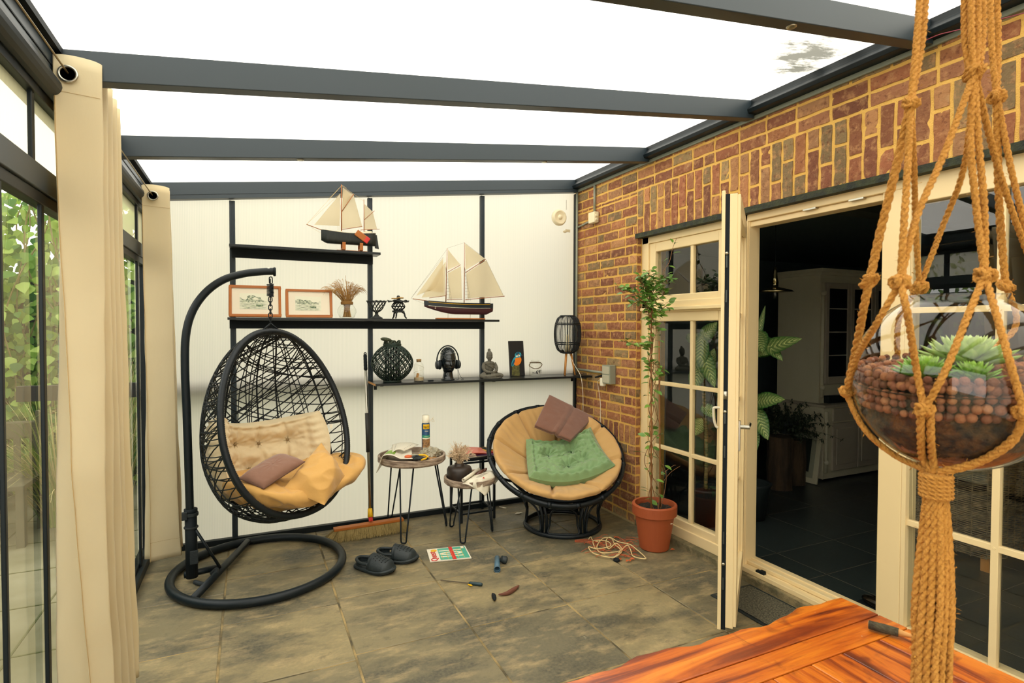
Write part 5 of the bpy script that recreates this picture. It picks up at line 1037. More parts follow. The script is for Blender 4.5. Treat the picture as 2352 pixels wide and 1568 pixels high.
def bag(u, v):
    a = 2*PI*u; e = (v-.5)*PI; d = Vector((math.cos(a)*math.cos(e)*.085, math.sin(a)*math.cos(e)*.06, max(-.02, math.sin(e)*.045))); return Vector((T1.x+.135, T1.y-.02, .602))+d*(1+.35*nz3(d, 30, 3)+.25*nz3(d, 70, 4))
q.grid(bag, 40, 20); tag(q.build('plastic_bag', mat('crinkled_plastic', 'bdb49a', .25, 0, var=(40, .7), col2='837c64', bump=(60, .8)), smooth=False), 'crinkled clear plastic bag on the right of the larger tray table', 'bag')
fc_ = at(978, 1040, 'y', -.27); fc_ = Vector((fc_.x, -.27, .575)); t = thing('foam_can', 'tall blue and yellow expanding-foam can with white cap on the larger table', 'spray can', fc_)
q = MB(); q.lathe(fc_, [(.0, 0), (.031, 0), (.0325, .004), (.0325, .252), (.026, .262), (.0, .263)], 32); q.build('can', M['blue'], t, smooth=True)
q = MB(); q.lathe(fc_+ZAX*.262, [(.029, 0), (.030, .002), (.028, .058), (.0, .060)], 28); q.build('cap', M['white'], t, smooth=True)
def band(z0, z1, m, nm, a0=-1.2, a1=1.2): q = MB(); q.grid(lambda u, v: fc_+Vector((.0330*math.sin(a0+(a1-a0)*u), -.0330*math.cos(a0+(a1-a0)*u), z0+(z1-z0)*v)), 20, 1); return q.build(nm, m, t, smooth=True)
band(.215, .252, M['yellow'], 'yellow_band', -.95, .75); band(.145, .165, mat('label_green', '2f9a76', .4), 'green_band'); band(.135, .145, M['white'], 'white_band'); band(.045, .135, mat('label_photo', 'b98a58', .4, 0, var=(60, .8), col2='5a4632'), 'photo_band'); band(.022, .042, M['white'], 'logo_band', -.3, .3)
cyltext('TEC 7', .020, M['blackm'], t, fc_, .0336, -.003, .228); cyltext('FOAM', .011, M['white'], t, fc_, .0336, -.003, .198); cyltext('Professional', .007, M['white'], t, fc_, .0337, -.002, .157)
q = MB(); q.tube(cat_rom([fc_+Vector((.03, 0, .268)), fc_+Vector((.055, 0, .29)), fc_+Vector((.07, 0, .265)), fc_+Vector((.05, 0, .27)), fc_+Vector((.06, -.01, .305))], 5), .0012, 4); q.build('tag_string', M['twine'], t)

# ================================================================ on the floor
# broom
t = thing('broom', 'wide push broom with steel handle leaning against the milky wall', 'broom', (-1.985, -.28, 0))
b0, b1 = Vector((-2.262, -.262, .082)), Vector((-1.735, -.255, .086)); q = MB(); q.bar(b0, b1, .055, .022); q.build('wooden_head', M['pine'], t, bev=.004)
q = MB(); r = random.Random(5)
for k in range(2600):
    u = r.random(); v = r.uniform(-1, 1); p = b0.lerp(b1, u)+Vector((0, v*.024, -.010)); lean = (u-.5)*.06+r.gauss(0, .012)-(.05 if u < .06 else 0); out = v*.035+r.gauss(0, .012)-.02
    e = p+Vector((lean, out, -.068)); m = p.lerp(e, .55)+Vector((r.gauss(0, .004), r.gauss(0, .004), 0)); w = .0011; q.add([p+XAX*w, p-XAX*w, m-XAX*w, m+XAX*w, e-XAX*.0006, e+XAX*.0006], [(0, 1, 2, 3), (3, 2, 4, 5)])
for k in range(500):
    p = Vector((r.uniform(-2.31, -1.68), r.uniform(-.36, -.22), r.uniform(.004, .05))); e = p+Vector((r.gauss(0, .03), r.gauss(0, .02), r.gauss(0, .012))); e.z = max(.003, e.z); q.add([p+ZAX*.0008, p-ZAX*.0008, e], [(0, 1, 2)])
q.build('bristles', M['bristle'], t)
q = MB(); q.tube([(-1.985, -.262, .105), (-1.985, -.225, .15)], .017, 4); q.build('red_socket', M['red'], t, bev=.003); q = MB(); q.tube([(-1.985, -.238, .13), (-1.984, -.215, .19)], [.021, .017], 14); q.build('yellow_collar', M['yellow'], t, smooth=True)
hb, ht = Vector((-1.984, -.222, .17)), Vector((-1.983, -.035, 1.375)); q = MB(); q.tube([hb, ht], .0105, 14); q.build('handle', M['steel'], t, smooth=True)
def on(u): return hb.lerp(ht, u)
q = MB(); q.tube([on(.37), on(.62)], .0165, 14); q.build('dark_sleeve', mat('brown_black_sleeve', '2a2925', .6), t, smooth=True); q = MB(); q.tube([on(.9)+(on(.92)-on(.9))*(i/2) for i in range(11)], [.0135+.0012*(i % 2) for i in range(11)], 14); q.tube([on(1.0)+Vector((.008*math.cos(a), 0, .008*math.sin(a)+.008)) for a in [2*PI*i/12 for i in range(12)]], .004, 6, closed=True); q.build('grip', M['blackm'], t, smooth=True)
# clogs
def clog(pos, ang, lab, roll=0):
    t = thing('clog', lab, 'shoe', pos, 'pair of black clogs'); Rz = Matrix.Rotation(ang, 3, 'Z'); T = lambda p: Vector(pos)+Rz @ Vector(p)
    L_ = .295
    def wd(a): return .040+.020*math.sin(PI*min(1, max(0, (a-.10)*1.05)))+(.006 if a > .5 else 0)
    def outline(a): return wd(a)*min(1, (max(0, a)/.06+.02))**.5*min(1, (max(0, 1-a)/.16+.01))**.5
    q = MB(); 
    def sole(u, v): a = u; s = (v*2-1); w = outline(a)*1.08; return T((a*L_-L_/2, math.copysign(abs(s)**.8, s)*w, .028-.028*abs(s)**6+.016*max(0, a-.7)*3))
    q.grid(sole, 36, 20); q.grid(lambda u, v: T((u*L_-L_/2, (v*2-1)*outline(u)*1.02, .001+.014*max(0, u-.75)*3)), 36, 4)
    for i in range(2): pass
    q.tube([T((u*L_-L_/2, s*outline(u)*1.08, .016+.045*max(0, u-.7))) for s in (1,) for u in [i/30 for i in range(31)]]+[T((u*L_-L_/2, -outline(u)*1.08, .016+.045*max(0, u-.7))) for u in [1-i/30 for i in range(31)]], .0105, 8, closed=True); q.build('sole', M['rubber'], t, smooth=True)
    q = MB()
    def upper(u, v): a = .43+.55*u; e = PI*v; w = outline(a)*1.10; h = (.052*(1-u)**.6+.034)*min(1, (1-u)/.18+.10)**.6; return T((a*L_-L_/2, w*math.cos(e), .020+h*math.sin(e)**.75))
    q.grid(upper, 26, 24); q.build('upper', M['rubber'], t, smooth=True, thick=.005)
    q = MB(); hp = [T((-.02-.0*i, 0, 0)) for i in range(1)]; q.tube(cat_rom([T((-.015, .058, .055)), T((-.075, .055, .052)), T((-.125, .030, .058)), T((-.137, 0, .060)), T((-.125, -.03, .058)), T((-.075, -.055, .052)), T((-.015, -.058, .055))], 6), .0085, 8)
    def heel(u, v): a = PI*.5+PI*u; return T((-.075+.062*math.cos(a)*1.0, .052*math.sin(a)*1.0, .015+.045*v))
    q.grid(heel, 20, 4); q.build('heel_strap', M['rubber'], t, smooth=True, thick=.004)
    q = MB()
    for i in range(5):
        for j in range(-2, 3):
            a = .56+.07*i; e = PI/2+j*.28*(1-.08*i)+(.14 if i % 2 else 0); u = (a-.43)/.55; w = outline(a)*1.10; h = (.052*(1-u)**.6+.034)*min(1, (1-u)/.18+.10)**.6; p = T((a*L_-L_/2, w*math.cos(e), .020+h*math.sin(e)**.75+.0025)); q.ball(p, (.0048, .0048, .002), 8, 4)
    q.build('vent_holes', mat('hole_black', '040606', .9), t)
clog((-2.085, -.905, 0), -1.0+.15, 'black clog nearer the viewer, toe pointing at the viewer'); clog((-1.915, -.805, 0), -.62, 'black clog behind the other, toe pointing right')
# magazine on the floor
A, B, Cc, D = [at(*p, 'z', .004) for p in ((988, 1290), (1083, 1281), (1068, 1253), (980, 1262))]
fm_ = lambda u, v: A*(1-u)*(1-v)+B*u*(1-v)+Cc*u*v+D*(1-u)*v
ex = (B-A).normalized(); ey = ZAX.cross(ex); 
t = thing('quiz_magazine', 'teal and white Quest magazine lying on the floor slabs', 'magazine', fm_(.5, .5)); t['label'] = 'teal and white magazine with a red strip lying flat on the floor'
RQ = basis(ex, (D-A).normalized(), ZAX)
def patch(u0, u1, v0, v1, z, m, nm): q = MB(); P_ = [fm_(u0, v0), fm_(u1, v0), fm_(u1, v1), fm_(u0, v1)]; q.prism(P_, (0, 0, z-.0004), (0, 0, z)); return q.build(nm, m, t)
q = MB(); q.prism([A, B, Cc, D], (0, 0, -.004), (0, 0, .002)); q.build('pages', M['mag'], t); patch(.26, .97, .04, .95, .0027, M['teal'], 'cover_picture'); patch(.55, .64, .0, 1.0, .0045, M['red'], 'red_strip'); patch(.86, .93, .78, .93, .0048, M['white'], 'barcode')
RT90 = basis((D-A).normalized()*-1, ex, ZAX) if False else basis((Cc-B).normalized(), -ex, ZAX)
text('Quest', .064, M['red'], t, fm_(.12, .36)+ZAX*.004, basis((Cc-B).normalized(), -ex, ZAX))
text('101', .225, M['white'], t, fm_(.60, .50)+ZAX*.0032, basis((Cc-B).normalized(), -ex, ZAX), sx=.46)
q = MB(); q.lathe(fm_(.16, .82)+ZAX*.003, [(.022, 0), (.022, .0008), (0, .0009)], 20); q.build('yellow_badge', M['yellow'], t)
q = MB()
for k in range(5): u = .32+.13*k; q.tube([fm_(u, .1)+ZAX*.0035, fm_(u, .5+.07*k)+ZAX*.0035, fm_(u+.08, .55+.07*k)+ZAX*.0035], .0016, 4)
q.build('yellow_lines', M['yellow'], t)
# screwdriver, pipe pieces
a, b = at(1012, 1332, 'z', .008), at(1108, 1342, 'z', .010); m1 = a.lerp(b, .68); t = thing('screwdriver', 'long thin screwdriver with dark handle lying on the slabs', 'screwdriver', a)
q = MB(); q.tube([a, m1], .0034, 8); q.build('shaft', mat('dull_steel', '5a5040', .5, .4), t); q = MB(); q.tube([m1, m1.lerp(b, .1), m1.lerp(b, .9), b], [.006, .0105, .0105, .007], 12); q.build('handle', mat('petrol_plastic', '17333a', .4), t, smooth=True)
q = MB(); q.box(m1+Vector((.0, -.02, -.003)), (.012, .03, .004), Matrix.Rotation(.4, 3, 'Z')); q.build('label_tab', M['yellow'], t)
a, b = at(1142, 1281, 'z', .018), at(1142, 1306, 'z', .018); q = MB(); q.tube([a, b], .0175, 16, cap=False); q.tube([b+(b-a).normalized()*.012, b], .0205, 16, cap=False); tag(q.build('pipe_piece', mat('slate_blue_pipe', '4a6a7c', .4), smooth=True, thick=.003), 'short slate-blue pipe piece lying on the floor', 'pipe fitting')
c = at(1157, 1285, 'z', .022); RX = basis((0, 1, 0), (0, 0, 1), (1, 0, 0)) @ Matrix.Rotation(.5, 3, 'X'); q = MB(); q.lathe(c, [(.015, -.02), (.022, -.018), (.024, 0), (.027, .004), (.027, .014), (.020, .018), (.014, .018), (.014, -.015)], 22, RX); tag(q.build('pipe_fitting', M['rubber'], smooth=True), 'round black pipe fitting beside the blue pipe piece', 'pipe fitting')
c = at(1416, 1288, 'z', .0); q = MB(); q.lathe(c, [(.020, .001), (.023, .003), (.022, .014), (.016, .015), (.015, .006), (0, .006)], 22); tag(q.build('bottle_cap', M['blackm'], smooth=True), 'small black cap beside the tangle of twine', 'cap')
q = MB(); c = at(1155, 1165, 'z', .006); q.tube([c+Vector((-.02, .03, 0)), c+Vector((.02, -.03, 0))], .005, 8); tag(q.build('cigarette_stub', M['white'], smooth=True), 'thin white stub on the floor between black table and papasan', 'stub')
c = at(1190, 1178, 'z', .003); q = MB(); q.add([c+Vector((-.04, -.01, 0)), c+Vector((0, -.02, .002)), c+Vector((.045, .0, 0)), c+Vector((0, .02, .003))], [(0, 1, 2, 3)]); tag(q.build('paper_scrap', M['paper'], thick=.001), 'white scrap of paper left of the papasan base', 'paper')
# twine tangle
TW = [(1368, 1262), (1362, 1248), (1372, 1244), (1395, 1246), (1402, 1258), (1372, 1262), (1352, 1260), (1365, 1275), (1405, 1283), (1424, 1276), (1428, 1262), (1415, 1252), (1398, 1264), (1392, 1246), (1400, 1238), (1420, 1246), (1446, 1254), (1458, 1262), (1478, 1278), (1482, 1288), (1455, 1280), (1448, 1266), (1440, 1256), (1422, 1268), (1382, 1274), (1371, 1258), (1385, 1240), (1404, 1240), (1412, 1252), (1425, 1268), (1410, 1284)]
P_ = [at(x, y, 'z', .006)+ZAX*(.005+.010*abs(math.sin(i*1.9))) for i, (x, y) in enumerate(TW)]; q = MB(); q.tube(cat_rom(P_, 7), .0042, 6); q.tube(cat_rom([at(*p, 'z', .012) for p in ((1352, 1238), (1357, 1232), (1361, 1240), (1375, 1244))], 5), .0035, 6); tag(q.build('twine_tangle', M['twine'], smooth=True), 'tangle of pale twine on the floor between papasan and flower pot', 'twine')
rc = random.Random(8); rust = mat('rust_red_stem', 'b5542a', .7); q = MB()
for k in range(46):
    c = at(rc.uniform(1350, 1460), rc.uniform(1236, 1278), 'z', .008); a = rc.gauss(-.5, .5); d = Vector((math.cos(a), math.sin(a), 0))*rc.uniform(.02, .07); q.tube(cat_rom([c-d, c+Vector((rc.gauss(0, .01), rc.gauss(0, .01), rc.uniform(0, .02))), c+d], 3), .0018, 4)
for dx in range(5): q.tube(cat_rom([at(1320, 1240+dx, 'z', .008), at(1350, 1238+dx*2, 'z', .01), at(1385, 1240+dx*3, 'z', .012), at(1440, 1252+dx*3, 'z', .012)], 4), .0016, 4)
q.tube(cat_rom([at(1370, 1238, 'z', .012), at(1385, 1228, 'z', .02), at(1396, 1228, 'z', .012)], 4), .002, 4); tag(q.build('dry_stems', rust), 'rust-red dry stems tangled with the twine', 'plant debris', kind='stuff')
q = MB(); 
for k in range(16):
    x, y = [(1412, 1233), (1420, 1234), (1364, 1248), (1385, 1262), (1436, 1276), (1448, 1287), (1452, 1284), (1476, 1257), (1380, 1248), (1441, 1288), (1370, 1255), (1432, 1262), (1545, 1262), (1500, 1260), (1398, 1258), (1425, 1284)][k]; c = at(x, y, 'z', .006); a = rc.uniform(0, 6); d = Vector((math.cos(a), math.sin(a), 0)); e = Vector((-d.y, d.x, 0)); q.add([c-d*.018, c+e*.010+ZAX*.008, c+d*.018, c-e*.010+ZAX*.006], [(0, 1, 2, 3)])
tag(q.build('fallen_leaves', mat('dead_leaf', 'c2602e', .7), thick=.001), 'scattered orange-brown dead leaves by the flower pot', 'leaves', kind='stuff')
def dead(px, pts, m, lab, cat_, nm):
    q = MB(); q.tube(cat_rom([at(*p, 'z', .010) for p in pts], 5), [.003+.011*math.sin(PI*i/(5*(len(pts)-1))) for i in range(5*(len(pts)-1)+1)], 7); tag(q.build(nm, m, smooth=True), lab, cat_)
dead(0, [(1145, 1365), (1165, 1362), (1182, 1352), (1192, 1344)], mat('dried_leaf_brown', '6a3f2e', .8), 'curled reddish-brown dry leaf on the open floor', 'leaf', 'dry_leaf')
dead(0, [(1131, 1362), (1135, 1370), (1136, 1378)], M['blackm'], 'small black crumb on the floor beside the curled leaf', 'debris', 'debris_crumb')
dead(0, [(330, 1272), (345, 1268)], M['straw'], 'short dry straw on the floor by the far curtain', 'straw', 'straw_piece') if False else None
# white flecks of paint on the floor
# door mat
A, B, Cc, D = Vector((-.34, -2.11, 0)), Vector((-.34, -2.72, 0)), Vector((-.02, -2.72, 0)), Vector((-.02, -2.10, 0))
t = thing('door_mat', 'dark ribbed door mat with olive fibres under the open door', 'mat', (-.18, -2.4, 0)); q = MB(); q.bb(-.345, -.02, -2.73, -2.10, .0, .006); q.build('border', M['rubber'], t, bev=.002)
q = MB(); q.grid(lambda u, v: Vector((-.325+.285*u, -2.71+.59*v, .009+.004*noise.noise(Vector((u*70, v*140, 0))))), 70, 140); q.build('pile', mat('olive_mat', '77705a', .9, 0, var=(110, .9), col2='35362b', bump=(200, .9)), t)

# ================================================================ potted climber
pc = Vector((-.168, -1.372, 0)); 
def pxr(x, y): return at(x, y, 'y', pc.y)
t = thing('terracotta_pot', 'terracotta plant pot with wide rim beside the brick pier', 'pot', pc)
q = MB(); q.lathe(pc, [(.0, .001), (.100, .001), (.104, .006), (.140, .245), (.152, .247), (.158, .252), (.160, .318), (.155, .325), (.140, .325), (.136, .300), (.135, .28), (0, .28)], 56); q.build('pot', M['terra'], t, smooth=False)
q = MB(); q.grid(lambda u, v: pc+Vector((.135*v*math.cos(2*PI*u), .135*v*math.sin(2*PI*u), .288+.012*noise.noise(Vector((math.cos(2*PI*u)*v*6, math.sin(2*PI*u)*v*6, 1))))), 40, 12); q.build('soil', M['soil'], t)
q = MB()
for x, y, s_ in ((-.04, -.05, .004), (.05, -.08, .005), (.07, .02, .004), (-.08, 0, .003)): q.ball(pc+Vector((x, y, .295)), (s_*2, s_, s_), 6, 4)
q.build('bark_chips', M['stem'], t)
q = MB(); q.box(pc+Vector((.03, -.147, .215)), (.016, .003, .006)); q.build('paint_fleck', M['white'], t)
cl = thing('climbing_plant', 'tall climbing plant with glossy leaves trained up two canes', 'plant', pc+ZAX*.29)
cn1 = [pc+Vector((-.055, -.03, .28)), pxr(1500, 640)+Vector((0, .02, 0))]; cn2 = [pc+Vector((.052, .0, .28)), pxr(1518, 783)+Vector((0, .02, 0))]
for cn in (cn1, cn2): q = MB(); q.tube(cn, .0062, 9); q.build('cane', M['bamboo'], cl, smooth=True)
r = random.Random(21); sv = MB(); lv = MB()
def leafq(mb, p, d, n, L_, w):
    d = d.normalized(); s = d.cross(n).normalized(); n = s.cross(d); K = [(0, .1), (.22, .75), (.5, 1), (.78, .65), (1, .04)]; vs = []
    for a, b in K:
        c_ = p+d*(L_*a)-n*(L_*.28*a*a); vs += [c_-s*w*b+n*w*.25*b, c_-n*.0, c_+s*w*b+n*w*.25*b]
    mb.add(vs, [(i*3+j, i*3+j+1, i*3+j+4, i*3+j+3) for i in range(4) for j in range(2)])
def vine(P, rad, dens, ls, spread=1):
    P = cat_rom(P, 8); sv.tube(P, rad, 6)
    for p in P:
        for _ in range(dens if isinstance(dens, int) else (1 if r.random() < dens else 0)):
            a = r.uniform(0, 2*PI); d = Vector((math.cos(a), math.sin(a)*.8-.2, r.uniform(-.3, .9))); q0 = p+Vector((r.gauss(0, .006), r.gauss(0, .006), r.gauss(0, .006))); e = q0+d.normalized()*r.uniform(.01, .03)*spread; sv.tube([q0, e], .0011, 4, cap=False); leafq(lv, e, d, Vector((r.gauss(0, .4), -.5+r.gauss(0, .3), .8)), ls*r.uniform(.85, 1.45), ls*r.uniform(.28, .38))
def on1(u, k=0): return cn1[0].lerp(cn1[1], u)+Vector((.016*math.cos(u*34+k), .016*math.sin(u*34+k), 0))
def on2(u, k=0): return cn2[0].lerp(cn2[1], u)+Vector((.016*math.cos(u*30+k), .016*math.sin(u*30+k), 0))
vine([pc+Vector((-.02, -.02, .28))]+[on1(u) for u in [i/16 for i in range(1, 17)]], .0035, .06, .045)
vine([pc+Vector((.02, -.02, .28))]+[on1(u, 3) for u in [i/16 for i in range(2, 17)]], .0028, .05, .045)
vine([pc+Vector((.0, -.04, .28)), pxr(1512, 1120), pxr(1480, 1060), pxr(1500, 1010), pxr(1517, 990), pxr(1505, 940), pxr(1496, 900), pxr(1506, 870), pxr(1490, 830), pxr(1497, 800)], .0026, .38, .048)
vine([pc+Vector((.03, -.03, .28)), pxr(1530, 1090), pxr(1500, 1030), pxr(1490, 1000), pxr(1510, 960), pxr(1503, 905), pxr(1518, 870), pxr(1510, 850)], .0022, .30, .045)
vine([pxr(1497, 800), pxr(1502, 760), pxr(1490, 720), pxr(1482, 690), pxr(1478, 660), pxr(1490, 630)], .0028, 1, .042); vine([pxr(1500, 720), pxr(1496, 690), pxr(1502, 665), pxr(1510, 650), pxr(1525, 640), pxr(1533, 650)], .0028, 2, .042)
vine([pxr(1498, 740), pxr(1485, 700), pxr(1488, 670), pxr(1475, 650)], .0026, 2, .042); vine([pxr(1495, 670), pxr(1465, 675), pxr(1440, 668), pxr(1418, 662)], .0022, 2, .040, .8); vine([pxr(1497, 800), pxr(1475, 795), pxr(1450, 790), pxr(1432, 782)], .0020, 1, .042, .8)
vine([pxr(1505, 655), pxr(1518, 645), pxr(1526, 620), pxr(1538, 600), pxr(1545, 570), pxr(1555, 545)], .0018, .30, .042, .6); vine([pxr(1500, 730), pxr(1515, 715), pxr(1532, 700)], .002, 2, .044); vine([pxr(1505, 690), pxr(1520, 680), pxr(1530, 665)], .002, 2, .042); vine([pxr(1500, 650), pxr(1492, 635), pxr(1488, 620)], .002, 1, .040)
vine([pxr(1520, 1110), pxr(1540, 1085), pxr(1562, 1070)], .0016, 0, .04); vine([pxr(1518, 1090), pxr(1545, 1070), pxr(1552, 1068)], .0016, 0, .04)
vine([pxr(1497, 790), pxr(1508, 760), pxr(1505, 740)], .002, 1, .045); vine([pxr(1490, 700), pxr(1470, 690), pxr(1455, 700)], .002, 2, .042); vine([pxr(1480, 660), pxr(1470, 645), pxr(1478, 635)], .002, 2, .042); vine([pxr(1500, 860), pxr(1512, 845), pxr(1500, 830)], .002, 1, .045)
sv.build('stem', M['stem'], cl, smooth=True); lv.build('foliage', M['leaf'], cl, smooth=True)
# ================================================================ curtains on the left wall
_m = M['curtain']; _nt = _m.node_tree; _b = _nt.nodes['Principled BSDF']; _tr = _nt.nodes.new('ShaderNodeBsdfTranslucent'); _tr.inputs[0].default_value = lin('ecd6a4'); _mx = _nt.nodes.new('ShaderNodeMixShader'); _mx.inputs[0].default_value = .35
_nt.links.new(_b.outputs[0], _mx.inputs[1]); _nt.links.new(_tr.outputs[0], _mx.inputs[2]); _nt.links.new(_mx.outputs[0], _nt.nodes['Material Output'].inputs[0])
def curtain(lab, y0, dy, n, xl, xr, xrb, zt, zb, lead_t, lead_b, eye, first=.0):
    t = thing('curtain', lab, 'curtain', ((xl+xr)/2, y0, zb), 'beige eyelet curtains')
    nodes = n*2+1
    def plan(s, k):      # k 0 top, 1 bottom
        R_ = xr+(xrb-xr)*k; lead = lead_t+(lead_b-lead_t)*k; seg = s*nodes; i = int(min(nodes-1, seg)); f = seg-i
        def node(j):
            if j == 0: return Vector((lead, y0-.015, 0))
            return Vector(((R_-.004*j*(1-k)-.0*j if j % 2 else xl-.018*k+.006*((j*7) % 3)), y0+.02+dy*(j-1), 0))
        a, b = node(i), node(i+1); g = (1-math.cos(PI*f))/2; return Vector((a.x+(b.x-a.x)*(.35*f+.65*g), a.y+(b.y-a.y)*f, 0))
    nu, nv = nodes*16, 70
    def fn(u, v):
        k = 1-v; p = plan(u, k**1.1); z = zb+(zt-zb)*v; p = p-YAX*(first*min(1, k*1.7)); w = nz3((p.x*2, p.y*3, z*1.0), 2.2, 7)*.022*k+nz3((p.x*8, p.y*8, z*4), 1.4, 9)*.005+.006*math.sin(u*nodes*2.7+z*2)*k
        return p+Vector((w*.5, w, z+(.012*math.sin(u*nodes*3) if v == 1 else 0)))
    q = MB(); q.grid(fn, nu, nv); q.build('drape', M['curtain'], t, smooth=True, thick=.0018)
    q = MB()
    for zz in (zt-.125, zb+.12): q.tube([fn(u/60*1.0, (zz-zb)/(zt-zb))-YAX*.0022 for u in range(0, 13)], .0008, 3)
    for u_ in (.006,): q.tube([fn(u_, v/60)-YAX*.003 for v in range(0, 58)], .0014, 4)
    q.build('hem_seam', mat('seam_thread', 'b89a68', .9), t)
    for j, (ex_, ey_) in enumerate(eye):
        c = Vector((ex_, ey_, zt-.062)); RY_ = basis((1, 0, 0), (0, 0, 1), (0, -1, 0)); q = MB(); q.tube([c+Vector((.026*math.cos(a), 0, .026*math.sin(a))) for a in [2*PI*i/28 for i in range(28)]], .0052, 8, closed=True); o = q.build('eyelet', M['steel'], t, smooth=True); 
        q = MB(); q.lathe(c-YAX*.000, [(.0, 0), (.021, 0)], 24, RY_); q.build('eyelet_hole', mat('eyelet_dark', '2b3130', .4, .5), o)
    return t
curtain('large beige eyelet curtain hanging nearest the viewer, running out of the bottom of the picture', -2.115, .062, 4, -3.437, -3.294, -3.262, 2.537, .08, -3.435, -3.315, [(-3.391, -2.136)], .14)
curtain('far beige eyelet curtain ending just above the floor in the back left corner', -.415, .045, 2, -3.432, -3.273, -3.240, 2.475, .10, -3.422, -3.402, [(-3.362, -.436)])
q = MB(); q.tube([(-3.410, YN, 2.52), (-3.391, -2.107, 2.478), (-3.364, -.42, 2.415), (-3.364, -.02, 2.41)], .0032, 8); tag(q.build('curtain_wire', mat('wire_brass', '8e7a52', .35, .8)), 'thin steel curtain wire stretched below the left eaves beam', 'wire')

# ================================================================ wooden table in front
def wood_mat(nm, st):
    m = bpy.data.materials.new(nm); m.use_nodes = True; nt = m.node_tree; N = nt.nodes; L = nt.links; b = N['Principled BSDF']; b.inputs['Roughness'].default_value = .34; b.inputs['Coat Weight'].default_value = .35; b.inputs['Coat Roughness'].default_value = .2
    tc = N.new('ShaderNodeTexCoord')
    def nz(sc, det, s_, dist=0, r=.6):
        mp = N.new('ShaderNodeMapping'); mp.inputs['Scale'].default_value = s_; L.new(tc.outputs['Object'], mp.inputs[0]); n = N.new('ShaderNodeTexNoise'); n.inputs['Scale'].default_value = sc; n.inputs['Detail'].default_value = det; n.inputs['Distortion'].default_value = dist; n.inputs['Roughness'].default_value = r; L.new(mp.outputs[0], n.inputs[0]); return n.outputs[0]
    cr = N.new('ShaderNodeValToRGB'); E = cr.color_ramp.elements; E[0].position = .28; E[0].color = lin('3f1606'); E[1].position = .72; E[1].color = lin('dd8430')
    for p_, c_ in ((.40, '7c3008'), (.49, 'b4560e'), (.60, 'cc7218')): e = E.new(p_); e.color = lin(c_)
    L.new(nz(5, 8, st, 1.6), cr.inputs[0])
    mr = N.new('ShaderNodeMapRange'); mr.inputs[1].default_value = .56; mr.inputs[2].default_value = .68; mr.inputs[4].default_value = .75; L.new(nz(7, 6, (1, 1, 1), 1.2), mr.inputs[0])
    mx = N.new('ShaderNodeMixRGB'); L.new(mr.outputs[0], mx.inputs[0]); L.new(cr.outputs[0], mx.inputs[1]); mx.inputs[2].default_value = lin('5f200a')
    mr2 = N.new('ShaderNodeMapRange'); mr2.inputs[1].default_value = .52; mr2.inputs[2].default_value = .75; mr2.inputs[4].default_value = .8; L.new(nz(22, 8, st, .6, .7), mr2.inputs[0])
    mx2 = N.new('ShaderNodeMixRGB'); L.new(mr2.outputs[0], mx2.inputs[0]); L.new(mx.outputs[0], mx2.inputs[1]); mx2.inputs[2].default_value = lin('6e2a0c')
    mr3 = N.new('ShaderNodeMapRange'); mr3.inputs[1].default_value = .78; mr3.inputs[2].default_value = .80; mr3.inputs[4].default_value = .6; L.new(nz(95, 2, (1, 1, 1)), mr3.inputs[0])
    mx3 = N.new('ShaderNodeMixRGB'); L.new(mr3.outputs[0], mx3.inputs[0]); L.new(mx2.outputs[0], mx3.inputs[1]); mx3.inputs[2].default_value = lin('e8d6b8'); L.new(mx3.outputs[0], b.inputs['Base Color'])
    bp = N.new('ShaderNodeBump'); bp.inputs['Strength'].default_value = .35; bp.inputs['Distance'].default_value = .004; L.new(nz(16, 8, st, .8), bp.inputs['Height']); L.new(bp.outputs[0], b.inputs['Normal']); return m
WX, WY = wood_mat('orange_plank_along', (.22, 2.2, 1)), wood_mat('orange_plank_across', (2.2, .22, 1))
tb = thing('wooden_table', 'rustic orange-stained plank table with a wavy live edge in the foreground', 'table', (-2.0, -3.95, 0))
TX0, TX1, TY0 = -3.02, -1.150, -3.462
def wav(x): return .010*math.sin(x*9)+.007*math.sin(x*23+1)+.004*math.sin(x*51)
def tboard(ya, yb, m, wavy=False, x0=TX0, x1=TX1, z=.75):
    q = MB(); n = 60 if wavy else 1; top = [Vector((x0+(x1-x0)*i/n, ya+(wav(x0+(x1-x0)*i/n) if wavy else 0), 0)) for i in range(n+1)]; bot = [Vector((x0+(x1-x0)*i/n, yb, 0)) for i in range(n+1)]
    q.prism(top+list(reversed(bot)), (0, 0, z-.045), (0, 0, z)); return q.build('board', m, tb, bev=.0025)
tboard(TY0, -3.5735, WX, True); tboard(-3.5765, -3.655, WX, z=.7495)
x = TX1; k = 0
while x > TX0: w = (.135, .15, .12)[k % 3]; x2 = max(TX0, x-w); tboard(-3.658, -4.50, WY, x0=x2+.0015, x1=x-.0015, z=.749-.0006*(k % 2)); x = x2; k += 1
q = MB(); q.bb(-2.9, -1.25, -4.42, -3.56, .63, .70); q.build('apron', WX, tb)
for x in (-2.88, -1.27):
    for y in (-3.60, -4.38): q = MB(); q.bb(x-.045, x+.045, y-.045, y+.045, 0, .70); q.build('leg', WY, tb, bev=.006)
a, b = Vector((-1.262, -3.616, .765)), Vector((-1.212, -3.715, .766)); q = MB(); q.tube([a, a.lerp(b, .3), a.lerp(b, .62)], [.0115, .0125, .0115], 9); q.mi = [0]*len(q.f); 
stk = tag(q.build('stick', mat('bark', '3a3324', .9, 0, var=(40, .7), col2='565038', bump=(120, .9)), smooth=True), 'short cut stick with dark bark lying on the table corner', 'stick')
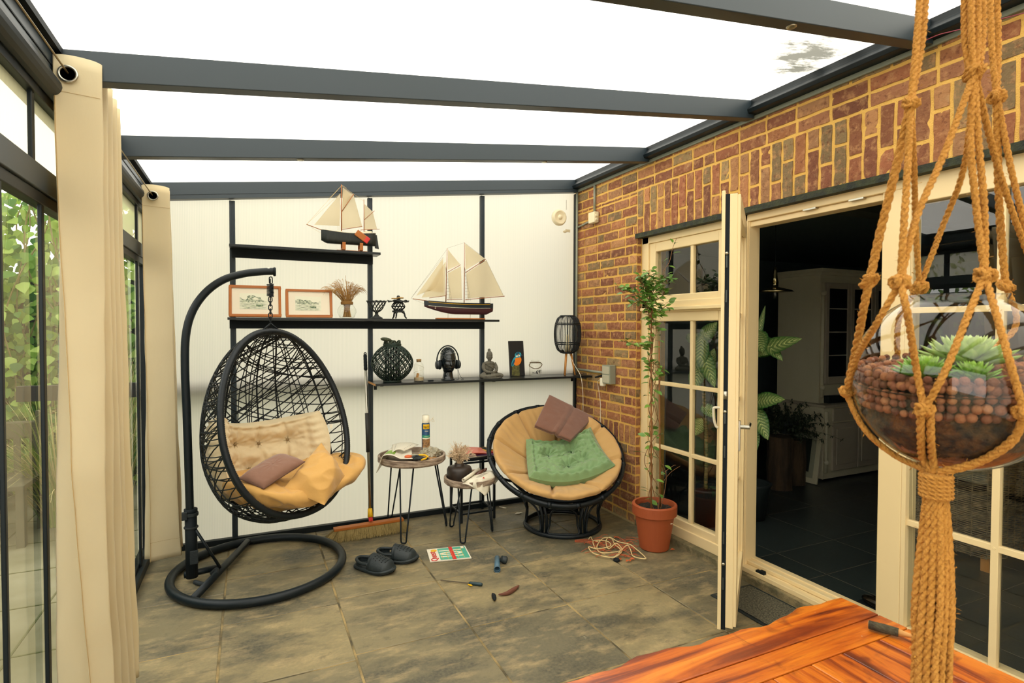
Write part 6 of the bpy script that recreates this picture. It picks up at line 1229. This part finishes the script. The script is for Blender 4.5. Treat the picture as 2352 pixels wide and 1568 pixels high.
q = MB(); q.tube([a.lerp(b, .6), a.lerp(b, 1.0)], [.0105, .003], 9); q.build('bare_end', M['edge'], stk, smooth=True); q = MB(); q.tube([a+(a-b).normalized()*.001, a], .0105, 9); q.build('bare_end', M['edge'], stk, smooth=True)

# ================================================================ hanging glass terrarium in a jute net
TC = atd(2190, 872, .65); TR = .103
def sph(px, py, r=None):
    r = r or TR+.005; D = ray(px, py).normalized(); oc = CAM-TC; b_ = oc.dot(D); c_ = oc.dot(oc)-r*r; disc = b_*b_-c_
    if disc < 0: P_ = CAM-D*b_; return TC+(P_-TC).normalized()*r
    return CAM+D*(-b_-math.sqrt(disc))
t = thing('glass_terrarium', 'round glass bowl terrarium with succulents hanging in the jute net', 'terrarium', TC-ZAX*TR)
q = MB(); prof = [(TR*math.sin(a), -TR*math.cos(a)) for a in [PI*i/40 for i in range(0, 35)]]; prof[0] = (0.0, -TR); prof.append((prof[-1][0]+.002, prof[-1][1]+.006)); q.lathe(TC, prof, 64); q.build('bowl', glass_mat('bowl_glass', (.98, .985, .96), .0, 1.45, 1.3), t, smooth=True)
q = MB(); rr_ = TR-.0025; zc = .006
def fill(u, v):
    a = 2*PI*u
    if v < .7: th = PI*(v/.7)*.50; r_ = (rr_-(.0085 if th > 1.15 else .001))*math.sin(th); z = -rr_*math.cos(th)
    else: k = (v-.7)/.3; r_ = rr_*(1-k); z = 0
    z = min(z, zc); return TC+Vector((r_*math.cos(a), r_*math.sin(a), z+.012*(r_*math.cos(a-.2)/rr_)*(1 if v >= .65 else v/.65)))
q.grid(fill, 48, 40); q.build('soil', mat('bowl_soil', '261b13', .9, 0, var=(90, .8), col2='66431f', bump=(160, .9)), t, smooth=True)
q = MB(); r = random.Random(31); pcs = [lin(c) for c in ('8e563a', '784630', '9e6440', '6a402c', 'a87048', '834e34')]
def surf(a, r_): return zc+.012*(r_*math.cos(a-.2)/rr_)
for row in range(5):
    zz = -.028+row*.0095
    rad = math.sqrt(max(0, rr_**2-zz**2)); n = 58-row
    for k in range(n):
        a = 2*PI*(k+.5*(row % 2)+r.uniform(-.2, .2))/n; pr_ = r.uniform(.0040, .0058); z2 = zz+surf(a, rad)*.9+r.uniform(-.001, .001); rad2 = math.sqrt(max(0, (rr_-pr_)**2-z2**2)); q.col = r.choice(pcs); q.ball(TC+Vector((rad2*math.cos(a), rad2*math.sin(a), z2)), pr_, 9, 6)
for k in range(330):
    a = r.uniform(0, 2*PI); r_ = (rr_-.005)*r.random()**.5; pr_ = r.uniform(.0042, .0062); q.col = r.choice(pcs); q.ball(TC+Vector((r_*math.cos(a), r_*math.sin(a), surf(a, r_)+.002+r.uniform(0, .006)*(1-r_/rr_))), pr_, 8, 5)
pb_ = q.build('clay_pebbles', mat('clay_pebble', '7c4a36', .85, attr='Col', bump=(500, .4)), smooth=True); tag(pb_, 'layer of round brown clay pebbles filling the hanging glass bowl', 'pebbles', kind='stuff')
def rosette(c, R_, n, lab, tone, pitch):
    q = MB(); r = random.Random(n)
    for k in range(n):
        a = k*2.39996; u = k/n; L_ = R_*(.35+.65*(1-u)**.6); el = pitch+(1.35-pitch)*u**1.2; d = Vector((math.cos(a)*math.cos(el), math.sin(a)*math.cos(el), math.sin(el))); s = d.cross(ZAX).normalized(); nn = s.cross(d); w = L_*.17; base = c+ZAX*(.006*u)
        K = [(0, .5), (.3, .9), (.65, 1), (.88, .6), (1, .03)]; vs = []
        for f, g in K:
            p = base+d*(L_*f)+nn*(L_*.12*f*f); vs += [p-s*w*g, p-nn*w*.45*g, p+s*w*g, p+nn*w*.25*g]
        q.col = tuple(tone[0][i]*(1-u)+tone[1][i]*u for i in range(3))+(1,)
        q.add(vs, [(i*4+j, i*4+(j+1) % 4, (i+1)*4+(j+1) % 4, (i+1)*4+j) for i in range(4) for j in range(4)]+[(16, 17, 18, 19)])
    tag(q.build('succulent', mat('succulent_green', '8fb84a', .45, attr='Col', spec=.4), smooth=True), lab, 'succulent', 'succulents in the glass bowl')
ga, gb = (lin('6e9c36'), lin('a8cf5e')), (lin('94b05c'), lin('cfe09a'))
rosette(TC+RT*(-.060)+UP*.006-Vector((FW.x, FW.y, 0))*.035, .034, 46, 'smaller bright green succulent rosette at the left inside the glass bowl', ga, .15); rosette(TC+RT*(.0)+UP*.018-Vector((FW.x, FW.y, 0))*.018, .052, 60, 'larger pale green succulent rosette in the middle of the glass bowl', gb, .12); rosette(TC+RT*(-.022)+UP*.004-Vector((FW.x, FW.y, 0))*.055, .030, 36, 'mid-green succulent rosette at the front between the other two', ga, .10)
# net
net = thing('macrame_hanger', 'knotted jute macrame hanger carrying the glass bowl, with a long tassel', 'plant hanger', TC-ZAX*.5)
a3 = atd; HK = atd(2235, -420, .66)
K1, K2, K3, K4, K5 = a3(1997, 645, .63), a3(2068, 648, .575), a3(2112, 660, .70), a3(2262, 632, .60), a3(2310, 655, .72)
TK1, TK2, TK3 = a3(2092, 236, .60), a3(2238, 168, .62), a3(2290, 222, .69); N1, N2, N3 = sph(1938, 900), sph(2123, 940), sph(2352, 948); K0 = atd(2150, 1088, .605); N4 = TC+Vector((.05, .09, -.01))
q = MB(); rc_ = .0036
def R2(P_, r_=rc_, k=8): rope(q, cat_rom(P_, k), r_)
top1 = a3(2122, -60, .62)
for dx, dd in ((-6, 0), (7, .008)): R2([a3(2122+dx, -60, .63+dd), a3(2112+dx, 90, .615+dd), TK1])
for dx, dd in ((-22, 0), (-7, -.008), (8, 0), (20, .008)): R2([a3(2238+dx, -60, .64+dd), a3(2238+dx, 80, .63+dd), TK2+(a3(2238+dx*.5, 168, .62)-TK2)])
for dx, dd in ((-8, 0), (7, .008)): R2([a3(2282+dx, -60, .70+dd), a3(2286+dx, 110, .695+dd), TK3])
R2([TK1, a3(2062, 370, .61), a3(2025, 520, .62), K1], .0046); R2([TK1, a3(2084, 400, .59), a3(2076, 520, .58), K2]); R2([TK1, a3(2100, 400, .64), a3(2103, 520, .68), K3], .0033)
R2([TK2, a3(2170, 350, .60), a3(2105, 500, .585), K2]); R2([TK2, a3(2215, 380, .64), a3(2165, 520, .68), K3], .0033)
for dx in (-9, 9): R2([TK2, a3(2238+dx, 320, .61), a3(2252+dx, 480, .605), K4])
R2([TK3, a3(2292, 380, .70), a3(2298, 520, .715), K5], .0044); R2([TK2, a3(2285, 360, .66), a3(2330, 500, .69), a3(2375, 620, .71)]); R2([TK3, a3(2325, 400, .69), a3(2365, 560, .70)])
R2([K1, a3(1985, 700, .64), sph(1968, 790), N1], .0046); R2([K2, a3(2015, 740, .59), sph(1968, 820), N1]); R2([K2, a3(2083, 715, .56), sph(2105, 850), N2]); R2([K4, sph(2225, 720), sph(2172, 850), N2]); R2([K4, sph(2288, 720), sph(2322, 840), N3])
bk = lambda px, py: TC+(TC-sph(px, py))*1.0
R2([K3, K3+Vector((.01, .03, -.04)), N4]); R2([K5, K5+Vector((.02, .0, -.06)), TC+Vector((.085, .06, -.005))])
R2([N1, sph(1968, 985), sph(2050, 1045), K0]); R2([N1-UP*.003, sph(1975, 995), sph(2055, 1052), K0]); R2([N2-RT*.004, sph(2115, 1010), sph(2120, 1055), K0], .004); R2([N2+RT*.006, sph(2138, 1010), sph(2142, 1055), K0], .004)
R2([N3, sph(2325, 1015), sph(2240, 1066), K0]); R2([N3+UP*.004, sph(2330, 1003), sph(2250, 1058), K0+UP*.002]); R2([N4, TC+Vector((.02, .06, -.085)), K0])
q.build('net_cords', M['jute'], net, smooth=True)
def knot(c, s=.011):
    q = MB(); s *= .8; a_ = c.x*900; P_ = [c+RT*(s*.75*math.sin(2*t_+a_))+UP*(s*.65*math.cos(3*t_))+FW*(s*.7*math.sin(3*t_+.5+a_)) for t_ in [2*PI*i/40 for i in range(40)]]; rope(q, P_+[P_[0]], .0036); q.ball(c, s*.55, 8, 6); q.build('knot', M['jute'], net, smooth=True)
for c, s in ((K1, .010), (K2, .010), (K3, .010), (K4, .011), (K5, .010), (TK1, .008), (TK2, .011), (TK3, .010), (N1, .008), (N2, .009), (N3, .009)): knot(c, s)
q = MB()
for i in range(6): P_ = [K0-UP*(.002+i*.0042)+(RT*math.cos(a)+Vector((FW.x, FW.y, 0))*math.sin(a))*.0135 for a in [2*PI*j/24 for j in range(25)]]; rope(q, P_, .0026)
q.tube([K0-UP*.0, K0-UP*.028], .0120, 12); q.build('wrapped_neck', M['jute'], net, smooth=True)
q = MB(); r = random.Random(17)
for k in range(13):
    a = 2*PI*k/13; o = RT*math.cos(a)+Vector((FW.x, FW.y, 0))*math.sin(a); s = r.uniform(.75, 1.1); L_ = r.uniform(.26, .36)
    P_ = [K0-UP*.022+o*.008, K0-UP*.07+o*.012*s, K0-UP*.14+o*.016*s-RT*.002, K0-UP*.20+o*.015*s+RT*r.uniform(-.003, .003)-RT*.004, K0-UP*.27+o*.016*s-RT*.006, K0-UP*L_+o*.018*s-RT*.006]; rope(q, cat_rom(P_, 8), r.uniform(.0032, .0042))
q.build('tassel', M['jute'], net, smooth=True)
q = MB(); fz = []
for o in [c for c in COL.objects if c.parent == net and c.name.startswith(('net_cords', 'tassel', 'knot'))]:
    vs = o.data.vertices; n = min(1500, len(vs)//22)
    for _ in range(n):
        v = vs[r.randrange(len(vs))]; p = v.co; d = (Vector(v.normal)+Vector((r.gauss(0, .6), r.gauss(0, .6), r.gauss(0, .6)))).normalized(); L_ = r.uniform(.002, .006); s = d.orthogonal().normalized()*.00013; q.add([p-s, p+s, p+d*L_*.6+Vector((r.gauss(0, .0008), r.gauss(0, .0008), 0)), p+d*L_], [(0, 1, 2), (1, 3, 2)])
q.build('fuzz', mat('jute_fuzz', 'c48a30', .9), net)

# ================================================================ inside the dark room
CF = mat('painted_cabinet', 'd8d2b6', .55, 0, var=(6, .3, (1, 1, .3)), col2='b5ae92'); CFd = mat('painted_cabinet_front', 'b9b09c', .55)
cb = thing('display_cabinet', 'tall painted cabinet with glazed doors inside the dark room', 'cabinet', (3.2, -.3, 0)); X0, X1, Y0, Y1 = 2.64, 3.95, -.60, -.08
q = MB(); q.bb(X0, X1, Y0, Y1, .80, 2.13); q.build('upper_body', CF, cb); q = MB(); q.bb(X0-.06, X1+.06, Y0-.10, Y1, .02, .775); q.build('base_body', CF, cb, bev=.004)
q = MB(); q.bb(X0-.09, X1+.09, Y0-.14, Y1, .775, .80); q.build('worktop', CFd, cb, bev=.004)
q = MB(); q.prism([(X0-.01, Y0-.01, 0), (X1, Y0-.01, 0), (X1, Y1, 0), (X0-.01, Y1, 0)], (0, 0, 2.13), (0, 0, 2.16)); q.prism([(X0-.04, Y0-.04, 0), (X1, Y0-.04, 0), (X1, Y1, 0), (X0-.04, Y1, 0)], (0, 0, 2.16), (0, 0, 2.19)); q.prism([(X0-.06, Y0-.06, 0), (X1, Y0-.06, 0), (X1, Y1, 0), (X0-.06, Y1, 0)], (0, 0, 2.19), (0, 0, 2.225)); q.build('cornice', CF, cb)
for (a, b) in ((X0+.07, X0+.47), (X0+.48, X0+.88), (X0+.89, X1-.03)):
    q = MB(); w = .05
    q.bb(a, a+w, Y0-.022, Y0, 1.0, 2.08); q.bb(b-w, b, Y0-.022, Y0, 1.0, 2.08); q.bb(a+w, b-w, Y0-.022, Y0, 2.02, 2.08); q.bb(a+w, b-w, Y0-.022, Y0, 1.0, 1.08); dr = q.build('door', CFd, cb, bev=.004)
    q = MB(); q.bb(a+w, b-w, Y0-.012, Y0-.002, 1.08, 2.02); q.build('glass_pane', mat('dark_glass', '10171a', .08), dr)
    q = MB()
    for z in (1.30, 1.55, 1.80): q.bb(a+w, b-w, Y0-.0135, Y0-.012, z, z+.012)
    q.build('shelf', CFd, dr)
    q = MB(); q.bb(a, b, Y0-.122, Y0-.10, .10, .60); q.bb(a+.05, b-.05, Y0-.130, Y0-.12, .16, .54); q.build('door', CFd, cb, bev=.006)
    q = MB(); q.bb(a, b, Y0-.122, Y0-.10, .62, .755); q.build('drawer', CFd, cb, bev=.006)
for z0, z1 in ((.82, 2.12), (.05, .77)):
    dy = 0 if z0 > .5 else -.10; q = MB(); q.tube([(X0+.03-(.06 if dy else 0), Y0-.012+dy, z0+.04), (X0+.03-(.06 if dy else 0), Y0-.012+dy, z1-.04)], .018, 10); q.ball((X0+.03-(.06 if dy else 0), Y0-.02+dy, z0+.15), .028, 10, 8); q.ball((X0+.03-(.06 if dy else 0), Y0-.02+dy, z1-.15), .028, 10, 8); q.build('turned_column', CF, cb, smooth=True)
q = MB(); q.bb(2.72, 3.4, -.66, -.40, .802, .88); tag(q.build('storage_box', mat('dark_box', '171d1e', .5), bev=.004), 'flat dark box on the worktop of the painted cabinet', 'box')
fr_ = thing('leaning_frame', 'white picture frame leaning on the floor against the painted cabinet', 'picture', (2.45, -.7, 0)); o = Vector((2.38, -.54, .004)); rt_ = Vector((.10, -.995, 0)).normalized(); up_ = Vector((.16, 0, 1)).normalized(); n_v = rt_.cross(up_).normalized(); n_v = n_v if n_v.x < 0 else -n_v; R = basis(rt_, up_, n_v)
q = MB(); W_, H_ = .46, .56; w = .05
for (x, y, sx, sy) in ((0, w/2, W_, w), (0, H_-w/2, W_, w), (-W_/2+w/2, H_/2, w, H_-2*w), (W_/2-w/2, H_/2, w, H_-2*w)): q.box(o+rt_*x+up_*y, (sx, sy, .025), R)
q.build('frame', mat('frame_white', 'c9c3a6', .5), fr_, bev=.003)
q = MB(); q.box(o+up_*H_/2+n_v*.004, (W_-2*w, H_-2*w, .006), R); q.build('mount', mat('frame_mount', '9a9b86', .5), fr_)
q = MB(); q.box(o+up_*H_/2+n_v*.0085, (W_-2*w-.1, H_-2*w-.12, .003), R); q.build('print', mat('frame_print', '252c2a', .3), fr_)
# dieffenbachia
def bigleaf(mb, base, tip, wid, droop=.15, tw=0):
    base, tip = Vector(base), Vector(tip); d = tip-base; L_ = d.length; d.normalize(); toc = (CAM-base).normalized(); nn = (toc*.9+ZAX*.25); s = d.cross(nn).normalized(); nn = s.cross(d)
    def fn(u, v): w = wid*math.sin(PI*min(1, u**.8))**.75*(1 if u < 1 else 0); x = (v*2-1); return base+d*(L_*u)+s*(w*x)+nn*(abs(x)*w*.25-droop*L_*u*u+.004*math.sin(u*60)*abs(x))
    def cf(u, v):
        x = abs(v*2-1); k = .5+.5*math.sin((u*2.0-x*.45)*34); pale = max(0, 1-x*1.1)**.7*(.12+.88*k*k); g = np.array([.05, .17, .03]); p_ = np.array([.85, .92, .35]); c_ = g*(1-pale)+p_*pale
        if x < .05: c_ = np.array([.2, .4, .1])
        return (float(c_[0]), float(c_[1]), float(c_[2]), 1)
    mb.grid(fn, 40, 16, cf=cf)
LM = mat('variegated_leaf', '4f8a30', .4, attr='Col'); _b = LM.node_tree.nodes['Principled BSDF']; _b.inputs['Subsurface Weight'].default_value = 0
def dieff(lab, xq, leaves, stem, lab2=None):
    P = lambda px, py, dx=0: at(px, py, 'x', xq+dx); b0 = P(*stem[0]); leaves = [(a_, b_, w_*1.3, d_) for a_, b_, w_, d_ in leaves]; t = thing('dumb_cane_plant', lab, 'plant', (b0.x, b0.y, 0), None); q = MB(); S_ = [P(*s) for s in stem]; base = Vector((S_[0].x, S_[0].y, .28)); q.tube(cat_rom([base]+S_, 6), .016, 10); q.build('stem', mat('ringed_stem', '9a8050', .7, 0, var=(14, 1, (1, 1, 5)), col2='3f4a26'), t, smooth=True)
    q = MB()
    for (b, e, w, dx) in leaves: bigleaf(q, P(*b), P(*e, dx), w)
    q.build('foliage', LM, t, smooth=True); q = MB(); q.lathe(Vector((base.x, base.y, 0)), [(0, 0), (.11, 0), (.15, .28), (.16, .30), (.14, .30), (.13, .26), (0, .26)], 30); q.build('pot', mat('dark_planter', '20282a', .5), t, smooth=True)
dieff('tall variegated house plant just inside the open door', 1.0, [((1731, 815), (1757, 700), .022, .05), ((1733, 812), (1822, 775), .055, -.12), ((1733, 815), (1752, 805), .05, -.2), ((1735, 760), (1750, 800), .06, -.15), ((1738, 770), (1792, 818), .045, -.1), ((1729, 812), (1712, 720), .03, 0), ((1727, 800), (1712, 805), .05, 0), ((1730, 925), (1788, 912), .055, -.12), ((1726, 930), (1762, 1002), .055, -.1), ((1722, 980), (1735, 1032), .045, -.1), ((1733, 760), (1722, 760), .05, .1)], [(1727, 1040), (1732, 960), (1735, 900), (1732, 850), (1733, 812)])
dieff('added variegated plant behind the fixed window, imitating leaves mirrored in its glass', .55, [((1610, 830), (1590, 900), .05, -.1), ((1608, 800), (1640, 880), .05, -.1), ((1612, 770), (1606, 850), .05, -.1), ((1612, 780), (1645, 740), .045, .05), ((1612, 960), (1595, 1000), .045, -.05), ((1615, 930), (1640, 955), .04, -.05), ((1610, 790), (1575, 760), .045, .05), ((1615, 870), (1640, 800), .045, .05)], [(1622, 1040), (1620, 960), (1615, 880), (1610, 790)])  # added plant: solid leaves stand in for a reflection in the pane
# log stands, fern, pendant lamp, shoe
r = random.Random(41)
for (px, py, h, rad, lab) in ((1790, 1120, .52, .12, 'rough tree-trunk plant stand in the dark room, left of the two'), (1825, 1110, .46, .10, 'rough tree-trunk plant stand in the dark room, beside the leaning frame')):
    c = at(px, py, 'z', 0); q = MB(); q.grid(lambda u, v: c+Vector((math.cos(2*PI*u), math.sin(2*PI*u), 0))*(rad*(1+.12*noise.noise(Vector((math.cos(2*PI*u)*2, math.sin(2*PI*u)*2, v*3+px)))))+ZAX*h*v, 30, 12); q.lathe(c+ZAX*h, [(rad*.98, -.003), (0, 0)], 20); tag(q.build('log_stand', mat('log_bark', '4a3826', .9, 0, var=(14, .9, (1, 1, .2)), col2='241d16', bump=(50, .9, (1, 1, .2)))), lab, 'log')
c = at(1808, 1110, 'z', 0)+ZAX*.54; fn_ = thing('fern_plant', 'dark feathery fern spreading over the log stands in the dark room', 'plant', c); q = MB()
for k in range(130):
    a = r.uniform(0, 2*PI); L_ = r.uniform(.25, .55); e = r.uniform(.2, 1.3); d = Vector((math.cos(a)*math.cos(e), math.sin(a)*math.cos(e), math.sin(e))); P_ = [c+d*L_*s-ZAX*(.35*L_*s*s) for s in [i/6 for i in range(7)]]; q.tube(P_, .0015, 3, cap=False)
    for p in P_[2:]:
        for _ in range(5): dd = Vector((r.gauss(0, 1), r.gauss(0, 1), r.gauss(0, .7))).normalized(); leafq(q, p, dd, ZAX+XAX*.1, r.uniform(.02, .05), .006)
q.build('foliage', mat('dark_fern', '2c3a24', .6), fn_)
q = MB(); q.lathe(c-ZAX*.02, [(0, 0), (.08, 0), (.10, .12), (.09, .12), (0, .10)], 20); q.build('pot', MATS['dark_planter'], fn_)
pc_ = at(1780, 670, 'x', 1.0); t = thing('pendant_lamp', 'metal pendant lamp with flat shade hanging in the dark room', 'lamp', pc_); q = MB(); q.tube([(pc_.x, pc_.y, pc_.z+.20), (pc_.x, pc_.y, 2.55)], .003, 6); q.build('cable', M['blackm'], t)
q = MB(); q.lathe(pc_, [(.14, .0), (.12, .012), (.035, .035), (.02, .04), (.02, .07), (.026, .075), (.018, .11), (.014, .17), (.010, .20), (0, .205)], 30); q.build('shade', mat('dull_brass', 'b3a67c', .25, 1), t, smooth=True); q = MB(); q.ball(pc_-ZAX*.02, (.025, .025, .04)); q.build('bulb', M['jar'], t, smooth=True)
c = Vector((.40, -2.66, 0)); t = thing('leather_shoe', 'shiny dark leather shoe just inside the doorway behind the table corner', 'shoe', c); q = MB(); q.ball(c+Vector((0, 0, .035)), (.05, .13, .035), 20, 12); q.ball(c+Vector((0, -.06, .07)), (.042, .06, .05), 16, 10); q.build('upper', mat('patent_leather', '17130f', .12, 0, coat=.6), t, smooth=True); q = MB(); q.box(c+Vector((0, 0, .008)), (.095, .27, .014)); q.build('sole', M['blackm'], t, bev=.005)
q = MB(); q.tube(cat_rom([c+Vector((-.03, 0, .075)), c+Vector((0, .02, .08)), c+Vector((.03, 0, .075)), c+Vector((.0, -.02, .09)), c+Vector((-.03, -.03, .09))], 4), .003, 5); q.build('lace', M['stem'], t)
# wicker armchairs
def wicker(c, lab, rot):
    t = thing('wicker_armchair', lab, 'chair', (c[0], c[1], 0), 'wicker armchairs in the dark room'); Rz = Matrix.Rotation(rot, 3, 'Z'); T = lambda x, y, z: Vector((c[0], c[1], 0))+Rz @ Vector((x, y, z)); wm_ = mat('grey_wicker', '8f7c5c', .7, 0, var=(30, .8), col2='54493a'); r = random.Random(int(c[1]*10))
    path = [(.32, -.34), (-.20, -.34), (-.32, -.26), (-.34, 0), (-.32, .26), (-.20, .34), (.32, .34)]; PP = cat_rom([Vector((x, y, 0)) for x, y in path], 8); PP = resample(PP, .02)
    q = MB(); z = .10; k = 0
    while z < .86:
        hgt = lambda p: 1; pts = []
        for i, p in enumerate(PP):
            if z > .62 and p.x > .30-(z-.62)*2.4 + 0: continue
            nrm = Vector((p.x*.3, p.y, 0)).normalized(); pts.append(T(p.x+nrm.x*.004*math.sin(i*1.57+k*PI), p.y+nrm.y*.004*math.sin(i*1.57+k*PI), z+.003*math.sin(i*.7+k)))
        if len(pts) > 3: q.tube(pts, .0042, 4)
        z += .0115; k += 1
    for i in range(0, len(PP), 4):
        p = PP[i]; zt_ = .86 if p.x < -.1 else .64; q.tube([T(p.x, p.y, .09), T(p.x, p.y, zt_)], .004, 4)
    q.build('woven_body', wm_, t)
    q = MB(); q.box(T(0, 0, .36), (.60, .62, .04), Rz); q.build('seat', wm_, t); q = MB(); q.box(T(.01, 0, .43), (.56, .54, .10), Rz); q.build('seat_pad', mat('dark_pad', '2a2f2e', .9), t, bev=.03)
    for x in (-.26, .28):
        for y in (-.28, .28): q = MB(); q.box(T(x, y, .05), (.05, .05, .10), Rz); q.build('leg', M['oak'], t)
wicker((1.82, -2.33), 'woven wicker armchair behind the right window, nearer the doorway', 0); wicker((1.70, -3.25), 'woven wicker armchair further right behind the right window', .1)

# ================================================================ the garden outside on the left
q = MB(); q.bb(-14, -3.52, -9, 14, -.10, -.03); struct(q.build('floor', mat('patio_slabs', '9c977a', .9, 0, var=(2.5, .8), col2='72704f', bump=(12, .4)))).name = 'floor'
q = MB(); q.bb(-3.52, 8, .12, 14, -.10, -.03); struct(q.build('floor', mat('gravel_ground', '6f7352', .9, 0, var=(4, .8), col2='4d5a32')))
q = MB()
for x in (-3.9, -4.5, -5.1): q.bb(x-.005, x+.005, -8, 3, -.03, -.027)
for y in (-3.5, -2.9, -2.3, -1.7, -1.1, -.5, .1, .7, 1.3): q.bb(-6, -3.53, y-.005, y+.005, -.03, -.027)
struct(q.build('trim_60', mat('mossy_joint', '5c6137', .9)))
fb = MB(); fb.bb(-9, -3.6, 2.62, 2.70, -.05, 2.1); fb.bb(-5.9, -5.82, -6, 2.7, -.05, 2.1); fo = tag(fb.build('garden_fence', mat('dark_fence_boards', '3a3b2a', .9, 0, var=(9, .8, (1, 1, .1)))), 'tall dark board fence behind the garden plants', 'fence')
r = random.Random(77)
def ivy(x0, x1, y, z0, z1, n, lab, L_=.085, th=.35):
    t = thing('climbing_vine', lab, 'plant', ((x0+x1)/2, y, 0), 'leafy vines outside the glass wall'); q = MB(); pal = [lin(c) for c in ('6f9a35', '8fb548', '5a8a34', 'a6c45a', '497a2e', 'b7cf6c')]
    for _ in range(n):
        p = Vector((r.uniform(x0, x1), y+r.uniform(-th, th), r.uniform(z0, z1))); d = Vector((r.gauss(0, .5), -.35+r.gauss(0, .4), -.6+r.gauss(0, .5))); L2 = L_*r.uniform(.6, 1.35); q.col = r.choice(pal); s = d.normalized().cross(Vector((r.gauss(0, .3), -1, .6))).normalized(); dn = d.normalized(); nn = s.cross(dn)
        K = [(0, .12), (.18, .95), (.42, 1), (.7, .62), (1, .03)]; vs = []
        for f, g in K: c_ = p+dn*L2*f-nn*L2*.2*f*f; vs += [c_-s*L2*.46*g+nn*.05*L2*g, c_, c_+s*L2*.46*g+nn*.05*L2*g]
        q.add(vs, [(i*3+j, i*3+j+1, i*3+j+4, i*3+j+3) for i in range(4) for j in range(2)])
    lm = mat('vine_leaf', '6f9a35', .5, attr='Col'); q.build('foliage', lm, t, smooth=True)
    q = MB()
    for _ in range(26):
        p = Vector((r.uniform(x0, x1), y+r.uniform(-.1, .1), z0)); P_ = [p]
        for k in range(6): P_.append(P_[-1]+Vector((r.gauss(0, .13), r.gauss(0, .08), (z1-z0)/6)))
        q.tube(cat_rom(P_, 4), .006, 5)
    q.build('stem', mat('vine_stem', '8a7c50', .8), t)
_lm = mat('vine_leaf', '6f9a35', .5, attr='Col'); _nt = _lm.node_tree; _b = _nt.nodes['Principled BSDF']; _tr = _nt.nodes.new('ShaderNodeBsdfTranslucent'); _a = [n for n in _nt.nodes if n.bl_idname == 'ShaderNodeAttribute'][0]; _nt.links.new(_a.outputs[0], _tr.inputs[0]); _mx = _nt.nodes.new('ShaderNodeMixShader'); _mx.inputs[0].default_value = .4; _nt.links.new(_b.outputs[0], _mx.inputs[1]); _nt.links.new(_tr.outputs[0], _mx.inputs[2]); _nt.links.new(_mx.outputs[0], _nt.nodes['Material Output'].inputs[0])
ivy(-5.6, -3.75, 1.9, .3, 2.9, 2600, 'big-leaved green vine on the fence outside, seen left of the near curtain'); ivy(-5.7, -5.3, .4, .4, 2.7, 1300, 'leafy vine on the side fence outside at the far left', th=1.9); ivy(-5.6, -3.7, 2.35, .0, 2.9, 1500, 'dark backing layer of leaves on the fence behind the big-leaved vine', .07, .15); ivy(-3.7, -2.4, 2.5, .2, 2.2, 1000, 'vine on the fence beyond the corner post', .08)
def grass(cx_, cy_, n, H_, lab, sp):
    t = thing('ornamental_grass', lab, 'grass', (cx_, cy_, 0), 'grass clumps outside the glass wall'); q = MB(); pal = [lin(c) for c in ('86a042', 'a9b45c', '6f8f38', 'c9b878', 'd8c68c')]
    for _ in range(n):
        a = r.uniform(0, 2*PI); d = Vector((math.cos(a), math.sin(a), 0)); b0 = Vector((cx_, cy_, -.03))+d*r.uniform(0, .12); L_ = H_*r.uniform(.5, 1.1); s = sp*r.uniform(.2, 1.1); q.col = r.choice(pal); sd = Vector((-d.y, d.x, 0)); vs = []
        for i in range(7): u = i/6; p = b0+d*(s*u**1.6)+ZAX*(L_*(u-.45*u*u*u*s/sp)); w = .006*(1-u*.85); vs += [p-sd*w, p+sd*w]
        q.add(vs, [(i*2, i*2+1, i*2+3, i*2+2) for i in range(6)])
    q.build('blades', mat('grass_blade', '86a042', .6, attr='Col'), t)
grass(-4.25, 1.15, 420, 1.25, 'arching ornamental grass clump by the edge of the patio', .75); grass(-3.85, .95, 360, 1.9, 'tall grass clump just beyond the second window pane', .5); grass(-4.9, 1.3, 300, .9, 'lower tawny grass clump further left on the patio edge', .7)
t = thing('garden_chair', 'weathered wooden garden chair standing on the patio outside', 'chair', (-4.6, .85, 0)); gw = mat('weathered_teak', '6a654c', .8, 0, var=(18, .6, (1, 1, .3)))
for (x, y) in ((-4.85, .65), (-4.35, .65), (-4.85, 1.1), (-4.35, 1.1)): q = MB(); q.bb(x-.025, x+.025, y-.03, y+.03, -.03, .92 if y > .9 else .42); q.build('leg', gw, t)
q = MB(); q.bb(-4.88, -4.32, .60, 1.13, .40, .43); q.build('seat', gw, t)
q = MB(); q.bb(-4.90, -4.30, 1.09, 1.12, .70, .84); q.build('top_rail', gw, t, bev=.02)
for i in range(5): x = -4.80+.1*i; q = MB(); q.bb(x-.02, x+.02, 1.09, 1.11, .43, .72); q.build('slat', gw, t)
q = MB(); q.add([(-7, -4, 2.75), (-3.9, -1.0, 2.75), (-3.9, 3.5, 2.45), (-7, 3.5, 2.45)], [(0, 1, 2, 3)]) if False else None
